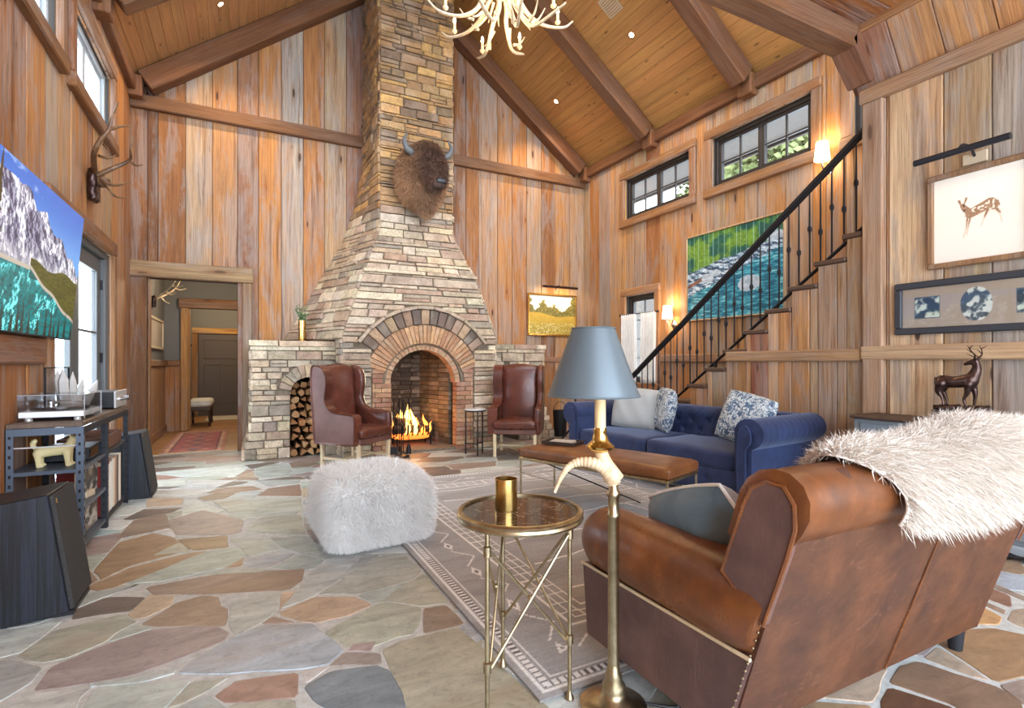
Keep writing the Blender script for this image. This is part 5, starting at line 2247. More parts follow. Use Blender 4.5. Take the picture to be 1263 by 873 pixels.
# ------------------------------------------------------------------ chandelier
CH = thing('antler_chandelier', 'white antler chandelier with candle bulbs hanging from the roof ridge', 'chandelier', (2.18, 4.45, 4.72))
mb = MB()
mb.lathe([(0.0, -0.10), (0.05, -0.08), (0.07, 0.0), (0.05, 0.08), (0.02, 0.12), (0.012, 0.3)], 14)
mb.build('hub', MT['pale_antler'], CH)
mb = MB()
mb.tube([(0, 0, 0.2), (0, 0, 2.35)], 0.012, 8)
mb.build('rod', MT['iron'], CH)
rc = random.Random(2)
armsp = [(-166, 0.60, -0.30, 0), (-112, 0.50, -0.42, 1), (-70, 0.46, -0.46, 1), (-28, 0.58, -0.36, 1), (18, 0.62, -0.24, 0), (68, 0.5, -0.34, 1), (118, 0.52, -0.38, 1), (150, 0.62, -0.26, 0)]
for a, R, dz, low in armsp:
    a = math.radians(a) - TH
    ca, sa = math.cos(a), math.sin(a)
    P = lambda r, z, s=0.0: (r * ca - s * sa, r * sa + s * ca, z)
    mb = MB()
    if low:
        pts = [P(0.03, 0.0), P(0.10, -0.12), P(0.16, dz * 0.7, 0.03), P(0.30, dz - 0.06, 0.03), P(R, dz, 0.0), P(R + 0.06, dz + 0.03)]
    else:
        pts = [P(0.03, 0.02), P(0.14, -0.05), P(0.26, dz * 0.8), P(0.42, dz - 0.02), P(R, dz + 0.0), P(R + 0.10, dz + 0.08)]
    stem(mb, pts, 0.026, 0.008)
    AR = mb.build('antler', MT['pale_antler'], CH)
    for (r0, z0, r1, z1, s) in ((0.20, dz * 0.8, 0.30, dz * 0.8 - 0.10, 0.06), (0.30, dz - 0.04, 0.40, dz + 0.10, -0.07), (0.12, -0.1, 0.20, -0.22, -0.06)):
        m2 = MB()
        stem(m2, [P(r0 - 0.02, z0 + 0.01), P((r0 + r1) / 2, (z0 + z1) / 2 - 0.02, s * 0.5), P(r1, z1, s)], 0.014, 0.004)
        m2.build('tine', MT['pale_antler'], AR)
    rb = R - 0.06
    m2 = MB()
    m2.lathe([(0.006, -0.02), (0.026, 0.0), (0.028, 0.012), (0.014, 0.014), (0.014, 0.085), (0.0, 0.085)], 12, P(rb, dz + 0.03))
    m2.build('candle', MT['candle_white'], CH)
    m2 = MB()
    m2.lathe([(0.006, 0.085), (0.015, 0.105), (0.013, 0.13), (0.004, 0.155), (0.0, 0.16)], 10, P(rb, dz + 0.03))
    m2.build('bulb', MT['bulb'], CH)
lamp('chandelier_glow', (2.18, 4.45, 4.40), 38, WARM, 0.35)

# ------------------------------------------------------------------ recessed lights and vent
for k, (px, py, side) in enumerate([(272, 5, -1), (779, 43, 1), (686, 125, 1)]):
    # intersect the sight line with the roof plane
    dx, dy = ray(px)
    dzr = (HZ - py) / FPX
    if side > 0:     # CAMH + d*dz = EZ + SL*(XR - d*dx)
        d = (EZ + SL * XR - CAMH) / (dzr + SL * dx)
    else:
        d = (EZ - SL * XL - CAMH) / (dzr - SL * dx)
    p = Vector((dx * d, dy * d, CAMH + dzr * d))
    n = Vector((-math.sin(ang) * side, 0, -math.cos(ang)))
    Lr = thing('recessed_light', ['round recessed ceiling light on the left roof slope', 'recessed ceiling light beside the square vent on the right roof slope', 'recessed ceiling light on the right roof slope nearest the chimney'][k], 'ceiling light', tuple(p))
    Lr.rotation_euler = (0, side * ang, 0)
    Lr['group'] = 'recessed ceiling lights'
    mb = MB()
    mb.lathe([(0.035, -0.004), (0.05, -0.008), (0.052, 0.0), (0.035, 0.0)], 20)
    mb.build('trim_ring', MT['gold'], Lr)
    mb = MB()
    mb.lathe([(0.0, -0.006), (0.034, -0.004), (0.034, 0.0)], 16)
    mb.build('lens', MT['downlight_lens'], Lr)
    lamp('downlight_beam', tuple(p + n * 0.05), 120, WARM, 0.04, 'SPOT', (0, 0, 0), spot_size=2.2, spot_blend=0.8)
# more of the same fittings nearer the room's front, out of view
for (x, y) in ((0.2, 6.0), (4.2, 4.9)):
    pass
dx, dy = ray(753)
dzr = (HZ - 6) / FPX
d = (EZ + SL * XR - CAMH) / (dzr + SL * dx)
V_ = thing('ceiling_vent', 'square slatted air vent set in the wooden ceiling', 'vent', (dx * d, dy * d, CAMH + dzr * d))
V_.rotation_euler = (0, ang, 0)
mb = MB()
for lo, hi in (((-0.13, -0.13), (0.13, -0.11)), ((-0.13, 0.11), (0.13, 0.13)), ((-0.13, -0.11), (-0.11, 0.11)), ((0.11, -0.11), (0.13, 0.11))):
    mb.box((lo[0], lo[1], -0.008), (hi[0], hi[1], -0.001), 0.002)
mb.build('frame', MT['card'], V_, smooth=False)
for k in range(7):
    x = -0.095 + k * 0.031
    mb = MB()
    mb.box((-0.011, -0.11, -0.002), (0.011, 0.11, 0.002), 0.0, Matrix.Translation((x, 0, -0.006)) @ Matrix.Rotation(0.6, 4, 'Y'))
    mb.build('slat', MT['card'], V_, smooth=False)

# ------------------------------------------------------------------ staircase
S = thing('staircase', 'straight wooden staircase with dark treads climbing along the window wall', 'staircase', (5.1, nose(1), 0))
so = Vector(S.location)
for n in range(1, 15):
    y1, y0 = nose(n) + 0.03, nose(n) - RUN
    mb = MB()
    xa = 4.555 if n < 13 else 4.73
    if n == 12:
        y0 = YN + 0.012
    mb.box((xa - so.x, y0 - so.y, n * RISE - 0.042), (5.60 - so.x, y1 - so.y, n * RISE), 0.008, col=vary(rgb(84, 60, 44), 0.06))
    mb.build('tread', MT['fine_wood'], S, smooth=False, col=True)
    mb = MB()
    mb.box((max(4.62, xa) - so.x, nose(n) - 0.022 - so.y, (n - 1) * RISE), (5.60 - so.x, nose(n) - so.y, n * RISE - 0.042), 0.0, col=vary(rgb(150, 112, 80), 0.06))
    mb.build('riser', MT['fine_wood'], S, smooth=False, col=True)

RX = 4.66
hz = lambda y: 3.18 - 0.7235 * (y - 2.56)
lz = lambda y: 2.37 - 0.730 * (y - 2.56)
RL = thing('stair_railing', 'black wrought iron stair railing with knuckled balusters and sloping handrail', 'railing', (RX, 5.6, 0))
ro = Vector(RL.location)


def rail_bar(name, f, y0, y1, w, h):
    mb = MB()
    a, b = Vector((0, y0 - ro.y, f(y0))), Vector((0, y1 - ro.y, f(y1)))
    Z = (b - a).normalized()
    X = Vector((1, 0, 0))
    Y = Z.cross(X)
    M = Matrix.Identity(4)
    c = (a + b) / 2
    for i in range(3):
        M[i][0], M[i][1], M[i][2], M[i][3] = X[i], Y[i], Z[i], c[i]
    L = (b - a).length
    mb.box((-w / 2, -h / 2, -L / 2), (w / 2, h / 2, L / 2), 0.008, M)
    return mb.build(name, MT['iron'], RL, smooth=False)


rail_bar('handrail', hz, 1.7, 5.62, 0.055, 0.045)
rail_bar('handrail_core', lambda y: hz(y) - 0.035, 1.7, 5.62, 0.03, 0.025)
rail_bar('bottom_rail', lz, 1.7, 5.58, 0.035, 0.025)
bpx = [785.3, 792, 798.7, 805.6, 812.4, 820, 827.3, 835, 842.8, 851, 859.7, 868.5, 877.2, 886.3, 895.6, 905.7, 915.8, 926.8, 937.7, 949, 960.9, 972.9, 985.4, 998.6, 1012, 1026, 1041, 1056]
for k, px in enumerate(bpx):
    y, _ = on_x(px, RX)
    z0, z1 = lz(y), hz(y) - 0.04
    mb = MB()
    kz = 0.36 if k % 2 else 0.52
    kn = z0 + (z1 - z0) * (0.40 if k % 2 == 0 else 0.56)
    prof = [(0.0065, z0), (0.0075, z0 + 0.03), (0.0085, kn - 0.09), (0.0095, kn - 0.03), (0.019, kn - 0.014), (0.019, kn + 0.014), (0.0095, kn + 0.03), (0.0085, kn + 0.10), (0.0065, z1)]
    mb.lathe(prof, 8, (0, y - ro.y, 0))
    mb.build('baluster', MT['iron'], RL)
for n in (3, 6, 9, 12):
    y = nose(n) - 0.04
    mb = MB()
    mb.box((-0.014, y - 0.014 - ro.y, n * RISE), (0.014, y + 0.014 - ro.y, lz(y)))
    mb.build('foot_bracket', MT['iron'], RL, smooth=False)
mb = MB()
mb.lathe([(0.03, 0.0), (0.03, 0.04), (0.016, 0.06), (0.016, 0.5), (0.026, 0.53), (0.026, 0.56), (0.016, 0.6), (0.016, 1.0), (0.03, 1.02), (0.0, 1.06)], 12, (0, 0.01, 0))
mb.build('newel', MT['iron'], RL)

# ------------------------------------------------------------------ cafe curtain
rodz = 1.975
CR = thing('curtain_rod', 'black iron cafe curtain rod with ball ends across the small window', 'curtain rod', (XR - 0.075, 6.48, rodz))
mb = MB()
mb.tube([(0, -0.43, 0), (0, 0.43, 0)], 0.008, 8)
mb.build('rod', MT['iron'], CR)
for s in (-1, 1):
    mb = MB()
    mb.ell((0, s * 0.44, 0), (0.02, 0.02, 0.02), 6)
    mb.build('finial', MT['iron'], CR)
    mb = MB()
    mb.tube([(0.0, s * 0.40, 0), (0.05, s * 0.40, 0.0)], 0.007, 6)
    mb.build('bracket', MT['iron'], CR)
for k, (ya, yb) in enumerate(((6.53, 6.90), (6.08, 6.42))):
    mb = MB()
    nu = 60

    def cf(u, v):
        y = ya + (yb - ya) * u
        a = 0.012 + 0.008 * (1 - v)
        return (a * math.sin(u * 2 * PI * 7.0 + 0.6 * math.sin(v * 3)) + 0.004 * math.sin(u * 40), y - (ya + yb) / 2, -1.10 + 1.09 * v + 0.012 * (v > 0.999))
    mb.sheet(cf, nu, 14)
    o = mb.build('cafe_curtain', MT['linen'], None, smooth=True, angle=180)
    o.location = (XR - 0.075, (ya + yb) / 2, rodz)
    sm = o.modifiers.new('thick', 'SOLIDIFY')
    sm.thickness = 0.003
    tag(o, ['white gathered cafe curtain panel nearest the corner of the room', 'white gathered cafe curtain panel next to the wall sconce'][k], 'curtain', 'cafe curtains on the iron rod')


# ------------------------------------------------------------------ pictures
def framed(name, label, cat, X, n, y0, y1, z0, z1, fw, fd, fmat, printfn, nx, ny, pmat, fcol=None, axis='x', glass=False, mat_w=0.0):
    """picture on a wall; axis x: wall plane X const (n = room side +-1); axis y: wall plane Y const"""
    w, h = y1 - y0, z1 - z0
    if axis == 'x':
        T = thing(name, label, cat, (X, (y0 + y1) / 2, (z0 + z1) / 2))
        R = Matrix.Rotation(PI / 2 if n > 0 else -PI / 2, 4, 'Z')
    else:
        T = thing(name, label, cat, ((y0 + y1) / 2, X, (z0 + z1) / 2))
        R = Matrix.Rotation(PI if n > 0 else 0, 4, 'Z')
    # local: front faces -Y before R
    for k, (lo, hi) in enumerate((((-w / 2, -h / 2), (w / 2, -h / 2 + fw)), ((-w / 2, h / 2 - fw), (w / 2, h / 2)), ((-w / 2, -h / 2 + fw), (-w / 2 + fw, h / 2 - fw)), ((w / 2 - fw, -h / 2 + fw), (w / 2, h / 2 - fw)))):
        mb = MB()
        mb.box((lo[0], -fd, lo[1]), (hi[0], 0, hi[1]), min(0.008, fw * 0.3), R, col=fcol)
        mb.build('frame_rail', MT[fmat], T, smooth=False, col=fcol is not None)
    print_sheet('picture_sheet', w - 2 * fw, h - 2 * fw, nx, ny, printfn, MT[pmat], T, R @ Matrix.Translation((0, -fd * 0.45, 0)))
    mb = MB()
    mb.box((-w / 2 + fw * 0.5, -fd * 0.4, -h / 2 + fw * 0.5), (w / 2 - fw * 0.5, -0.001, h / 2 - fw * 0.5), 0, R)
    mb.build('backing', MT['card'], T, smooth=False)
    if glass:
        mb = MB()
        mb.box((-w / 2 + fw, -fd * 0.62, -h / 2 + fw), (w / 2 - fw, -fd * 0.58, h / 2 - fw), 0, R)
        mb.build('glazing', MT['clear_glass'], T, smooth=False)
    return T


A = lambda *c: np.array(c, float)


def peaks(u, v):
    c = lerp(A(112, 164, 222), A(40, 98, 184), sstep(0.5, 1.0, v))
    cl = fbm(u * 6 + 3, v * 8, 6)
    c = lerp(c, A(236, 240, 246), sstep(0.55, 0.68, cl) * sstep(0.95, 0.5, u) * sstep(0.6, 0.9, v))
    for (cx, cy) in ((0.79, 0.66), (0.86, 0.58), (0.73, 0.64)):
        c = lerp(c, A(240, 242, 246), np.exp(-(((u - cx) / 0.016) ** 2 + ((v - cy) / 0.03) ** 2) - 1.2 * (fbm(u * 60, v * 60, 3) - 0.5)) * 0.85)
    saw = np.abs(((u * 9.0) % 1) - 0.5) * 2
    ridge = 0.50 + 0.44 * np.clip((0.98 - u) / 0.5, 0, 1) ** 0.75 + 0.055 * (1 - saw) + 0.05 * (fbm(u * 40, 0 * u + 2, 5) - 0.5)
    ridge = np.minimum(ridge, 0.90)
    m = v < ridge
    n = fbm(u * 46 + 1.5 * v, v * 16, 6)
    n2 = fbm((u + 0.006) * 46 + 1.5 * v, (v + 0.004) * 16, 6)
    sh = np.clip(0.5 + (n2 - n) * 7, 0, 1)
    rock = lerp(A(52, 56, 84), A(150, 152, 172), sh)
    rock = lerp(rock, A(232, 234, 240), sstep(0.50, 0.60, fbm(u * 30 + 7, v * 11 + 3, 6)) * (0.35 + 0.65 * sh))
    rock = lerp(rock, A(210, 208, 210), sstep(0.60, 0.46, v) * 0.45)
    c = np.where(m[..., None], rock, c)
    hill = (u > 0.66) & (v < 0.47 + 0.02 * np.sin(u * 30)) 
    c = np.where(hill[..., None], lerp(A(38, 46, 22), A(120, 112, 48), fbm(u * 60, v * 80, 4)), c)
    return c


def mountain(u, v):
    c = peaks(u, v)
    shore = 0.42 - 0.85 * np.clip(u - 0.66, 0, 1) ** 1.0 + 0.01 * np.sin(u * 40)
    shore = np.where(u < 0.66, 0.42, shore)
    lake = v < shore
    ref = peaks(u + 0.012 * (fbm(u * 30, v * 70, 2) - 0.5), np.clip(0.42 + (0.42 - v) * 1.05, 0, 1))
    lk = lerp(A(10, 88, 92), A(26, 140, 142), fbm(u * 10, v * 40, 4))
    lum = ref.mean(axis=-1, keepdims=True) / 255
    lk = lk * (0.7 + 0.5 * lum) + np.clip(lum - 0.62, 0, 1) * 340
    c = np.where(lake[..., None], lk, c)
    band = np.abs(v - shore) < 0.012
    c = np.where(band[..., None], A(176, 170, 156), c)
    for k in range(16):
        cx = 0.42 + 0.04 * k + 0.013 * math.sin(k * 5.1)
        h = 0.10 + 0.12 * abs(math.sin(k * 2.3))
        w = 0.010 * np.clip((h - v) / h, 0, 1) * (0.7 + 0.5 * np.abs(np.sin(v * 190)))
        c = np.where(((np.abs(u - cx) < w) & (v < h))[..., None], lerp(A(16, 30, 30), A(44, 70, 66), vnoise(u * 200, v * 120)), c)
    w = 0.045 * np.clip((1.02 - v), 0, 1) * (0.6 + 0.7 * vnoise(v * 60, 0 * v + 4))
    c = np.where((np.abs(u - 0.475) < w)[..., None], lerp(A(26, 24, 16), A(74, 68, 42), vnoise(u * 260, v * 160)), c)
    return c


def meadow(u, v):
    c = lerp(A(246, 236, 206), A(226, 222, 204), v)
    c = c + (fbm(u * 6, v * 6, 4)[..., None] - 0.5) * 30
    tl = 0.58 + 0.28 * np.exp(-((u - 0.32) / 0.12) ** 2) + 0.16 * np.exp(-((u - 0.55) / 0.09) ** 2) + 0.36 * sstep(0.70, 1.0, u) + 0.35 * sstep(0.14, 0.0, u) + 0.42 * (fbm(u * 11, v * 9, 4) - 0.5)
    tr = (v < tl)
    c = np.where(tr[..., None], lerp(A(72, 68, 26), A(168, 150, 74), fbm(u * 26, v * 22, 4)), c)
    g = v < 0.55 - 0.10 * u + 0.03 * np.sin(u * 8)
    gr = lerp(A(176, 138, 46), A(206, 172, 66), fbm(u * 18, v * 30, 4))
    gr = lerp(gr, A(126, 118, 40), sstep(0.5, 0.0, v) * fbm(u * 30, v * 40, 3))
    c = np.where(g[..., None], gr, c)
    fl = (fbm(u * 60, v * 50, 2) > 0.68) & (v < 0.3)
    return np.where(fl[..., None], A(228, 214, 160), c)


def river(u, v):
    lines = np.abs(((u * 17 + 0.5 * vnoise(u * 30, 0 * u)) % 1) - 0.5)
    c = lerp(A(24, 82, 70), A(104, 140, 44), sstep(0.40, 0.62, fbm(u * 6, v * 6, 5)))
    c = c * (0.75 + 0.5 * fbm(u * 50, v * 40, 3))[..., None]
    c = lerp(c, A(150, 196, 186), sstep(0.09, 0.02, lines) * 0.75)
    bank = 0.58 + 0.20 * u + 0.05 * (fbm(u * 12, v * 3, 3) - 0.5)
    low = bank - 0.30 + 0.20 * u + 0.05 * (fbm(u * 20, 0 * v, 3) - 0.5)
    n = fbm(u * 15, v * 30, 5)
    n2 = fbm((u + 0.008) * 15, (v + 0.012) * 30, 5)
    sh = np.clip(0.55 + (n - n2) * 6, 0, 1)
    rk = lerp(A(34, 58, 84), A(206, 222, 230), sh)
    rk = lerp(rk, A(92, 128, 150), sstep(0.5, 0.6, fbm(u * 24 + 9, v * 40, 4)) * 0.5)
    wv = fbm(u * 16 + 2 * v, v * 60, 5)
    water = lerp(A(10, 88, 112), A(64, 158, 176), sstep(0.35, 0.65, wv))
    water = lerp(water, A(140, 200, 206), sstep(0.64, 0.72, wv))
    c = np.where((v < bank)[..., None], water, c)
    c = np.where(((v < bank) & (v > low))[..., None], rk, c)
    log = (np.abs(v - (0.40 + 0.42 * u)) < 0.022) & (u < 0.20)
    c = np.where(log[..., None], lerp(A(92, 60, 48), A(150, 104, 82), vnoise(u * 30, v * 160)), c)
    for (cx, cy, rx, ry) in ((0.68, 0.34, 0.11, 0.085), (0.24, 0.47, 0.07, 0.05), (0.33, 0.52, 0.06, 0.04), (0.92, 0.80, 0.1, 0.05)):
        d = ((u - cx) / rx) ** 2 + ((v - cy) / ry) ** 2 + 0.7 * (fbm(u * 30, v * 30, 3) - 0.5)
        c = np.where((d < 1)[..., None], lerp(A(126, 146, 160), A(226, 232, 236), fbm(u * 40, v * 60, 4)), c)
    return c


def cap(u, v, a, b, r0, r1):
    a, b = np.array(a), np.array(b)
    d = b - a
    t = np.clip(((u - a[0]) * d[0] + (v - a[1]) * d[1]) / (d @ d), 0, 1)
    return np.hypot(u - a[0] - t * d[0], v - a[1] - t * d[1]) - (r0 + (r1 - r0) * t)


def fawn(u, v):
    c = np.zeros(u.shape + (3,)) + A(238, 230, 216)
    c = c + (fbm(u * 3, v * 3, 3)[..., None] - 0.5) * 8
    u = u + 0.006 * (fbm(u * 60, v * 60, 2) - 0.5)
    furc = lerp(A(120, 86, 62), A(190, 156, 126), fbm(u * 70, v * 70, 3))
    d = cap(u, v, (0.40, 0.52), (0.62, 0.60), 0.055, 0.065)                    # body
    d = np.minimum(d, cap(u, v, (0.62, 0.60), (0.66, 0.56), 0.065, 0.05))
    d = np.minimum(d, cap(u, v, (0.40, 0.53), (0.335, 0.62), 0.05, 0.03))       # neck
    d = np.minimum(d, cap(u, v, (0.325, 0.635), (0.345, 0.585), 0.03, 0.018))   # head
    d = np.minimum(d, cap(u, v, (0.305, 0.65), (0.285, 0.70), 0.008, 0.014))
    d = np.minimum(d, cap(u, v, (0.345, 0.66), (0.365, 0.715), 0.008, 0.014))
    for (p, q, r) in (((0.38, 0.49), (0.365, 0.36), 0.016), ((0.365, 0.36), (0.335, 0.26), 0.009), ((0.41, 0.49), (0.385, 0.38), 0.016), ((0.385, 0.38), (0.375, 0.29), 0.009),
                      ((0.60, 0.55), (0.56, 0.46), 0.02), ((0.56, 0.46), (0.525, 0.37), 0.009), ((0.66, 0.56), (0.715, 0.48), 0.022), ((0.715, 0.48), (0.735, 0.37), 0.009), ((0.68, 0.60), (0.70, 0.57), 0.02)):
        d = np.minimum(d, cap(u, v, p, q, r * 1.35, r * 0.95))
    c = np.where((d < 0)[..., None], furc, c)
    c = np.where(((d < 0) & (d > -0.012) & (v < 0.56))[..., None], A(226, 208, 186), c)
    sp = (fbm(u * 46, v * 46, 1) > 0.68) & (d < -0.012) & (u > 0.40) & (v > 0.54)
    c = np.where(sp[..., None], A(240, 228, 208), c)
    c = np.where((np.hypot(u - 0.338, v - 0.632) < 0.011)[..., None], A(30, 22, 18), c)
    c = np.where((np.hypot(u - 0.345, v - 0.578) < 0.012)[..., None], A(50, 36, 30), c)
    return c


def triple(u, v):
    """tan mount with two landscape prints and an oval of horse heads"""
    c = np.zeros(u.shape + (3,)) + A(172, 154, 136)
    st = lerp(A(44, 60, 70), A(206, 214, 196), sstep(0.42, 0.64, fbm(u * 20, v * 6, 4)))
    for (a, b) in ((0.085, 0.27), (0.73, 0.915)):
        m = (u > a) & (u < b) & (v > 0.22) & (v < 0.78)
        c = np.where(m[..., None], st, c)
        k = m & ((u < a + 0.006) | (u > b - 0.006) | (v < 0.245) | (v > 0.755))
        c = np.where(k[..., None], A(96, 104, 104), c)
    m = ((u - 0.5) / 0.10) ** 2 + ((v - 0.5) / 0.40) ** 2
    sw = lerp(A(70, 84, 92), A(214, 218, 208), sstep(0.42, 0.6, fbm(u * 26 + 4, v * 8, 3)))
    c = np.where((m < 1)[..., None], sw, c)
    return c


framed('river_painting', 'large painting of turquoise river and boulders on the wall behind the stairs', 'painting', XR - 0.024, -1, 3.97, 5.49, 1.775, 2.96, 0.02, 0.04, 'trim_wood',
       lambda u, v: river(u, v), 240, 190, 'print_matte', fcol=rgb(206, 178, 136))
framed('meadow_painting', 'golden meadow landscape painting in narrow gilt frame under the brass picture light', 'painting', YB - 0.024, -1, 4.41, 5.43, 1.67, 2.42, 0.035, 0.05, 'gold', meadow, 160, 110, 'print_matte', axis='y')
framed('fawn_print', 'framed print of a spotted fawn on white paper', 'picture', XN - 0.024, -1, 1.47, 2.08, 1.887, 2.575, 0.04, 0.04, 'trim_wood', lambda u, v: fawn(u, v), 190, 200, 'print_matte', fcol=rgb(150, 116, 84), glass=False)
framed('long_print_frame', 'long dark frame with small monochrome prints around an oval of horses', 'picture', XN - 0.024, -1, 1.28, 2.30, 1.413, 1.81, 0.05, 0.04, 'charcoal_wood', triple, 200, 70, 'print_matte', glass=True)

# television with a mountain lake on screen, tilted down
w_, h_ = 1.70, 0.95
TV = thing('television', 'large flat television showing snowy mountains above a turquoise lake', 'television', (XL + 0.11, 5.14 - w_ / 2, 1.37 + h_ / 2))
TV.rotation_euler = (0, math.radians(5.0), 0)
R = Matrix.Rotation(PI / 2, 4, 'Z')
mb = MB()
mb.box((-w_ / 2, -0.02, -h_ / 2), (w_ / 2, 0.03, h_ / 2), 0.006, R)
mb.build('case', MT['black_paint'], TV, smooth=False)
print_sheet('screen', w_ - 0.012, h_ - 0.014, 340, 220, lambda u, v: mountain(0.42 + 0.58 * u, v), MT['screen'], TV, R @ Matrix.Translation((0, -0.0215, 0.002)))
mb = MB()
mb.box((-0.2, 0.03, -0.15), (0.2, 0.085, 0.15), 0.01, R)
mb.build('wall_bracket', MT['black_paint'], TV, smooth=False)

# picture lights
PLt = thing('picture_light', 'long dark tubular picture light above the fawn print', 'picture light', (XN - 0.022, 1.80, 2.645))
mb = MB()
mb.tube([(-0.23, -0.27, 0), (-0.23, 0.27, 0)], 0.022, 14)
mb.build('tube', MT['steel_dark'], PLt)
mb = MB()
mb.tube(smoothpath([(-0.01, 0, 0.0), (-0.08, 0, 0.05), (-0.18, 0, 0.05), (-0.23, 0, 0.018)], 4), 0.009, 8)
mb.build('arm', MT['steel_dark'], PLt)
mb = MB()
mb.box((-0.018, -0.07, -0.05), (0.0, 0.07, 0.03), 0.004)
mb.build('wall_plate', MT['card'], PLt, smooth=False)
lamp('fawn_glow', (XN - 0.24, 1.80, 2.61), 1.5, (1.0, 0.78, 0.5), 0.02, 'AREA', (0, math.radians(28), 0), shape='RECTANGLE', size=0.03, size_y=0.5)
PL2 = thing('picture_light', 'slim bronze picture light above the meadow painting', 'picture light', (5.0, YB - 0.024, 2.53))
mb = MB()
mb.tube([(-0.36, -0.16, 0), (0.36, -0.16, 0)], 0.022, 12)
mb.build('tube', MT['bronze'], PL2)
mb = MB()
mb.tube(smoothpath([(0, -0.0, -0.02), (0, -0.06, 0.03), (0, -0.13, 0.03), (0, -0.16, 0.0)], 4), 0.009, 8)
mb.build('arm', MT['bronze'], PL2)
lamp('meadow_glow', (4.98, YB - 0.19, 2.50), 3.2, (1.0, 0.72, 0.36), 0.02, 'AREA', (math.radians(30), 0, 0), shape='RECTANGLE', size=0.66, size_y=0.03)


# wall sconces
def sconce(label, y, z):
    T = thing('wall_sconce', label, 'sconce', (XR - 0.022, y, z))
    T['group'] = 'shaded wall sconces'
    mb = MB()
    mb.lathe([(0.0, 0.0), (0.055, 0.0), (0.055, 0.008), (0.035, 0.016), (0.0, 0.02)], 20, (0, 0, 0), M=Matrix.Translation((0, 0, -0.16)) @ Matrix.Rotation(-PI / 2, 4, 'Y'))
    mb.build('backplate', MT['chrome'], T)
    mb = MB()
    mb.tube(smoothpath([(-0.015, 0, -0.16), (-0.08, 0, -0.19), (-0.13, 0, -0.15), (-0.13, 0, -0.04)], 5), 0.007, 8)
    mb.build('arm', MT['chrome'], T)
    mb = MB()
    mb.lathe([(0.078, -0.09), (0.058, 0.10)], 24, (-0.13, 0, 0))
    o = mb.build('shade', MT['sconce_shade'], T, smooth=True)
    o.data.polygons.foreach_set('use_smooth', [True] * len(o.data.polygons))
    lamp('sconce_glow', (XR - 0.022 - 0.13, y, z + 0.13), 5, WARM, 0.03)
    lamp('sconce_glow', (XR - 0.022 - 0.13, y, z - 0.13), 4, WARM, 0.03)
    return T


sconce('lit cream shaded wall sconce between the curtained window and river painting', 5.76, 1.925)
sconce('lit cream shaded wall sconce high up beside the stair window', 3.47, 3.44)


# ------------------------------------------------------------------ area rug
RG = thing('area_rug', 'large grey wool rug with white line borders and zigzags under the seating', 'rug', (2.30, 3.43, 0))
RW, RLn = 2.74, 3.66


def rugfn(u, v):
    x, y = u * RW, v * RLn
    ex, ey = np.minimum(x, RW - x), np.minimum(y, RLn - y)
    e = np.minimum(ex, ey)
    s = np.where(ex < ey, y, x)
    c = np.zeros(u.shape + (3,)) + A(166, 164, 162)
    c = lerp(c, A(146, 142, 138), sstep(0.4, 0.7, fbm(x * 2, y * 9, 3)) * 0.7)
    W = A(240, 238, 234)
    D = A(92, 84, 78)

    def line(a, w=0.007, amp=0.0, col=W):
        nonlocal c
        m = np.abs(e - a - amp * (np.abs(((s * 8) % 1) - 0.5) - 0.25)) < w
        c = np.where(m[..., None], col, c)
    line(0.035)
    band = (e > 0.05) & (e < 0.085)
    c = np.where((band & (((s / 0.032) % 1) < 0.55))[..., None], W, c)
    c = np.where((band & (((s / 0.032) % 1) >= 0.55))[..., None], D, c)
    line(0.105)
    # motif zone
    zone = (e > 0.125) & (e < 0.37)
    q = (s / 0.46) % 1
    dm = np.abs(q - 0.5) * 0.46 / 0.075 + np.abs(e - 0.25) / 0.028
    c = np.where((zone & (dm < 1.0))[..., None], W, c)
    c = np.where((zone & (dm < 0.4))[..., None], D, c)
    zz = np.abs(e - 0.25 - (np.abs(((s / 0.46) % 1) - 0.5) - 0.25) * 0.34) < 0.006
    c = np.where((zone & zz & (np.abs(q - 0.5) > 0.2))[..., None], W, c)
    for a in (0.40, 0.45, 0.50, 0.55):
        line(a, 0.006)
    lad = (e > 0.40) & (e < 0.55) & (((s / 0.10) % 1) < 0.10)
    c = np.where(lad[..., None], W, c)
    # field: wavering lines across the width
    f = e > 0.60
    for k in range(7):
        y0 = 0.75 + k * 0.38
        m = np.abs(y - y0 - 0.035 * np.sin(x * 6 + k) - 0.02 * np.abs(((x * 4) % 1) - 0.5)) < 0.008
        c = np.where((f & m)[..., None], W, c)
    return c


print_sheet('pile', RW, RLn, 340, 455, rugfn, MT['rug_wool'], RG, Matrix.Translation((0, 0, 0.0125)) @ Matrix.Rotation(-PI / 2, 4, 'X'))
mb = MB()
mb.box((-RW / 2, -RLn / 2, 0.0), (RW / 2, RLn / 2, 0.012), 0.003, col=rgb(136, 132, 128))
mb.build('rug_body', MT['rug_wool'], RG, smooth=False, col=True)
ZR = 0.0125

# ------------------------------------------------------------------ brown leather sofa, seen from behind
SF = thing('leather_sofa', 'brown saddle leather sofa seen from behind with rolled arms and studded seams', 'sofa', (1.985, 1.35, 0))
sO = Vector(SF.location)
HW = 0.735                       # half width, outer panels


def yz(pts):
    return [(y - sO.y, z) for y, z in pts]


prof = [(1.07, 0.10), (0.965, 0.42), (0.862, 0.745)]
roll = [(0.845, 0.775), (0.828, 0.81), (0.826, 0.85), (0.842, 0.885), (0.875, 0.907), (0.915, 0.912), (0.955, 0.902), (0.99, 0.875), (1.012, 0.84)]
front = [(1.06, 0.68), (1.11, 0.50), (1.14, 0.40), (1.15, 0.10)]
pb = yz(prof + roll + front)
mb = MB()
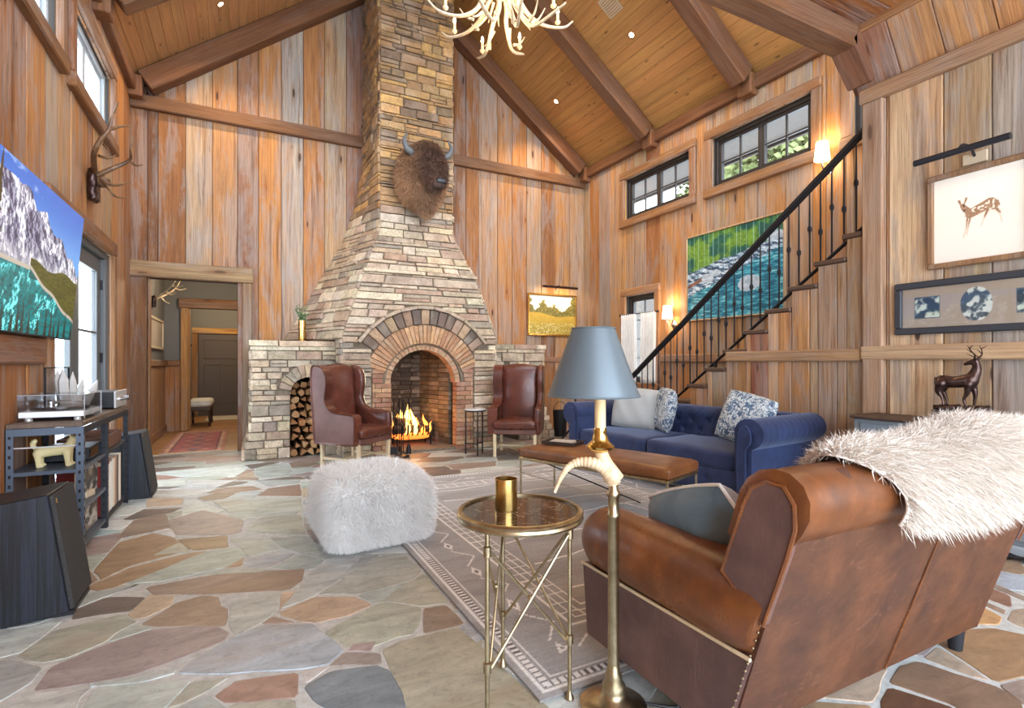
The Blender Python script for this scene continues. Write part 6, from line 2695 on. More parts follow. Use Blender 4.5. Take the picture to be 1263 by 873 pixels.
# back body: profile swept along X, softened at both ends
n = len(pb)
xs = [-HW + 0.0, -HW + 0.012, -HW + 0.05] + list(np.linspace(-HW + 0.1, HW - 0.1, 15)) + [HW - 0.05, HW - 0.012, HW]
cyy, czz = sum(p[0] for p in pb) / n, sum(p[1] for p in pb) / n
vs, fs = [], []
for i, x in enumerate(xs):
    k = min(abs(x + HW), abs(x - HW))
    sc_ = 1 - 0.05 * max(0, 1 - k / 0.05) ** 2
    for (y, z) in pb:
        up = max(0.0, (z - 0.55) / 0.35)
        w = 0.006 * math.sin(x * 9) * up + 0.004 * math.sin(x * 40) * up * max(0, 1 - k / 0.15)
        vs.append((x, cyy + (y - cyy) * sc_ - w, czz + (z - czz) * sc_ + w if z > 0.2 else z))
for i in range(len(xs) - 1):
    for j in range(n):
        fs.append([i * n + j, (i + 1) * n + j, (i + 1) * n + (j + 1) % n, i * n + (j + 1) % n])
fs.append(list(range(n)))
fs.append([(len(xs) - 1) * n + j for j in range(n)][::-1])
mb.add(vs, fs)
mb.build('back', MT['back_leather'], SF, angle=50)
# glossy roll along the top
rp = yz([(0.868, 0.742)] + roll + [(1.05, 0.72), (1.0, 0.70)])
rcy, rcz = sum(p[0] for p in rp) / len(rp), sum(p[1] for p in rp) / len(rp)
mb = MB()
xs = [-HW - 0.012, -HW - 0.008] + list(np.linspace(-HW + 0.02, HW - 0.02, 44)) + [HW + 0.008, HW + 0.012]
vs, fs = [], []
n = len(rp)
for i, x in enumerate(xs):
    k = min(abs(x + HW), abs(x - HW))
    g = 0.0035 * math.sin(x * 150) * max(0, 1 - k / 0.14) if k < 0.14 else 0
    for (y, z) in rp:
        s = 1.085 + g / 0.12
        if i in (0, len(xs) - 1):
            s = 0.97
        vs.append((x, rcy + (y - rcy) * s, rcz + (z - rcz) * s))
for i in range(len(xs) - 1):
    for j in range(n):
        fs.append([i * n + j, (i + 1) * n + j, (i + 1) * n + (j + 1) % n, i * n + (j + 1) % n])
fs.append(list(range(n)))
fs.append([(len(xs) - 1) * n + j for j in range(n)][::-1])
mb.add(vs, fs)
mb.build('top_roll', MT['saddle_leather'], SF, angle=60)
# end panels of the back, with piping
ep = yz([(0.940, 0.50), (0.872, 0.70), (0.850, 0.78), (0.852, 0.84), (0.88, 0.88), (0.93, 0.885), (0.975, 0.86), (1.0, 0.81), (1.075, 0.60)])
for s in (-1, 1):
    mb = MB()
    mb.prism(inset(ep if True else ep, 0.0), s * (HW - 0.005), s * (HW + 0.02), 'x', 0.0)
    mb.build('end_panel', MT['plum_leather'], SF, smooth=False)
    mb = MB()
    P = [(s * (HW + 0.018), y, z) for y, z in ep]
    mb.tube(P, 0.0065, 6, closed=True)
    mb.build('end_piping', MT['saddle_leather'], SF)
# arms: lower panel and fat roll
for s in (-1, 1):
    X0 = s * HW
    mb = MB()
    pl_ = yz([(1.075, 0.10), (1.76, 0.10), (1.79, 0.38), (0.985, 0.38)])
    mb.prism(pl_, X0 + s * 0.010, X0 - s * 0.17, 'x', 0.006)
    AP = mb.build('arm_panel', MT['plum_leather'], SF, angle=30)
    mb = MB()
    cx, cz = X0 - s * 0.085, 0.485
    ys = [0.96, 0.975, 1.01, 1.1, 1.2, 1.3, 1.4, 1.5, 1.6, 1.68, 1.74, 1.785, 1.81, 1.82]
    rad = [0.118, 0.123, 0.130, 0.132, 0.130, 0.128, 0.127, 0.126, 0.125, 0.124, 0.120, 0.10, 0.06, 0.01]
    seg = 26
    vs, fs = [], []
    for i, (y, r) in enumerate(zip(ys, rad)):
        for k in range(seg):
            a = 2 * PI * k / seg
            dip = 1 - 0.035 * math.exp(-((y - 1.28) / 0.018) ** 2)
            wr = 1 + (0.018 * math.sin(a * 9 + i) if i < 3 else 0)
            zz_r = cz + r * 1.06 * math.sin(a) * dip * wr + 0.03 * ((1.4 - y) * 0.12)
            sh = max(0.0, 1 - (y - 0.96) / 0.25)
            vs.append((cx + r * 1.02 * math.cos(a) * dip * wr, y - sO.y - 0.325 * (zz_r - 0.485) * sh, zz_r))
    for i in range(len(ys) - 1):
        for k in range(seg):
            fs.append([i * seg + k, i * seg + (k + 1) % seg, (i + 1) * seg + (k + 1) % seg, (i + 1) * seg + k])
    fs.append(list(range(seg))[::-1])
    fs.append([(len(ys) - 1) * seg + k for k in range(seg)])
    mb.add(vs, fs)
    mb.build('arm_roll', MT['saddle_leather'], SF, angle=70)
    mb = MB()
    mb.tube([(X0 + s * 0.012, y - sO.y, 0.383) for y in np.linspace(0.985, 1.79, 14)], 0.006, 6)
    mb.build('arm_piping', MT['candle_white'] if False else MT['pale_leg'], AP)
    # studs down the rear corner
    mb = MB()
    for k in range(17):
        z = 0.12 + k * 0.025
        y = 1.07 - (z - 0.1) * 0.325
        mb.ell((X0 + s * 0.011, y + 0.012 - sO.y, z), (0.004, 0.004, 0.004), 2)
    o = mb.build('studs', MT['aged_brass'], AP)
    o['kind'] = 'stuff'
mb = MB()
mb.box((-HW + 0.15, 1.1 - sO.y, 0.10), (HW - 0.15, 1.75 - sO.y, 0.30), 0.02)
mb.build('seat_base', MT['back_leather'], SF, angle=30)
for s in (-1, 1):
    mb = MB()
    mb.rbox(((s - 1) / 2 * 0.585 + 0.004, 1.10 - sO.y, 0.29), ((s + 1) / 2 * 0.585 - 0.004, 1.80 - sO.y, 0.45), 0.05, 10)
    mb.build('seat_cushion', MT['saddle_leather'], SF, angle=180)
for (x, y) in ((-HW + 0.1, 1.70), (HW - 0.1, 1.70), (-HW + 0.1, 1.13), (HW - 0.06, 1.115)):
    mb = MB()
    mb.lathe([(0.02, 0.0), (0.024, 0.0), (0.034, 0.10)], 10, (x, y - sO.y, 0.0 if y < 1.5 else ZR))
    mb.build('foot', MT['steel_dark'], SF)
# seam down the middle of the back
mb = MB()
mb.tube([(0.05, p[0] - 0.0015 - 0.0, p[1]) for p in yz([(1.062, 0.11), (0.962, 0.42), (0.866, 0.73)])], 0.003, 5)
mb.build('back_seam', MT['saddle_leather'], SF)

# white sheepskin throw over the back
TH_ = thing('fur_throw', 'shaggy cream sheepskin throw draped over the back of the leather sofa', 'throw', (2.15, 0.9, 0.7))
tO = Vector(TH_.location)
pth = smoothpath([(1.13, 0.62), (1.07, 0.78), (1.005, 0.89), (0.93, 0.93), (0.86, 0.922), (0.81, 0.865), (0.803, 0.78), (0.84, 0.70)], 4)


def thr(u, v):
    # ragged, tapering toward the near end at the front
    x0 = 1.50 + 0.10 * sstep(0.35, 1.0, np.array(v)) + 0.04 * math.sin(v * 9)
    x1 = 2.82 - 0.04 * math.sin(v * 7)
    x = x0 + (x1 - x0) * u
    t = 0.08 + v * (0.80 + 0.12 * (0.5 + 0.5 * math.sin(u * 5 + 0.4)) - 0.05 * (1 - u))
    t = min(max(t, 0.0), 1.0) * (len(pth) - 1)
    i = min(int(t), len(pth) - 2)
    p = pth[i] * (1 - t + i) + pth[i + 1] * (t - i)
    lift = 0.010 + (0.016 + 0.010 * math.sin(u * 11 + v * 4) + 0.032 * math.exp(-((u - 0.62) / 0.25) ** 2)) * float(sstep(0.0, 0.18, np.array(u)))
    nrmv = np.array([p[0] - 0.95, p[1] - 0.76])
    nrmv /= np.linalg.norm(nrmv)
    p = p + nrmv * lift
    return (x - tO.x, p[0] - tO.y, p[1] - tO.z)


mb = MB()
mb.sheet(thr, 44, 26)
mb.f = [f[::-1] for f in mb.f]
hide = mb.build('hide', MT['cream_fur'], TH_, angle=180)
sm = hide.modifiers.new('thick', 'SOLIDIFY')
sm.thickness = 0.006
P_, N_ = scatter(hide, 60000, 3)
if N_[:, 2].mean() < 0:
    N_ = -N_
fur('wool', MT['cream_fur'], TH_, P_, N_, 0.052, 0.0014, (0.15, -0.35, -0.9), 0.45, 0.75, 5)


# ------------------------------------------------------------------ cushions
def pillow_mesh(w, h, t, n=18, pinch=0.06, half=0):
    """pillow in local XZ, thickness along Y; half: 0 both, -1 front (-Y), +1 back"""
    mb = MB()
    for sgn in (-1, 1):
        if half and sgn != half:
            continue

        def f(a, b):
            u, v = 2 * a - 1, 2 * b - 1
            px_ = pinch * (1 - v * v) * u * 1.0
            pz_ = pinch * (1 - u * u) * v * 1.0
            th = max(0.0, (1 - u ** 4)) ** 0.6 * max(0.0, (1 - v ** 4)) ** 0.6
            wr = 0.006 * math.sin(u * 9 + v * 5) * th
            return ((u * (1 - pinch) + px_ * (1 if True else 0)) * w / 2, sgn * (t / 2 * th + wr), (v * (1 - pinch) + pz_) * h / 2)
        o = len(mb.v)
        mb.sheet(f, n, n)
        if sgn > 0:
            k = n * n
            mb.f[-k:] = [q[::-1] for q in mb.f[-k:]]
    return mb


def pillow(name, label, w, h, t, mats, M, pip=None, group=None, pinch=0.06):
    T = thing(name, label, 'pillow', (0, 0, 0))
    T.matrix_world = M
    T['group'] = group or 'cushions on the sofas'
    for sg, nm in ((-1, 'front_cover'), (1, 'back_cover')):
        pillow_mesh(w, h, t, 18, pinch, sg).build(nm, MT[mats[0 if sg < 0 else 1]], T, angle=180)
    if pip:
        mb = MB()
        P = []
        for k in range(64):
            s = k / 16
            side = int(s)
            u = 2 * (s - side) - 1
            a, b = [(u, -1), (1, u), (-u, 1), (-1, -u)][side]
            pa = (a * (1 - pinch) + pinch * (1 - b * b) * a) * w / 2
            pb_ = (b * (1 - pinch) + pinch * (1 - a * a) * b) * h / 2
            P.append((pa, 0, pb_))
        mb.tube(P, 0.007, 6, closed=True)
        mb.build('piping', MT[pip], T)
    return T


M = Matrix.Translation((1.52, 1.37, 0.535)) @ Matrix.Rotation(math.radians(-96), 4, 'Z') @ Matrix.Rotation(math.radians(24), 4, 'X') @ Matrix.Rotation(math.radians(-20), 4, 'Y')
pillow('velvet_pillow', 'teal grey velvet pillow with white piping leaning inside the leather sofa arm', 0.54, 0.46, 0.23, ('teal_velvet', 'grey_velvet'), M, 'linen')

# ------------------------------------------------------------------ blue chesterfield
CS = thing('blue_sofa', 'deep blue velvet chesterfield sofa with rolled arms and buttoned back by the stairs', 'sofa', (3.985, 4.02, 0), math.radians(-83.2))
LH, DF, DBk = 1.22, -0.55, 0.45         # half length, front y, back y
arm = [(0.0, 0.10), (0.0, 0.58)]
for k in range(0, 15):
    a = math.radians(200 - k * 19)
    arm.append((0.125 + 0.128 * math.cos(a), 0.628 + 0.122 * math.sin(a)))
arm += [(0.15, 0.50), (0.15, 0.10)]
for s in (-1, 1):
    x_in = s * (LH - 0.25)
    poly = [(x_in + s * p[0], p[1]) for p in arm]
    mb = MB()
    ys = [DF + 0.02, DF + 0.032] + list(np.linspace(DF + 0.06, DBk - 0.06, 34)) + [DBk - 0.03, DBk]
    n = len(poly)
    vs, fs = [], []
    ccx, ccz = x_in + s * 0.125, 0.628
    for i, y in enumerate(ys):
        for (x, z) in poly:
            wv = 1.0
            if z > 0.52:
                wv = 1.0 + 0.012 * math.sin(y * 75) * (1 if 2 <= i < len(ys) - 2 else 0)
            vs.append((ccx + (x - ccx) * wv, y, ccz + (z - ccz) * wv if z > 0.52 else z))
    for i in range(len(ys) - 1):
        for j in range(n):
            fs.append([i * n + j, i * n + (j + 1) % n, (i + 1) * n + (j + 1) % n, (i + 1) * n + j])
    fs.append(list(range(n))[::-1])
    fs.append([(len(ys) - 1) * n + j for j in range(n)])
    if s > 0:
        pass
    else:
        fs = [f[::-1] for f in fs]
    fs = [f[::-1] for f in fs]
    mb.add(vs, fs)
    AO = mb.build('arm', MT['blue_velvet'], CS, angle=45)
    # front facing
    fc = [(0.015, 0.10), (0.015, 0.60)]
    for k in range(0, 12):
        a = math.radians(190 - k * 20)
        fc.append((0.125 + 0.098 * math.cos(a), 0.628 + 0.094 * math.sin(a)))
    fc += [(0.135, 0.53), (0.135, 0.10)]
    mb = MB()
    mb.prism([(x_in + s * (p[0] * 0.55 + 0.03), p[1] - 0.03 if p[1] > 0.5 else p[1]) for p in fc], DF - 0.004, DF + 0.03, 'y', 0.006)
    mb.build('arm_facing', MT['blue_velvet'], AO, angle=40)
    mb = MB()
    mb.tube([(x_in + s * (p[0] * 0.55 + 0.03), DF - 0.002, p[1] - 0.03 if p[1] > 0.5 else p[1]) for p in fc], 0.005, 6)
    mb.build('arm_piping', MT['blue_velvet'], AO)
# buttoned back with rolled top
xi = LH - 0.25
bp = smoothpath([(0.16, 0.40), (0.19, 0.50), (0.20, 0.60), (0.19, 0.68), (0.22, 0.735), (0.29, 0.752), (0.36, 0.735), (0.40, 0.68), (0.40, 0.60), (0.37, 0.54)], 5)
bp += [np.array([0.37, 0.40]), np.array([0.37, 0.10])]
buttons = []
for r_, zz0 in enumerate((0.50, 0.60)):
    for k in range(9):
        buttons.append((-xi + 0.10 + (k + 0.5 * (r_ % 2)) * 0.195, zz0))


def backsheet(u, v):
    x = -xi - 0.10 + u * (2 * xi + 0.20)
    t = v * (len(bp) - 1)
    i = min(int(t), len(bp) - 2)
    p = bp[i] * (1 - t + i) + bp[i + 1] * (t - i)
    y, z = p
    d = 0.0
    if y < 0.30 and z < 0.73:
        for (bx, bz) in buttons:
            q = ((x - bx) ** 2 + (z - bz) ** 2)
            d += 0.034 * math.exp(-q / 0.0011)
        # folds between the buttons
        fx = ((x + xi - 0.10) / 0.195)
        d += 0.007 * math.exp(-((abs(((fx + (z - 0.5) / 0.1 * 0.5) % 1) - 0.5) - 0.5) / 0.06) ** 2) + 0.007 * math.exp(-((abs(((fx - (z - 0.5) / 0.1 * 0.5) % 1) - 0.5) - 0.5) / 0.06) ** 2)
    else:
        d += 0.005 * math.sin(x * 32) * (1 if z > 0.6 else 0)
    return (x, y + d, z)


mb = MB()
mb.sheet(backsheet, 150, len(bp) + 20)
mb.build('back', MT['blue_velvet'], CS, angle=180)
for (bx, bz) in buttons:
    mb = MB()
    mb.ell((bx, 0.222 + (0.0 if bz < 0.55 else 0.008), bz), (0.011, 0.006, 0.011), 3)
    mb.build('button', MT['blue_velvet'], CS)
mb = MB()
mb.box((-xi - 0.02, DF + 0.06, 0.09), (xi + 0.02, 0.36, 0.30), 0.015)
mb.build('base', MT['blue_velvet'], CS, angle=30)


def tuft_front(u, v):
    x = -xi + u * 2 * xi
    z = 0.10 + v * 0.20
    d = 0
    for k in range(9):
        bx = -xi + 0.10 + k * 0.195
        d += 0.02 * math.exp(-((x - bx) ** 2 + (z - 0.2) ** 2) / 0.0009)
    bulge = 0.018 * (1 - (2 * v - 1) ** 4)
    return (x, DF + 0.05 - bulge + d, z)


mb = MB()
mb.sheet(tuft_front, 130, 10)
mb.build('front_rail', MT['blue_velvet'], CS, angle=180)
for s in (-1, 1):
    mb = MB()

    def cf(q, w):
        q = q.copy()
        top = w[:, 2] > 0
        q[:, 2] += np.where(top, 0.022 * (1 - w[:, 0] ** 2) * (1 - w[:, 1] ** 2) + 0.004 * np.sin(q[:, 0] * 17 + q[:, 1] * 13), 0)
        return q
    mb.rbox((-xi + 0.005 if s < 0 else 0.004, DF + 0.035, 0.295), (-0.004 if s < 0 else xi - 0.005, 0.22, 0.455), 0.045, 14, fn=cf)
    mb.build('seat_cushion', MT['blue_velvet'], CS, angle=180)
for sx in (-1, 1):
    for y in (DF + 0.12, DBk - 0.12):
        mb = MB()
        mb.lathe([(0.022, 0.0), (0.03, 0.03), (0.022, 0.06), (0.035, 0.11)], 12, (sx * (LH - 0.18), y, 0 if (y > 0) else ZR))
        mb.build('foot', MT['black_paint'], CS)


def on_sofa(x, y, z, rz=0, rx=0, ry=0):
    B_ = Matrix.Translation(CS.location) @ Matrix.Rotation(math.radians(-83.2), 4, 'Z')
    return B_ @ Matrix.Translation((x, y, z)) @ Matrix.Rotation(rz, 4, 'Z') @ Matrix.Rotation(rx, 4, 'X') @ Matrix.Rotation(ry, 4, 'Y')


pillow('tweed_pillow', 'pale grey woven pillow standing against the far arm of the blue sofa', 0.56, 0.46, 0.17, ('tweed', 'tweed'), on_sofa(-0.58, -0.02, 0.69, math.radians(16), math.radians(-16), 0.03))
pillow('floral_pillow', 'blue and white patterned pillow beside the grey pillow on the blue sofa', 0.46, 0.46, 0.15, ('floral', 'floral'), on_sofa(-0.23, 0.05, 0.70, math.radians(-30), math.radians(-10), 0.05))
pillow('floral_pillow', 'blue and white patterned pillow poking up behind the near arm of the blue sofa', 0.48, 0.48, 0.15, ('floral', 'floral'), on_sofa(0.70, 0.06, 0.68, math.radians(12), math.radians(-16), math.radians(14)))

# ------------------------------------------------------------------ leather bench table
BT = thing('leather_bench', 'low bench table with brown leather padded top and slim metal frame', 'bench', (2.67, 3.56, ZR), math.radians(-70))
bl, bw = 0.72, 0.26
mb = MB()


def bf(q, w):
    q = q.copy()
    q[:, 2] += np.where(w[:, 2] > 0, 0.02 * (1 - w[:, 0] ** 4) * (1 - w[:, 1] ** 4), 0)
    return q


mb.rbox((-bl, -bw, 0.345), (bl, bw, 0.435), 0.03, 14, fn=bf)
mb.build('padded_top', MT['bench_leather'], BT, angle=180)
mb = MB()
mb.box((-bl + 0.005, -bw + 0.005, 0.325), (bl - 0.005, bw - 0.005, 0.348), 0.004)
mb.build('frame', MT['aged_brass'], BT, smooth=False)
for sx in (-1, 1):
    for sy in (-1, 1):
        mb = MB()
        mb.tube([(sx * (bl - 0.02), sy * (bw - 0.02), 0.33), (sx * (bl - 0.02), sy * (bw - 0.02), 0)], 0.009, 8)
        mb.build('leg', MT['aged_brass'], BT)
for sy in (-1, 1):
    mb = MB()
    mb.tube([(-bl + 0.02, sy * (bw - 0.02), 0.21), (bl - 0.02, sy * (bw - 0.02), 0.10 if sy < 0 else 0.21)], 0.004, 6)
    mb.build('stretcher', MT['chrome'], BT)
mb = MB()
mb.tube([(-bl + 0.3, -bw + 0.02, 0.33), (bl - 0.5, bw - 0.02, 0.01)], 0.006, 6)
mb.build('brace', MT['iron'], BT)
TR = thing('tray', 'dark wooden tray holding magazines on the leather bench', 'tray', (2.56, 4.0, ZR + 0.456), math.radians(-60))
mb = MB()
mb.box((-0.16, -0.11, 0.0), (0.16, 0.11, 0.012), 0.003, col=rgb(54, 38, 30))
for lo, hi in (((-0.16, -0.11), (0.16, -0.10)), ((-0.16, 0.10), (0.16, 0.11)), ((-0.16, -0.10), (-0.15, 0.10)), ((0.15, -0.10), (0.16, 0.10))):
    mb.box((lo[0], lo[1], 0.012), (hi[0], hi[1], 0.03), 0.002, col=rgb(54, 38, 30))
mb.build('tray_body', MT['fine_wood'], TR, smooth=False, col=True)
for k in range(2):
    mb = MB()
    mb.box((-0.10, -0.075, 0), (0.10, 0.075, 0.008), 0.001)
    o = mb.build('magazine', MT[('card', 'silver_panel')[k]], None, smooth=False)
    o.location = (2.56, 4.0, ZR + 0.469 + 0.009 * k)
    o.rotation_euler = (0, 0, math.radians(-60 + 8 * k))
    tag(o, ['lower magazine lying in the dark tray on the bench', 'upper pale magazine lying in the dark tray on the bench'][k], 'magazine')

# ------------------------------------------------------------------ fur pouf
PF = thing('fur_pouf', 'square white shaggy fur pouf standing at the edge of the rug', 'pouf', (0.79, 3.70, ZR), math.radians(4))
mb = MB()


def pf(q, w):
    q = q.copy()
    k = (q[:, 2] - 0.22) / 0.22
    f = 1 + 0.05 * (1 - k * k)
    q[:, 0] *= f
    q[:, 1] *= f
    q[:, 2] += np.where(w[:, 2] > 0.5, 0.03 * (1 - w[:, 0] ** 2) * (1 - w[:, 1] ** 2), 0)
    q += 0.006 * np.stack([np.sin(q[:, 2] * 17 + q[:, 1] * 9), np.sin(q[:, 2] * 15 + q[:, 0] * 11), 0.5 * np.sin(q[:, 0] * 13) * np.sin(q[:, 1] * 15)], 1) * (q[:, 2:3] > 0.03)
    return q


mb.rbox((-0.32, -0.33, 0.0), (0.32, 0.33, 0.43), 0.09, 18, fn=pf)
body = mb.build('body', MT['white_fur'], PF, angle=180)
P_, N_ = scatter(body, 70000, 8, 0.012)
dirn = N_ + 0.25 * np.stack([np.sin(P_[:, 0] * 23 + P_[:, 2] * 31), np.cos(P_[:, 1] * 27 + P_[:, 2] * 19), np.sin(P_[:, 0] * 17 - P_[:, 1] * 29)], 1) + 0.35 * np.stack([np.sin(P_[:, 0] * 61 + P_[:, 2] * 83), np.cos(P_[:, 1] * 71 + P_[:, 2] * 59), np.sin(P_[:, 0] * 67 - P_[:, 1] * 79)], 1)
dirn /= np.linalg.norm(dirn, axis=1)[:, None]
o = fur('fur_pile', MT['white_fur'], PF, P_, dirn, 0.055, 0.0017, (0.1, 0, -0.8), 0.40, 0.7, 9)
# keep the pile off the floor
me = o.data
co = np.zeros(len(me.vertices) * 3)
me.vertices.foreach_get('co', co)
co = co.reshape(-1, 3)
co[:, 2] = np.maximum(co[:, 2], 0.001)
me.vertices.foreach_set('co', co.ravel())

# ------------------------------------------------------------------ round brass side table with cup
SD = thing('side_table', 'round brass side table with dark marble top and crossed rod legs', 'table', (0.885, 1.665, ZR))
zt = 0.645
mb = MB()
mb.lathe([(0.0, zt), (0.205, zt), (0.205, zt + 0.012), (0.0, zt + 0.012)], 48)
mb.build('marble_top', MT['dark_marble'], SD, angle=30)
mb = MB()
mb.lathe([(0.198, zt - 0.012), (0.222, zt - 0.012), (0.226, zt - 0.004), (0.222, zt + 0.004), (0.226, zt + 0.012), (0.220, zt + 0.019), (0.206, zt + 0.019), (0.206, zt + 0.011), (0.198, zt + 0.008), (0.198, zt - 0.012)], 64)
mb.build('rim', MT['aged_brass'], SD, angle=50)
feet = [Vector((0.153, -0.088, 0)), Vector((0.02, 0.182, 0)), Vector((-0.182, -0.115, 0))]
for k, f in enumerate(feet):
    z0 = 0.0 if k == 1 else -ZR
    mb = MB()
    mb.tube([(f.x, f.y, zt - 0.01), (f.x, f.y, z0 + 0.03)], 0.0075, 10)
    LG_ = mb.build('leg', MT['aged_brass'], SD)
    for z in (zt - 0.07, 0.20):
        m2 = MB()
        m2.lathe([(0.0076, -0.02), (0.013, -0.016), (0.013, 0.016), (0.0076, 0.02)], 12, (f.x, f.y, z))
        m2.build('collar', MT['aged_brass'], LG_)
    m2 = MB()
    m2.lathe([(0.017, 0.0), (0.017, 0.006), (0.010, 0.016), (0.0075, 0.032)], 14, (f.x, f.y, z0))
    m2.build('foot', MT['aged_brass'], LG_)
for i in range(3):
    a, b = feet[i], feet[(i + 1) % 3]
    for (p, q) in ((a, b), (b, a)):
        mb = MB()
        off = (p - q).cross(Vector((0, 0, 1))).normalized() * 0.007
        d = (q - p).normalized() * 0.012
        mb.tube([tuple(p + d + off + Vector((0, 0, zt - 0.07))), tuple(q - d + off + Vector((0, 0, 0.20)))], 0.005, 8)
        mb.build('cross_rod', MT['aged_brass'], SD)
    mb = MB()
    m = (a + b) / 2
    mb.ell((m.x, m.y, (zt - 0.07 + 0.20) / 2), (0.009, 0.009, 0.009), 4)
    mb.build('pivot', MT['aged_brass'], SD)
CU = thing('brass_cup', 'shiny brass tumbler standing on the round marble side table', 'cup', (0.846, 1.70, ZR + zt + 0.012))
mb = MB()
mb.lathe([(0.0, 0.0), (0.039, 0.0), (0.040, 0.004), (0.040, 0.112), (0.037, 0.112), (0.037, 0.01), (0.0, 0.01)], 40)
mb.build('tumbler', MT['gold'], CU, angle=40)

# ------------------------------------------------------------------ floor lamp with ram's horn
FL = thing('floor_lamp', 'brass floor lamp with curled horn arm and tapered blue shade', 'lamp', (1.15, 1.47, 0.0), -TH)
mb = MB()
mb.lathe([(0.0, 0.0), (0.11, 0.0), (0.115, 0.012), (0.09, 0.028), (0.045, 0.04), (0.038, 0.06), (0.040, 0.08), (0.028, 0.095), (0.031, 0.11), (0.024, 0.125), (0.020, 0.15)], 28)
mb.build('base', MT['aged_brass'], FL, angle=60)
mb = MB()
mb.lathe([(0.020, 0.14), (0.0195, 0.66), (0.023, 0.663), (0.023, 0.672), (0.019, 0.676), (0.019, 0.73), (0.023, 0.735), (0.023, 0.748), (0.016, 0.755), (0.018, 0.785)], 20)
mb.build('pole', MT['aged_brass'], FL, angle=60)
K_ = 1.83 / 648
hp = smoothpath([((px_ - 757) * K_, 0.01 * math.sin(px_ * 0.1), 1.2 - (py_ - 447) * K_) for px_, py_ in ((757, 598), (755, 588), (746, 577), (733, 571), (718, 570), (704, 575), (693, 588), (684, 607))], 16)
nn = len(hp)
mb = MB()
mb.tube(hp, [max(0.006, 0.034 * (1 - (i / (nn - 1)) ** 0.9 * 0.86)) * (1 + 0.07 * math.sin(i * 1.3) * (1 if i < nn * 0.75 else 0)) * (0.55 + 0.45 * min(1, i / 12)) for i in range(nn)], 14)
mb.build('curled_horn', MT['horn'], FL, angle=80)
up = smoothpath([((px_ - 757) * K_, 0, 1.2 - (py_ - 447) * K_) for px_, py_ in ((759, 592), (753, 582), (746, 570), (741, 556))], 5)
mb = MB()
mb.tube(up, [0.034 - 0.012 * i / (len(up) - 1) for i in range(len(up))], 14)
mb.build('upright_horn', MT['horn'], FL, angle=80)
lx = (740.5 - 757) * K_
mb = MB()
mb.lathe([(0.022, 0.875), (0.046, 0.888), (0.050, 0.897), (0.040, 0.906), (0.030, 0.915), (0.026, 0.93), (0.022, 0.945), (0.024, 0.95), (0.021, 0.962)], 28, (lx, 0, 0.012))
mb.build('cup', MT['gold'], FL, angle=60)
mb = MB()
mb.lathe([(0.0195, 0.955), (0.0195, 1.115), (0.0, 1.115)], 20, (lx, 0, 0))
mb.build('candle_sleeve', MT['candle_white'], FL, angle=40)
lx2 = (732 - 757) * K_
mb = MB()
mb.lathe([(0.159, 1.085), (0.0745, 1.318)], 48, (lx2, 0, 0))
mb.f = [f for f in mb.f if len(f) == 4]
o = mb.build('lamp_shade', MT['shade_paper'], FL, angle=180)
mb = MB()
mb.lathe([(0.156, 1.086), (0.0725, 1.317)], 48, (lx2, 0, 0))
mb.f = [f[::-1] for f in mb.f if len(f) == 4]
mb.build('shade_lining', MT['shade_lining'], o, angle=180)
for (r, z) in ((0.159, 1.085), (0.0745, 1.318)):
    mb = MB()
    mb.tube([(lx2 + r * math.cos(2 * PI * k / 40), r * math.sin(2 * PI * k / 40), z) for k in range(40)], 0.0035, 6, closed=True)
    mb.build('shade_trim', MT['shade_paper'], o)
mb = MB()
for k in range(3):
    a = 2 * PI * k / 3
    mb.tube([(lx2, 0, 1.30), (lx2 + 0.073 * math.cos(a), 0.073 * math.sin(a), 1.312)], 0.002, 5)
mb.tube([(lx, 0, 1.11), (lx2, 0, 1.30)], 0.003, 5)
mb.build('shade_carrier', MT['aged_brass'], FL)
CD = MB()
CD.tube(smoothpath([(1.24, 1.44, 0.006), (1.34, 1.36, 0.006), (1.42, 1.40, 0.006), (1.60, 1.33, 0.006), (1.75, 1.40, 0.006)], 6), 0.005, 6)
o = CD.build('power_cord', MT['black_paint'], None)
tag(o, 'thin black power cord on the stone floor beside the lamp base', 'cord')


# ------------------------------------------------------------------ helpers for bodies
def fuse(o, voxel, smooth=6):
    """merge overlapping shapes of one mesh into a single skin"""
    r = o.modifiers.new('r', 'REMESH')
    r.mode = 'VOXEL'
    r.voxel_size = voxel
    s = o.modifiers.new('s', 'SMOOTH')
    s.iterations = smooth
    s.factor = 0.5
    dg = bpy.context.evaluated_depsgraph_get()
    me = bpy.data.meshes.new_from_object(o.evaluated_get(dg))
    o.modifiers.clear()
    old = o.data
    o.data = me
    if not me.materials:
        me.materials.append(old.materials[0])
    me.polygons.foreach_set('use_smooth', [True] * len(me.polygons))
    return o


def limb(mb, pts, rads, seg=10):
    P = smoothpath([tuple(p) + (r,) for p, r in zip(pts, rads)], 4)
    mb.tube([p[:3] for p in P], [p[3] for p in P], seg)
    for q in (P[0], P[-1]):
        mb.ell(q[:3], (q[3],) * 3, 4)


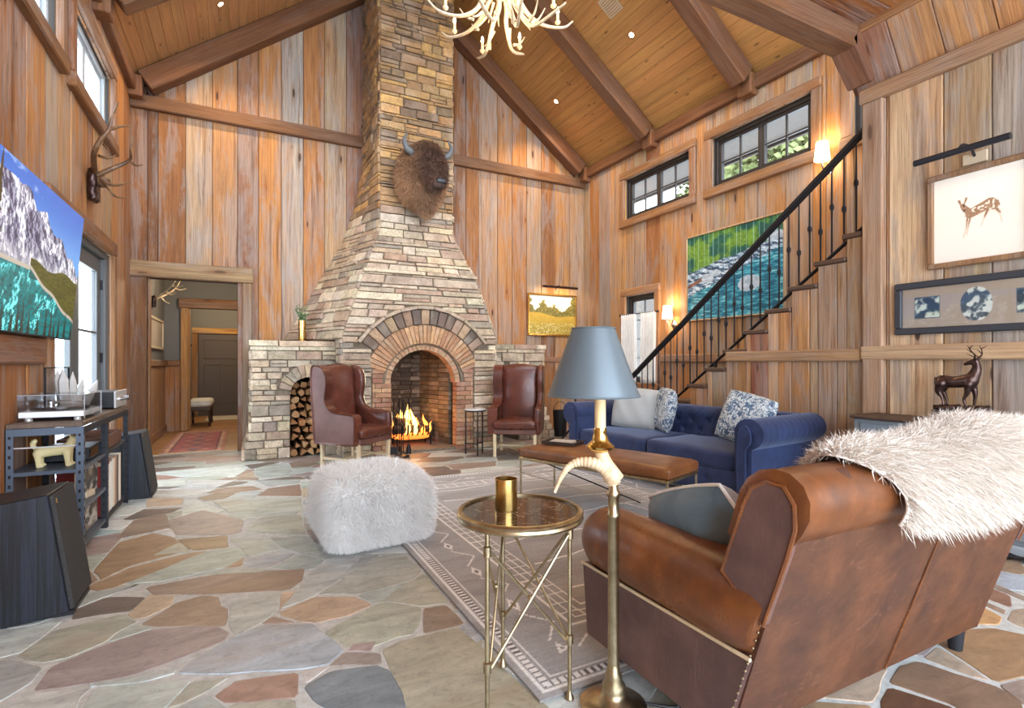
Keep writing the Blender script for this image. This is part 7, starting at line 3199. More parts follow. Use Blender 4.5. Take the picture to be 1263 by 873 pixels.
# ------------------------------------------------------------------ leather wing chairs
def wing_chair(label, loc, rz):
    T = thing('wing_chair', label, 'chair', loc, rz, 'leather wing chairs flanking the fireplace')
    side = [(0.31, 0.29), (0.335, 0.60), (0.365, 0.95), (0.36, 1.12), (0.33, 1.165), (0.26, 1.165), (0.19, 1.13), (0.145, 1.05), (0.135, 0.95), (0.15, 0.85), (0.155, 0.77), (0.11, 0.69), (0.02, 0.645), (-0.12, 0.635), (-0.23, 0.625), (-0.265, 0.59), (-0.27, 0.45), (-0.265, 0.29)]
    side = [tuple(p) for p in smoothpath(side, 3)]
    for s in (-1, 1):
        mb = MB()
        mb.prism(side, s * 0.245, s * 0.325, 'x', 0.022)
        W_ = mb.build('wing_arm', MT['oxblood_leather'], T, angle=75)
        mb = MB()
        mb.prism(inset(side if area2(side) > 0 else side[::-1], 0.014), s * 0.322, s * 0.331, 'x', 0.003)
        mb.build('outer_panel', MT['oxblood_side'], W_, angle=40)
        mb = MB()
        mb.tube([(s * 0.327, y, z) for y, z in (inset(side if area2(side) > 0 else side[::-1], 0.012))[4:-3]], 0.005, 5)
        mb.build('nail_trim', MT['aged_brass'], W_)
    mb = MB()

    def bf_(q, w):
        q = q.copy()
        k = np.clip((q[:, 2] - 0.40) / 0.76, 0, 1)
        q[:, 2] += np.where(w[:, 2] > 0, 0.035 * (1 - w[:, 0] ** 2), 0)
        q[:, 1] += 0.055 * k + 0.0
        q[:, 1] -= np.where(w[:, 1] < 0, 0.045 * (1 - w[:, 0] ** 2) * np.sin(PI * np.clip(k, 0, 1)) ** 0.6, 0)
        q[:, 0] *= 1 - 0.05 * np.sin(PI * k)
        return q
    mb.rbox((-0.265, 0.20, 0.40), (0.265, 0.315, 1.15), 0.05, 14, fn=bf_)
    mb.build('backrest', MT['oxblood_leather'], T, angle=180)
    mb = MB()

    def sf_(q, w):
        q = q.copy()
        q[:, 2] += np.where(w[:, 2] > 0, 0.022 * (1 - w[:, 0] ** 2) * (1 - w[:, 1] ** 2), 0)
        q[:, 0] *= np.where(q[:, 1] < -0.18, 1.10, 1.0)
        return q
    mb.rbox((-0.25, -0.315, 0.355), (0.25, 0.23, 0.465), 0.04, 12, fn=sf_)
    mb.build('seat', MT['oxblood_leather'], T, angle=180)
    mb = MB()
    mb.box((-0.27, -0.285, 0.29), (0.27, 0.30, 0.36), 0.012)
    mb.build('seat_rail', MT['oxblood_side'], T, angle=30)
    for sx in (-1, 1):
        for (y, z1, ky) in ((-0.255, 0.31, 0.0), (0.27, 0.31, 0.05)):
            mb = MB()
            mb.box((-0.019, -0.019, 0), (0.019, 0.019, z1), 0.004, Matrix.Translation((sx * 0.255, y, 0)) @ Matrix.Shear('YZ', 4, (0, 0)) if False else Matrix.Translation((sx * 0.255, y, 0)))
            mb.build('leg', MT['pale_leg'], T, smooth=False)
        mb = MB()
        mb.box((sx * 0.255 - 0.011, -0.24, 0.10), (sx * 0.255 + 0.011, 0.26, 0.13), 0.003)
        mb.build('stretcher', MT['pale_leg'], T, smooth=False)
    mb = MB()
    mb.box((-0.245, -0.02, 0.103), (0.245, 0.003, 0.127), 0.003)
    mb.build('stretcher', MT['pale_leg'], T, smooth=False)
    return T


wing_chair('brown leather wing chair beside the firewood niche, turned toward the fire', (1.17, 6.25, 0), math.radians(38))
wing_chair('brown leather wing chair beside the little round table, facing the room', (3.20, 6.10, 0), math.radians(-35))

# ------------------------------------------------------------------ little black table by the hearth
T = thing('drinks_table', 'small round marble topped table on thin black legs beside the hearth', 'table', (2.70, 6.33, 0))
mb = MB()
mb.lathe([(0.0, 0.58), (0.14, 0.58), (0.145, 0.588), (0.14, 0.60), (0.0, 0.60)], 32)
mb.build('top', MT['marble_top'], T, angle=30)
mb = MB()
mb.tube([(0.135 * math.cos(2 * PI * k / 32), 0.135 * math.sin(2 * PI * k / 32), 0.572) for k in range(32)], 0.008, 6, closed=True)
mb.build('ring', MT['iron'], T)
hub = []
for k in range(3):
    a = 2 * PI * k / 3 + 0.35
    x, y = 0.13 * math.cos(a), 0.13 * math.sin(a)
    mb = MB()
    mb.box((x - 0.008, y - 0.008, 0), (x + 0.008, y + 0.008, 0.575), 0.002)
    mb.build('leg', MT['iron'], T, smooth=False)
    mb = MB()
    mb.tube([(x, y, 0.14), (0, 0, 0.14)], 0.007, 6)
    mb.build('stretcher', MT['iron'], T)

# ------------------------------------------------------------------ fire irons
T = thing('fire_tools', 'set of black iron fireside tools standing in front of the hearth', 'fire tools', (1.80, 6.62, 0))
mb = MB()
mb.lathe([(0.0, 0.0), (0.10, 0.0), (0.105, 0.012), (0.05, 0.025), (0.0, 0.028)], 20)
mb.build('base', MT['iron'], T)
mb = MB()
mb.tube([(0, 0, 0.02), (0, 0, 0.74)], 0.008, 8)
mb.build('post', MT['iron'], T)
mb = MB()
mb.tube([(-0.10, 0, 0.60), (0.10, 0, 0.60)], 0.006, 6)
mb.tube([(0, -0.10, 0.60), (0, 0.10, 0.60)], 0.006, 6)
mb.build('hook_cross', MT['iron'], T)
for k, (x, y) in enumerate(((-0.095, 0), (0.095, 0), (0, -0.095), (0, 0.095))):
    mb = MB()
    mb.lathe([(0.005, 0.06), (0.006, 0.60), (0.012, 0.62), (0.010, 0.72), (0.014, 0.73), (0.0, 0.75)], 8, (x, y, 0))
    h = mb.build('tool_shaft', MT['iron'], T)
    m2 = MB()
    if k == 0:
        m2.box((x - 0.05, y - 0.006, 0.03), (x + 0.05, y + 0.006, 0.13), 0.004)
    elif k == 1:
        m2.lathe([(0.035, 0.03), (0.03, 0.10), (0.012, 0.16)], 12, (x, y, 0))
    elif k == 2:
        m2.tube([(x, y, 0.07), (x + 0.02, y, 0.04), (x + 0.045, y, 0.07)], 0.006, 6)
    else:
        m2.box((x - 0.006, y - 0.04, 0.04), (x + 0.006, y + 0.04, 0.12), 0.004)
    m2.build('tool_head', MT['iron'], h)

# ------------------------------------------------------------------ brass vase with leaves on the stone shelf
T = thing('leafy_vase', 'brass vase of small green leaves standing on the stone shelf', 'vase', (0.70, 7.50, 1.478))
mb = MB()
mb.lathe([(0.0, 0.0), (0.043, 0.0), (0.045, 0.01), (0.050, 0.28), (0.047, 0.28), (0.042, 0.02), (0.0, 0.02)], 24)
mb.build('vase', MT['gold'], T, angle=40)
rv = random.Random(6)
for k in range(11):
    a = rv.uniform(0, 2 * PI)
    sp = rv.uniform(0.03, 0.15)
    top = (sp * math.cos(a), sp * math.sin(a), 0.28 + rv.uniform(0.08, 0.2))
    path = smoothpath([(0.015 * math.cos(a), 0.015 * math.sin(a), 0.2), (0.03 * math.cos(a), 0.03 * math.sin(a), 0.30), top], 4)
    mb = MB()
    mb.tube(path, 0.0025, 5)
    S_ = mb.build('sprig', MT['leaf'], T)
    m2 = MB()
    for j in range(9):
        p = path[3 + (j % (len(path) - 3))]
        d = Vector((rv.uniform(-1, 1), rv.uniform(-1, 1), rv.uniform(-0.3, 0.8))).normalized()
        q = Vector(p) + d * 0.022
        w_ = d.orthogonal().normalized() * 0.013
        m2.add([tuple(Vector(p)), tuple(q + w_ - d * 0.005), tuple(q + d * 0.026), tuple(q - w_ - d * 0.005)], [[0, 1, 2, 3]])
    o = m2.build('leaves', MT['leaf'], S_)
    o['kind'] = 'stuff'

# ------------------------------------------------------------------ bison head over the mantel
BS = thing('bison_head', 'shaggy brown bison head with curved horns mounted on the chimney', 'trophy head', (2.16, 7.10, 3.66))
mb = MB()
mb.ell((0, -0.16, 0.02), (0.33, 0.24, 0.40), 8)                 # shoulder and neck mass
mb.ell((0.0, -0.10, 0.25), (0.26, 0.2, 0.24), 7)
limb(mb, [(0, -0.22, -0.15), (0.02, -0.30, -0.34), (0.03, -0.30, -0.50)], [0.22, 0.14, 0.03])     # beard
limb(mb, [(0.03, -0.30, 0.28), (0.06, -0.44, 0.12), (0.10, -0.56, -0.10)], [0.19, 0.18, 0.105])       # head to muzzle
mb.ell((0.11, -0.58, -0.14), (0.088, 0.075, 0.075), 5)
mb.ell((0.03, -0.32, 0.34), (0.20, 0.15, 0.13), 6)              # poll
bis = mb.build('head', MT['dark_fur'], BS, col=False)
fuse(bis, 0.022, 4)
me = bis.data
nv = len(me.vertices)
V3 = np.zeros(nv * 3)
me.vertices.foreach_get('co', V3)
V3 = V3.reshape(-1, 3)


def biscol(P):
    f = np.clip((-P[:, 1] - 0.30) / 0.25, 0, 1)         # face darker
    b = lerp(np.zeros(P.shape) + np.array(rgb(168, 128, 94)), np.zeros(P.shape) + np.array(rgb(96, 68, 54)), f)
    mz = sstep(0.06, 0.13, np.linalg.norm(P - np.array([0.12, -0.62, -0.17]), axis=1))
    b = b * (0.35 + 0.65 * mz)[:, None]
    return b * (0.75 + 0.5 * vnoise(P[:, 0] * 14 + P[:, 1] * 9, P[:, 2] * 12))[:, None]


ca = me.color_attributes.new('Col', 'FLOAT_COLOR', 'POINT')
arr = np.ones((nv, 4), np.float32)
arr[:, :3] = biscol(V3)
ca.data.foreach_set('color', arr.ravel())
P_, N_ = scatter(bis, 26000, 12)
keep = np.linalg.norm(P_ - np.array([0.12, -0.61, -0.15]), axis=1) > 0.10
keep &= P_[:, 1] < -0.01
P_, N_ = P_[keep], N_[keep]
o = fur('fur_coat', MT['dark_fur'], BS, P_, N_, 0.075, 0.0032, (0, -0.1, -1.0), 0.35, 0.9, 3, biscol(P_) * (0.7 + 0.6 * rng.random(len(P_)))[:, None])
for s in (-1, 1):
    mb = MB()
    stem(mb, [(0.03 + s * 0.15, -0.33, 0.30), (0.03 + s * 0.27, -0.36, 0.33), (0.03 + s * 0.325, -0.38, 0.43), (0.03 + s * 0.28, -0.37, 0.55)], 0.055, 0.008, 6, 10)
    mb.build('horn', MT['grey_frame'], BS)
    mb = MB()
    mb.ell((0.06 + s * 0.155, -0.475, 0.10), (0.024, 0.024, 0.024), 5)
    mb.build('eye', MT['dark_glass'], BS)
    mb = MB()
    mb.ell((0.11 + s * 0.045, -0.64, -0.115), (0.018, 0.014, 0.016), 4)
    mb.build('nostril', MT['soot'], BS)
    mb = MB()
    mb.ell((0.03 + s * 0.235, -0.27, 0.22), (0.07, 0.03, 0.035), 5)
    mb.build('ear', MT['dark_fur'], BS, col=True) if False else None
mb = MB()
mb.rbox((0.05, -0.665, -0.15), (0.19, -0.60, -0.07), 0.03, 6)
mb.build('nose', MT['black_paint'], BS)

# ------------------------------------------------------------------ iron stand and log holder at the far corner
T = thing('iron_stand', 'black iron floor stand on scrolled tripod feet behind the blue sofa', 'stand', (4.55, 6.75, 0))
mb = MB()
mb.lathe([(0.014, 0.16), (0.014, 0.9), (0.02, 0.92), (0.014, 0.94), (0.012, 1.02)], 10)
mb.build('post', MT['iron'], T)
mb = MB()
mb.lathe([(0.0, 1.02), (0.13, 1.02), (0.13, 1.035), (0.0, 1.035)], 20)
mb.build('plate', MT['iron'], T)
for k in range(3):
    a = 2 * PI * k / 3 + 0.6
    mb = MB()
    mb.tube(smoothpath([(0.01 * math.cos(a), 0.01 * math.sin(a), 0.28), (0.08 * math.cos(a), 0.08 * math.sin(a), 0.18), (0.2 * math.cos(a), 0.2 * math.sin(a), 0.04), (0.27 * math.cos(a), 0.27 * math.sin(a), 0.02)], 5), 0.016, 8)
    mb.build('leg', MT['iron'], T)
T = thing('ash_bucket', 'tall narrow black ash bucket standing at the end of the stone wing', 'bucket', (4.62, 7.3, 0))
mb = MB()
mb.lathe([(0.0, 0.0), (0.10, 0.0), (0.12, 0.42), (0.115, 0.42), (0.095, 0.02), (0.0, 0.02)], 20)
mb.build('pail', MT['iron'], T, angle=40)
mb = MB()
mb.tube([(0.12 * math.cos(PI * k / 12), 0, 0.42 + 0.14 * math.sin(PI * k / 12)) for k in range(13)], 0.005, 6)
mb.build('bail', MT['iron'], T)

# ------------------------------------------------------------------ hi-fi console along the left wall
CX0, CX1, CY0, CY1, CZ = -1.243, -0.88, 4.10, 5.52, 0.835
HF = thing('media_console', 'grey steel angle shelving console along the left wall under the television', 'shelving', (CX0, CY0, 0))
hO = Vector(HF.location)


def hbox(name, lo, hi, mat, bev=0.003, parent=None, col=None):
    mb = MB()
    mb.box(Vector(lo) - hO, Vector(hi) - hO, bev, col=col)
    return mb.build(name, MT[mat], parent or HF, smooth=False, col=col is not None)


hbox('top', (CX0, CY0, CZ - 0.03), (CX1, CY1, CZ), 'fine_wood', 0.004, col=rgb(104, 86, 72))
for z in (0.545, 0.30, 0.07):
    for (ya, yb_) in ((CY0, 4.74), (4.74, CY1)):
        if z == 0.30 and ya > 4.5:
            continue
        hbox('shelf', (CX0 + 0.005, ya + 0.005, z - 0.025), (CX1 - 0.005, yb_ - 0.005, z), 'steel_blue' if ya < 4.5 else 'steel_dark')
for y in (CY0, 4.74, CY1):
    for x, sx in ((CX0, 1), (CX1, -1)):
        mb = MB()
        yy0 = y - 0.004 if y > CY0 else y
        mb.box((x - hO.x - 0.002, yy0 - hO.y - 0.002, 0), (x - hO.x + sx * 0.036, yy0 - hO.y + 0.002, CZ - 0.03))
        mb.box((x - hO.x - 0.002, yy0 - hO.y - 0.002, 0), (x - hO.x + 0.002, yy0 - hO.y + (0.036 if y < CY1 else -0.036), CZ - 0.03))
        po = mb.build('post', MT['steel_blue'] if y == CY0 else MT['steel_dark'], HF, smooth=False)
        m2 = MB()
        for k in range(13):
            z = 0.05 + k * 0.058
            m2.box((x - hO.x + sx * 0.012, yy0 - hO.y - 0.0035, z), (x - hO.x + sx * 0.024, yy0 - hO.y - 0.0015, z + 0.02))
            sgn = -1 if sx > 0 else 1
            m2.box((x - hO.x + sgn * 0.0015, yy0 - hO.y + (0.012 if y < CY1 else -0.024), z), (x - hO.x + sgn * 0.0035, yy0 - hO.y + (0.024 if y < CY1 else -0.012), z + 0.02))
        q = m2.build('slots', MT['soot'], po, smooth=False)
        q['kind'] = 'stuff'
hbox('end_rail', (CX0, CY0 - 0.004, CZ - 0.075), (CX1, CY0 + 0.002, CZ - 0.03), 'steel_blue')
hbox('front_rail', (CX1 - 0.002, CY0, CZ - 0.075), (CX1 + 0.004, CY1, CZ - 0.03), 'steel_dark')
hbox('end_rod', (CX0 + 0.03, CY0 + 0.01, 0.685), (CX1 - 0.03, CY0 + 0.016, 0.693), 'silver_panel', 0.001)

# turntable under a clear lid
T = thing('turntable', 'white turntable with black platter under a clear lid on the console', 'turntable', (-1.06, 4.43, CZ))
mb = MB()
mb.rbox((-0.16, -0.22, 0.022), (0.16, 0.22, 0.062), 0.008, 6)
mb.build('plinth', MT['white_gloss'], T, angle=40)
for x in (-0.12, 0.12):
    for y in (-0.18, 0.18):
        mb = MB()
        mb.lathe([(0.02, 0.0), (0.022, 0.01), (0.016, 0.023)], 12, (x, y, 0))
        mb.build('foot', MT['silver_panel'], T)
mb = MB()
mb.lathe([(0.0, 0.064), (0.148, 0.064), (0.15, 0.07), (0.148, 0.082), (0.0, 0.082)], 40, (0.0, -0.04, 0))
mb.build('platter', MT['dark_glass'], T, angle=30)
mb = MB()
mb.tube(smoothpath([(-0.10, 0.17, 0.10), (0.02, 0.16, 0.10), (0.09, 0.09, 0.092)], 4), 0.005, 8)
mb.lathe([(0.022, 0.062), (0.022, 0.10), (0.012, 0.11), (0.0, 0.112)], 12, (-0.10, 0.17, 0))
mb.build('tonearm', MT['chrome'], T)
mb = MB()
for lo, hi in (((-0.162, -0.222, 0.16), (0.162, 0.222, 0.163)), ((-0.162, -0.222, 0.06), (-0.159, 0.222, 0.16)), ((0.159, -0.222, 0.01), (0.162, 0.222, 0.16)), ((-0.159, -0.222, 0.06), (0.159, -0.219, 0.16)), ((-0.159, 0.219, 0.06), (0.159, 0.222, 0.16))):
    mb.box(lo, hi)
LD = mb.build('lid', MT['smoked_acrylic'], T, smooth=False)
mb = MB()
for a, b in (((0.162, -0.222, 0.01), (0.162, -0.222, 0.163)), ((0.162, 0.222, 0.01), (0.162, 0.222, 0.163)), ((0.162, -0.222, 0.163), (0.162, 0.222, 0.163)), ((-0.162, -0.222, 0.163), (0.162, -0.222, 0.163))):
    mb.tube([a, b], 0.002, 5)
mb.build('lid_edge', MT['silver_panel'], LD)
# amplifier
T = thing('amplifier', 'black amplifier with pale front panel on the far end of the console', 'amplifier', (-1.05, 5.28, CZ))
mb = MB()
mb.box((-0.15, -0.21, 0.012), (0.15, 0.21, 0.135), 0.004)
mb.build('case', MT['black_paint'], T, smooth=False)
mb = MB()
mb.box((0.15, -0.215, 0.008), (0.165, 0.215, 0.14), 0.004)
FPn = mb.build('front_panel', MT['silver_panel'], T, smooth=False)
for k, y in enumerate((-0.12, -0.04, 0.04, 0.14)):
    mb = MB()
    r = 0.025 if k == 3 else 0.014
    mb.lathe([(r, 0), (r, 0.028), (0, 0.03)], 14, M=Matrix.Translation((0.165, y, 0.075)) @ Matrix.Rotation(PI / 2, 4, 'Y'))
    mb.build('knob', MT['chrome'], FPn)
# crystal cluster and glass frame behind the turntable
T = thing('crystal_cluster', 'pale quartz crystal cluster standing on the console behind the turntable', 'crystal', (-1.10, 4.80, CZ))
rq = random.Random(8)
for k in range(13):
    a = rq.uniform(0, 2 * PI)
    sp = rq.uniform(0.0, 0.09)
    h = rq.uniform(0.18, 0.34)
    r = rq.uniform(0.022, 0.04)
    M = Matrix.Translation((0.6 * sp * math.cos(a), sp * math.sin(a), 0.0)) @ Matrix.Rotation(0.45 * sp / 0.09 * rq.random(), 4, Vector((-math.sin(a), math.cos(a), 0)))
    mb = MB()
    mb.lathe([(r, 0.0), (r * 0.95, h * 0.75), (0.001, h)], 6, M=M)
    mb.build('crystal', MT['marble_top'], T, smooth=False)
T = thing('glass_frame', 'empty glass photo frame with thin dark edge standing on the console', 'frame', (-1.17, 4.78, CZ))
mb = MB()
for lo, hi in (((-0.27, 0.0), (0.27, 0.008)), ((-0.27, 0.325), (0.27, 0.333)), ((-0.27, 0.008), (-0.262, 0.325)), ((0.262, 0.008), (0.27, 0.325))):
    mb.box((-0.006, lo[0], lo[1]), (0.006, hi[0], hi[1]), 0.001)
mb.build('edge', MT['iron'], T, smooth=False)
mb = MB()
mb.box((-0.0015, -0.262, 0.008), (0.0015, 0.262, 0.325))
mb.build('pane', MT['clear_glass'], T, smooth=False)

# toy dog on the shelf
T = thing('dog_figurine', 'cream pottery dog figurine with curled tail on the console shelf', 'figurine', (-1.06, 4.26, 0.545))
mb = MB()
limb(mb, [(-0.065, 0, 0.095), (0.0, 0, 0.10), (0.06, 0, 0.105)], [0.036, 0.033, 0.036], 12)
for x in (-0.075, 0.068):
    for y in (-0.022, 0.022):
        limb(mb, [(x, y, 0.09), (x + 0.004, y, 0.045), (x + 0.006, y, 0.012)], [0.024, 0.017, 0.016], 8)
        mb.ell((x + 0.015, y, 0.012), (0.02, 0.014, 0.012), 4)
limb(mb, [(0.07, 0, 0.115), (0.088, 0, 0.15)], [0.028, 0.024], 10)
mb.ell((0.095, 0, 0.162), (0.032, 0.027, 0.027), 5)
mb.ell((0.125, 0, 0.152), (0.018, 0.014, 0.013), 4)
for y in (-0.018, 0.018):
    limb(mb, [(0.088, y, 0.18), (0.082, y * 1.3, 0.205)], [0.010, 0.004], 6)
limb(mb, [(-0.09, 0, 0.12), (-0.105, 0, 0.145), (-0.095, 0, 0.165)], [0.012, 0.015, 0.016], 8)
o = mb.build('body', MT['cream_fur'], T)
plain('cream_glaze', rgb(222, 204, 152), 0.35)
o.data.materials[0] = MT['cream_glaze']
fuse(o, 0.005, 4)
for y in (-0.014, 0.014):
    mb = MB()
    mb.ell((0.118, y, 0.168), (0.004, 0.004, 0.004), 3)
    mb.build('eye', MT['black_paint'], T)
mb = MB()
mb.ell((0.142, 0, 0.154), (0.005, 0.006, 0.005), 3)
mb.build('nose', MT['black_paint'], T)
# small things on the lower shelf of the near bay
z0 = 0.301
for k, (x, y, rz, mat, s, lab) in enumerate([(-1.02, 4.27, 0.5, 'red_card', (0.09, 0.065, 0.028), 'red boxed set lying on the shelf below the dog figurine'),
                                             (-1.13, 4.25, 0.2, 'steel_dark', (0.07, 0.05, 0.03), 'small dark case at the back of the shelf below the dog figurine'),
                                             (-0.98, 4.45, -0.2, 'card', (0.07, 0.06, 0.02), 'small tan box behind the red boxed set on the shelf')]):
    T = thing('media_box', lab, 'box', (x, y, z0), rz, 'boxes on the console shelf')
    mb = MB()
    mb.box((-s[0], -s[1], 0), (s[0], s[1], s[2] * 2), 0.003)
    mb.build('box_body', MT[mat], T, smooth=False)
    mb = MB()
    mb.box((-s[0] + 0.012, -s[1] + 0.012, s[2] * 2), (s[0] - 0.012, s[1] - 0.012, s[2] * 2 + 0.0015), 0.0)
    mb.build('label_panel', MT['card'] if mat != 'red_card' else MT['candle_white'], T, smooth=False)


# record sleeves showing their faces
def cover(seed):
    def f(u, v):
        c = lerp(A(58, 56, 52), A(196, 190, 178), sstep(0.35, 0.65, fbm(u * 6 + seed * 5, v * 6 + seed, 4)))
        c = lerp(c, A(110, 92, 74), sstep(0.5, 0.7, fbm(u * 3 + seed, v * 3 + 9, 2)) * 0.6)
        e = np.minimum(np.minimum(u, 1 - u), np.minimum(v, 1 - v))
        return np.where((e < 0.03)[..., None], A(70, 66, 62), c)
    return f


for k, (z, lab) in enumerate([(0.07, 'grey printed record sleeve facing out on the bottom shelf of the console'), (0.302, 'grey printed record sleeve facing out above the bottom shelf of the console')]):
    hgt = 0.215
    T = thing('record_sleeve', lab, 'record', (CX1 - 0.05 - 0.0 * k, 4.44, z))
    mb = MB()
    mb.box((-0.01, -0.27, 0), (0.0, 0.27, hgt), 0.001)
    mb.build('jacket', MT['card'], T, smooth=False)
    print_sheet('cover_print', 0.535, hgt - 0.006, 60, 24, cover(k + 1), MT['print_matte'], T, Matrix.Translation((0.0006, 0, hgt / 2)) @ Matrix.Rotation(PI / 2, 4, 'Z'))
# records standing in the far bay, spines out
rs = random.Random(4)
y = 4.80
spines = [rgb(176, 60, 56), rgb(222, 214, 200), rgb(232, 226, 214), rgb(180, 150, 120), rgb(224, 216, 204), rgb(150, 60, 54), rgb(226, 220, 208), rgb(120, 110, 100), rgb(230, 222, 206), rgb(206, 190, 166), rgb(236, 230, 220), rgb(170, 130, 104), rgb(226, 220, 210), rgb(96, 84, 78), rgb(220, 208, 190), rgb(214, 200, 180)]
SPN = ['red', 'cream', 'white', 'tan', 'cream', 'dark red', 'white', 'grey', 'cream', 'beige', 'white', 'brown', 'white', 'dark', 'cream', 'beige']
for k, c in enumerate(spines):
    th = rs.uniform(0.022, 0.042)
    if y + th > 5.46:
        break
    T = None
    mb = MB()
    hh = rs.uniform(0.36, 0.395)
    mb.box((-0.28, 0, 0), (0, th - 0.002, hh), 0.002, col=c)
    o = mb.build('record_album', MT['painted'], None, smooth=False, col=True)
    o.location = (CX1 - 0.02 - rs.uniform(0, 0.012), y, 0.0705)
    tag(o, f'{SPN[k]} spined record album, {ORD[k]} from the middle post of the console', 'record', 'records standing in the console')
    y += th
# device on the middle shelf
T = thing('tape_deck', 'flat black tape deck on the middle shelf under the turntable', 'tape deck', (-1.05, 4.55, 0.546))
mb = MB()
mb.box((-0.13, -0.16, 0.008), (0.14, 0.16, 0.09), 0.004)
mb.build('case', MT['black_paint'], T, smooth=False)
mb = MB()
mb.box((0.14, -0.15, 0.02), (0.145, 0.15, 0.08), 0.002)
mb.build('fascia', MT['dark_glass'], T, smooth=False)
T = thing('magazine_stack_holder', 'shallow wooden crate on the floor beneath the far shelf of the console', 'crate', (-1.05, 5.12, 0.546))
mb = MB()
for lo, hi in (((-0.14, -0.3, 0), (0.14, 0.3, 0.012)), ((-0.14, -0.3, 0.012), (-0.128, 0.3, 0.10)), ((0.128, -0.3, 0.012), (0.14, 0.3, 0.10)), ((-0.128, -0.3, 0.012), (0.128, -0.288, 0.10)), ((-0.128, 0.288, 0.012), (0.128, 0.3, 0.10))):
    mb.box(lo, hi, 0.002, col=rgb(112, 74, 54))
mb.build('crate_body', MT['fine_wood'], T, smooth=False, col=True)
T['label'] = 'shallow brown wooden crate on the upper far shelf of the console'
T.name = 'wooden_crate'


# loudspeakers
def speaker(label, y, tilt=8):
    T = thing('loudspeaker', label, 'speaker', (-0.72, y, 0.0))
    T['group'] = 'black loudspeakers beside the console'
    R = Matrix.Translation((0, 0, 0.025)) @ Matrix.Rotation(math.radians(-tilt), 4, 'Y')
    mb = MB()
    mb.box((-0.33, -0.17, 0), (-0.012, 0.17, 0.565), 0.004, R)
    mb.build('cabinet', MT['black_ash'], T, smooth=False)
    mb = MB()
    mb.box((-0.012, -0.165, 0.006), (0.008, 0.165, 0.559), 0.006, R)
    g = mb.build('grille', MT['speaker_cloth'], T, smooth=False)
    mb = MB()
    mb.box((0.008, -0.15, 0.515), (0.0105, -0.135, 0.54), 0.001, R)
    mb.build('badge', MT['gold'], g, smooth=False)
    mb = MB()
    mb.prism([(-0.36, 0.0), (0.0, 0.0), (0.0, 0.02), (-0.33, 0.066), (-0.36, 0.066)], -0.15, 0.15, 'y')
    mb.build('stand', MT['black_paint'], T, smooth=False)
    return T


speaker('black ash loudspeaker leaning back in front of the near end of the console', 3.33)
speaker('black loudspeaker leaning back beyond the far end of the console', 5.76)

# ------------------------------------------------------------------ painted sideboard and bronze stag
SB = thing('sideboard', 'blue grey painted sideboard with dark top against the near wall', 'sideboard', (4.34, 1.5, 0))
ya, yb_ = -0.95, 0.92
mb = MB()
mb.box((-0.16, ya + 0.02, 0.08), (0.165, yb_ - 0.02, 0.775), 0.006, col=rgb(112, 120, 126))
mb.build('body', MT['painted'], SB, smooth=False, col=True)
mb = MB()
mb.box((-0.17, ya + 0.01, 0.0), (0.165, yb_ - 0.01, 0.085), 0.01, col=rgb(150, 156, 160))
mb.build('plinth', MT['painted'], SB, smooth=False, col=True)
mb = MB()
mb.box((-0.19, ya, 0.775), (0.17, yb_, 0.802), 0.008, col=rgb(70, 52, 42))
mb.build('top', MT['fine_wood'], SB, smooth=False, col=True)
for k in range(3):
    y0, y1 = ya + 0.06 + k * 0.59, ya + 0.06 + k * 0.59 + 0.56
    mb = MB()
    mb.box((-0.172, y0, 0.60), (-0.158, y1, 0.745), 0.004, col=rgb(104, 116, 126))
    d = mb.build('drawer', MT['painted'], SB, smooth=False, col=True)
    mb = MB()
    mb.ell((-0.185, (y0 + y1) / 2, 0.67), (0.014, 0.014, 0.014), 4)
    mb.build('knob', MT['iron'], d)
    mb = MB()
    mb.box((-0.172, y0, 0.12), (-0.158, y1, 0.58), 0.004, col=rgb(122, 128, 132))
    d = mb.build('door', MT['painted'], SB, smooth=False, col=True)
    mb = MB()
    mb.ell((-0.185, y1 - 0.04, 0.37), (0.012, 0.012, 0.012), 4)
    mb.build('knob', MT['iron'], d)

DS = thing('stag_statue', 'bronze stag statue with antlers on a grey marble base', 'statue', (4.37, 1.80, 0.803), -PI / 2)
mb = MB()
mb.lathe([(0.0, 0.0), (0.175, 0.0), (0.18, 0.012), (0.17, 0.02), (0.17, 0.06), (0.165, 0.066), (0.0, 0.066)], 40, sy=0.5)
mb.build('marble_base', MT['grey_marble'], DS, angle=40)
mb = MB()
mb.rbox((-0.145, -0.06, 0.062), (0.16, 0.06, 0.10), 0.02, 10, fn=lambda q, w: q + np.stack([0 * q[:, 0], 0 * q[:, 0], np.where(w[:, 2] > 0, 0.012 * np.sin(q[:, 0] * 50) * np.cos(q[:, 1] * 60) + 0.02 * np.clip(q[:, 0] * 6 - 0.5, 0, 1), 0)], 1))
mb.build('ground', MT['bronze'], DS, angle=60)
mb = MB()
limb(mb, [(-0.105, 0, 0.265), (-0.03, 0, 0.262), (0.05, 0, 0.275)], [0.045, 0.040, 0.05], 12)
limb(mb, [(0.06, 0, 0.285), (0.085, 0, 0.345), (0.085, 0, 0.395)], [0.042, 0.03, 0.021], 10)
limb(mb, [(0.08, 0, 0.405), (0.045, 0, 0.395), (0.022, 0, 0.385)], [0.022, 0.016, 0.010], 8)
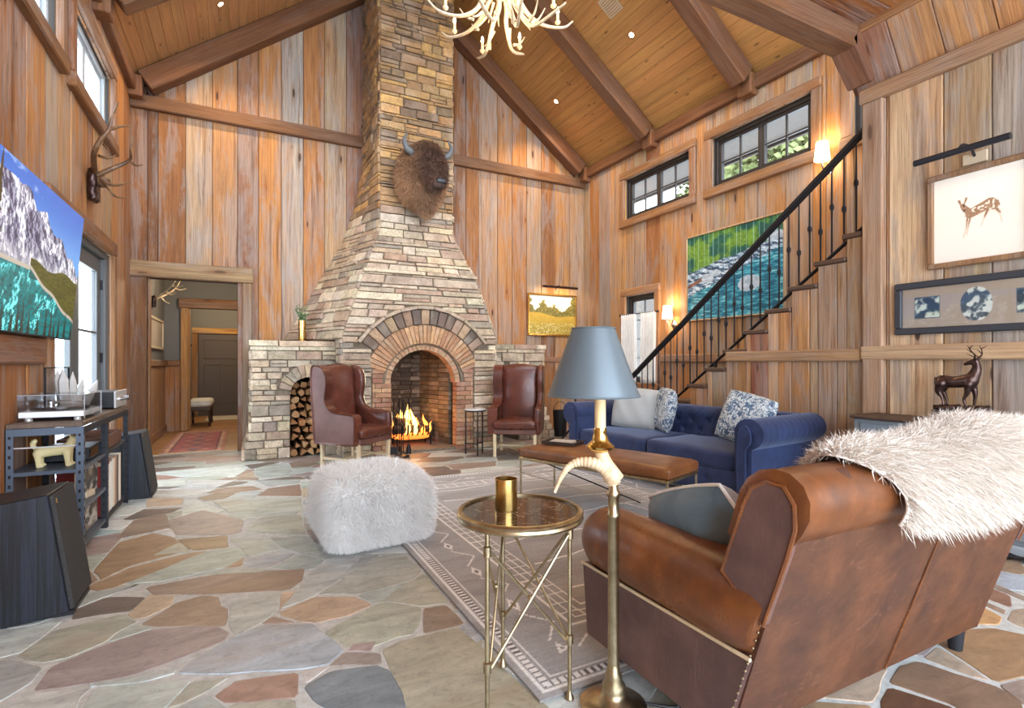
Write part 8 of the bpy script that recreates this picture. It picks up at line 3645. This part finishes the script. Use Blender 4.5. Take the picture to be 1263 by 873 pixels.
for s in (-1, 1):
    limb(mb, [(-0.105, s * 0.024, 0.25), (-0.118, s * 0.028, 0.195), (-0.098, s * 0.028, 0.155), (-0.088, s * 0.028, 0.10)], [0.036, 0.022, 0.011, 0.009], 8)
    limb(mb, [(0.052, s * 0.024, 0.25), (0.056 + 0.012 * s, s * 0.026, 0.19), (0.046 + 0.02 * s, s * 0.026, 0.145), (0.050 + 0.01 * s, s * 0.026, 0.10)], [0.028, 0.016, 0.010, 0.009], 8)
    limb(mb, [(0.085, s * 0.016, 0.415), (0.098, s * 0.045, 0.43)], [0.008, 0.004], 6)
limb(mb, [(-0.145, 0, 0.285), (-0.155, 0, 0.25)], [0.012, 0.006], 6)
o = mb.build('body', MT['bronze'], DS)
fuse(o, 0.006, 3)
for s in (-1, 1):
    mb = MB()
    stem(mb, [(0.078, s * 0.012, 0.42), (0.095, s * 0.045, 0.445), (0.085, s * 0.075, 0.475), (0.07, s * 0.085, 0.51)], 0.006, 0.002, 4, 6)
    an_ = mb.build('antler', MT['bronze'], DS)
    for (p, q) in (((0.085, s * 0.03, 0.435), (0.05, s * 0.045, 0.455)), ((0.09, s * 0.06, 0.46), (0.06, s * 0.07, 0.485)), ((0.08, s * 0.08, 0.49), (0.105, s * 0.10, 0.51))):
        m2 = MB()
        m2.tube([p, q], [0.004, 0.0015], 6)
        m2.build('tine', MT['bronze'], an_)
T = thing('iron_rod', 'black turned iron rod lying on the floor in front of the sideboard', 'rod', (4.13, 1.48, 0.028), math.radians(-80))
mb = MB()
mb.lathe([(0.0, -0.30), (0.012, -0.29), (0.026, -0.22), (0.010, -0.08), (0.012, -0.05), (0.026, 0.0), (0.012, 0.05), (0.010, 0.08), (0.022, 0.16), (0.012, 0.22), (0.012, 0.5)], 14, M=Matrix.Rotation(PI / 2, 4, 'Y'))
mb.build('shaft', MT['iron'], T)


# ------------------------------------------------------------------ outdoors, seen through the right-hand windows
mb = MB()
mb.box((XR + 0.2, 0.5, 4.27), (XR + 0.95, 8.3, 4.33), 0.01)
o = mb.build('eave', MT['eave'], None, smooth=False)
tag(o, None, None, None, 'structure')
o.name = 'trim_1'
mb = MB()
mb.box((XR + 0.93, 0.5, 4.20), (XR + 0.97, 8.3, 4.36), 0.01)
o = mb.build('trim_2', MT['eave'], None, smooth=False)
o['kind'] = 'structure'
rt = random.Random(12)


def tree(label, x, y, h, r, n, seed):
    T = thing('leafy_tree', label, 'tree', (x, y, 0))
    mb = MB()
    mb.tube([(0, 0, 0), (0.1, 0.05, h * 0.5), (0.05, 0, h * 0.85)], [0.16, 0.11, 0.04], 8)
    mb.build('trunk', MT['antler'], T)
    g = np.random.default_rng(seed)
    d = g.normal(0, 1, (n, 3))
    d /= np.linalg.norm(d, axis=1)[:, None]
    P = d * (r * (0.45 + 0.55 * g.random((n, 1)) ** 0.5)) * np.array([1, 1, 1.25]) + np.array([0, 0, h])
    P += 0.25 * np.sin(P[:, [1, 2, 0]] * 3.1)
    a = g.normal(0, 1, (n, 3))
    a /= np.linalg.norm(a, axis=1)[:, None]
    b = np.cross(a, d)
    b /= np.maximum(np.linalg.norm(b, axis=1), 1e-6)[:, None]
    s = 0.085
    V = np.stack([P - a * s, P + b * s * 0.6, P + a * s, P - b * s * 0.6], 1).reshape(-1, 3)
    mb = MB()
    mb.v = [tuple(v) for v in V]
    mb.c = [(1, 1, 1)] * len(V)
    mb.f = [[4 * k, 4 * k + 1, 4 * k + 2, 4 * k + 3] for k in range(n)]
    o = mb.build('crown', MT['tree_leaf'], T, smooth=False)
    o['kind'] = 'stuff'


tree('tall leafy tree seen through the window next to the sconce', 9.8, 7.2, 5.4, 1.8, 16000, 3)
tree('leafy tree farther off behind the stair windows', 11.2, 2.9, 5.6, 1.5, 9000, 4)
H = thing('neighbour_house', 'grey shingled house wall seen through the window nearest the corner', 'building', (10.2, 11.0, 0))
mb = MB()
mb.box((0, -1.4, 0), (3, 3, 5.2))
w_ = mb.build('wall', MT['eave'], H, smooth=False)
mb = MB()
for r_ in range(16):
    for c_ in range(18):
        y0 = -1.4 + c_ * 0.245 + (0.12 if r_ % 2 else 0)
        z0 = 3.2 + r_ * 0.125
        mb.box((-0.03, y0, z0), (0.0, y0 + 0.235, z0 + 0.12), 0, col=vary(rgb(150, 152, 160), 0.2))
o = mb.build('shingles', MT['painted'], w_, smooth=False, col=True)
o['kind'] = 'stuff'
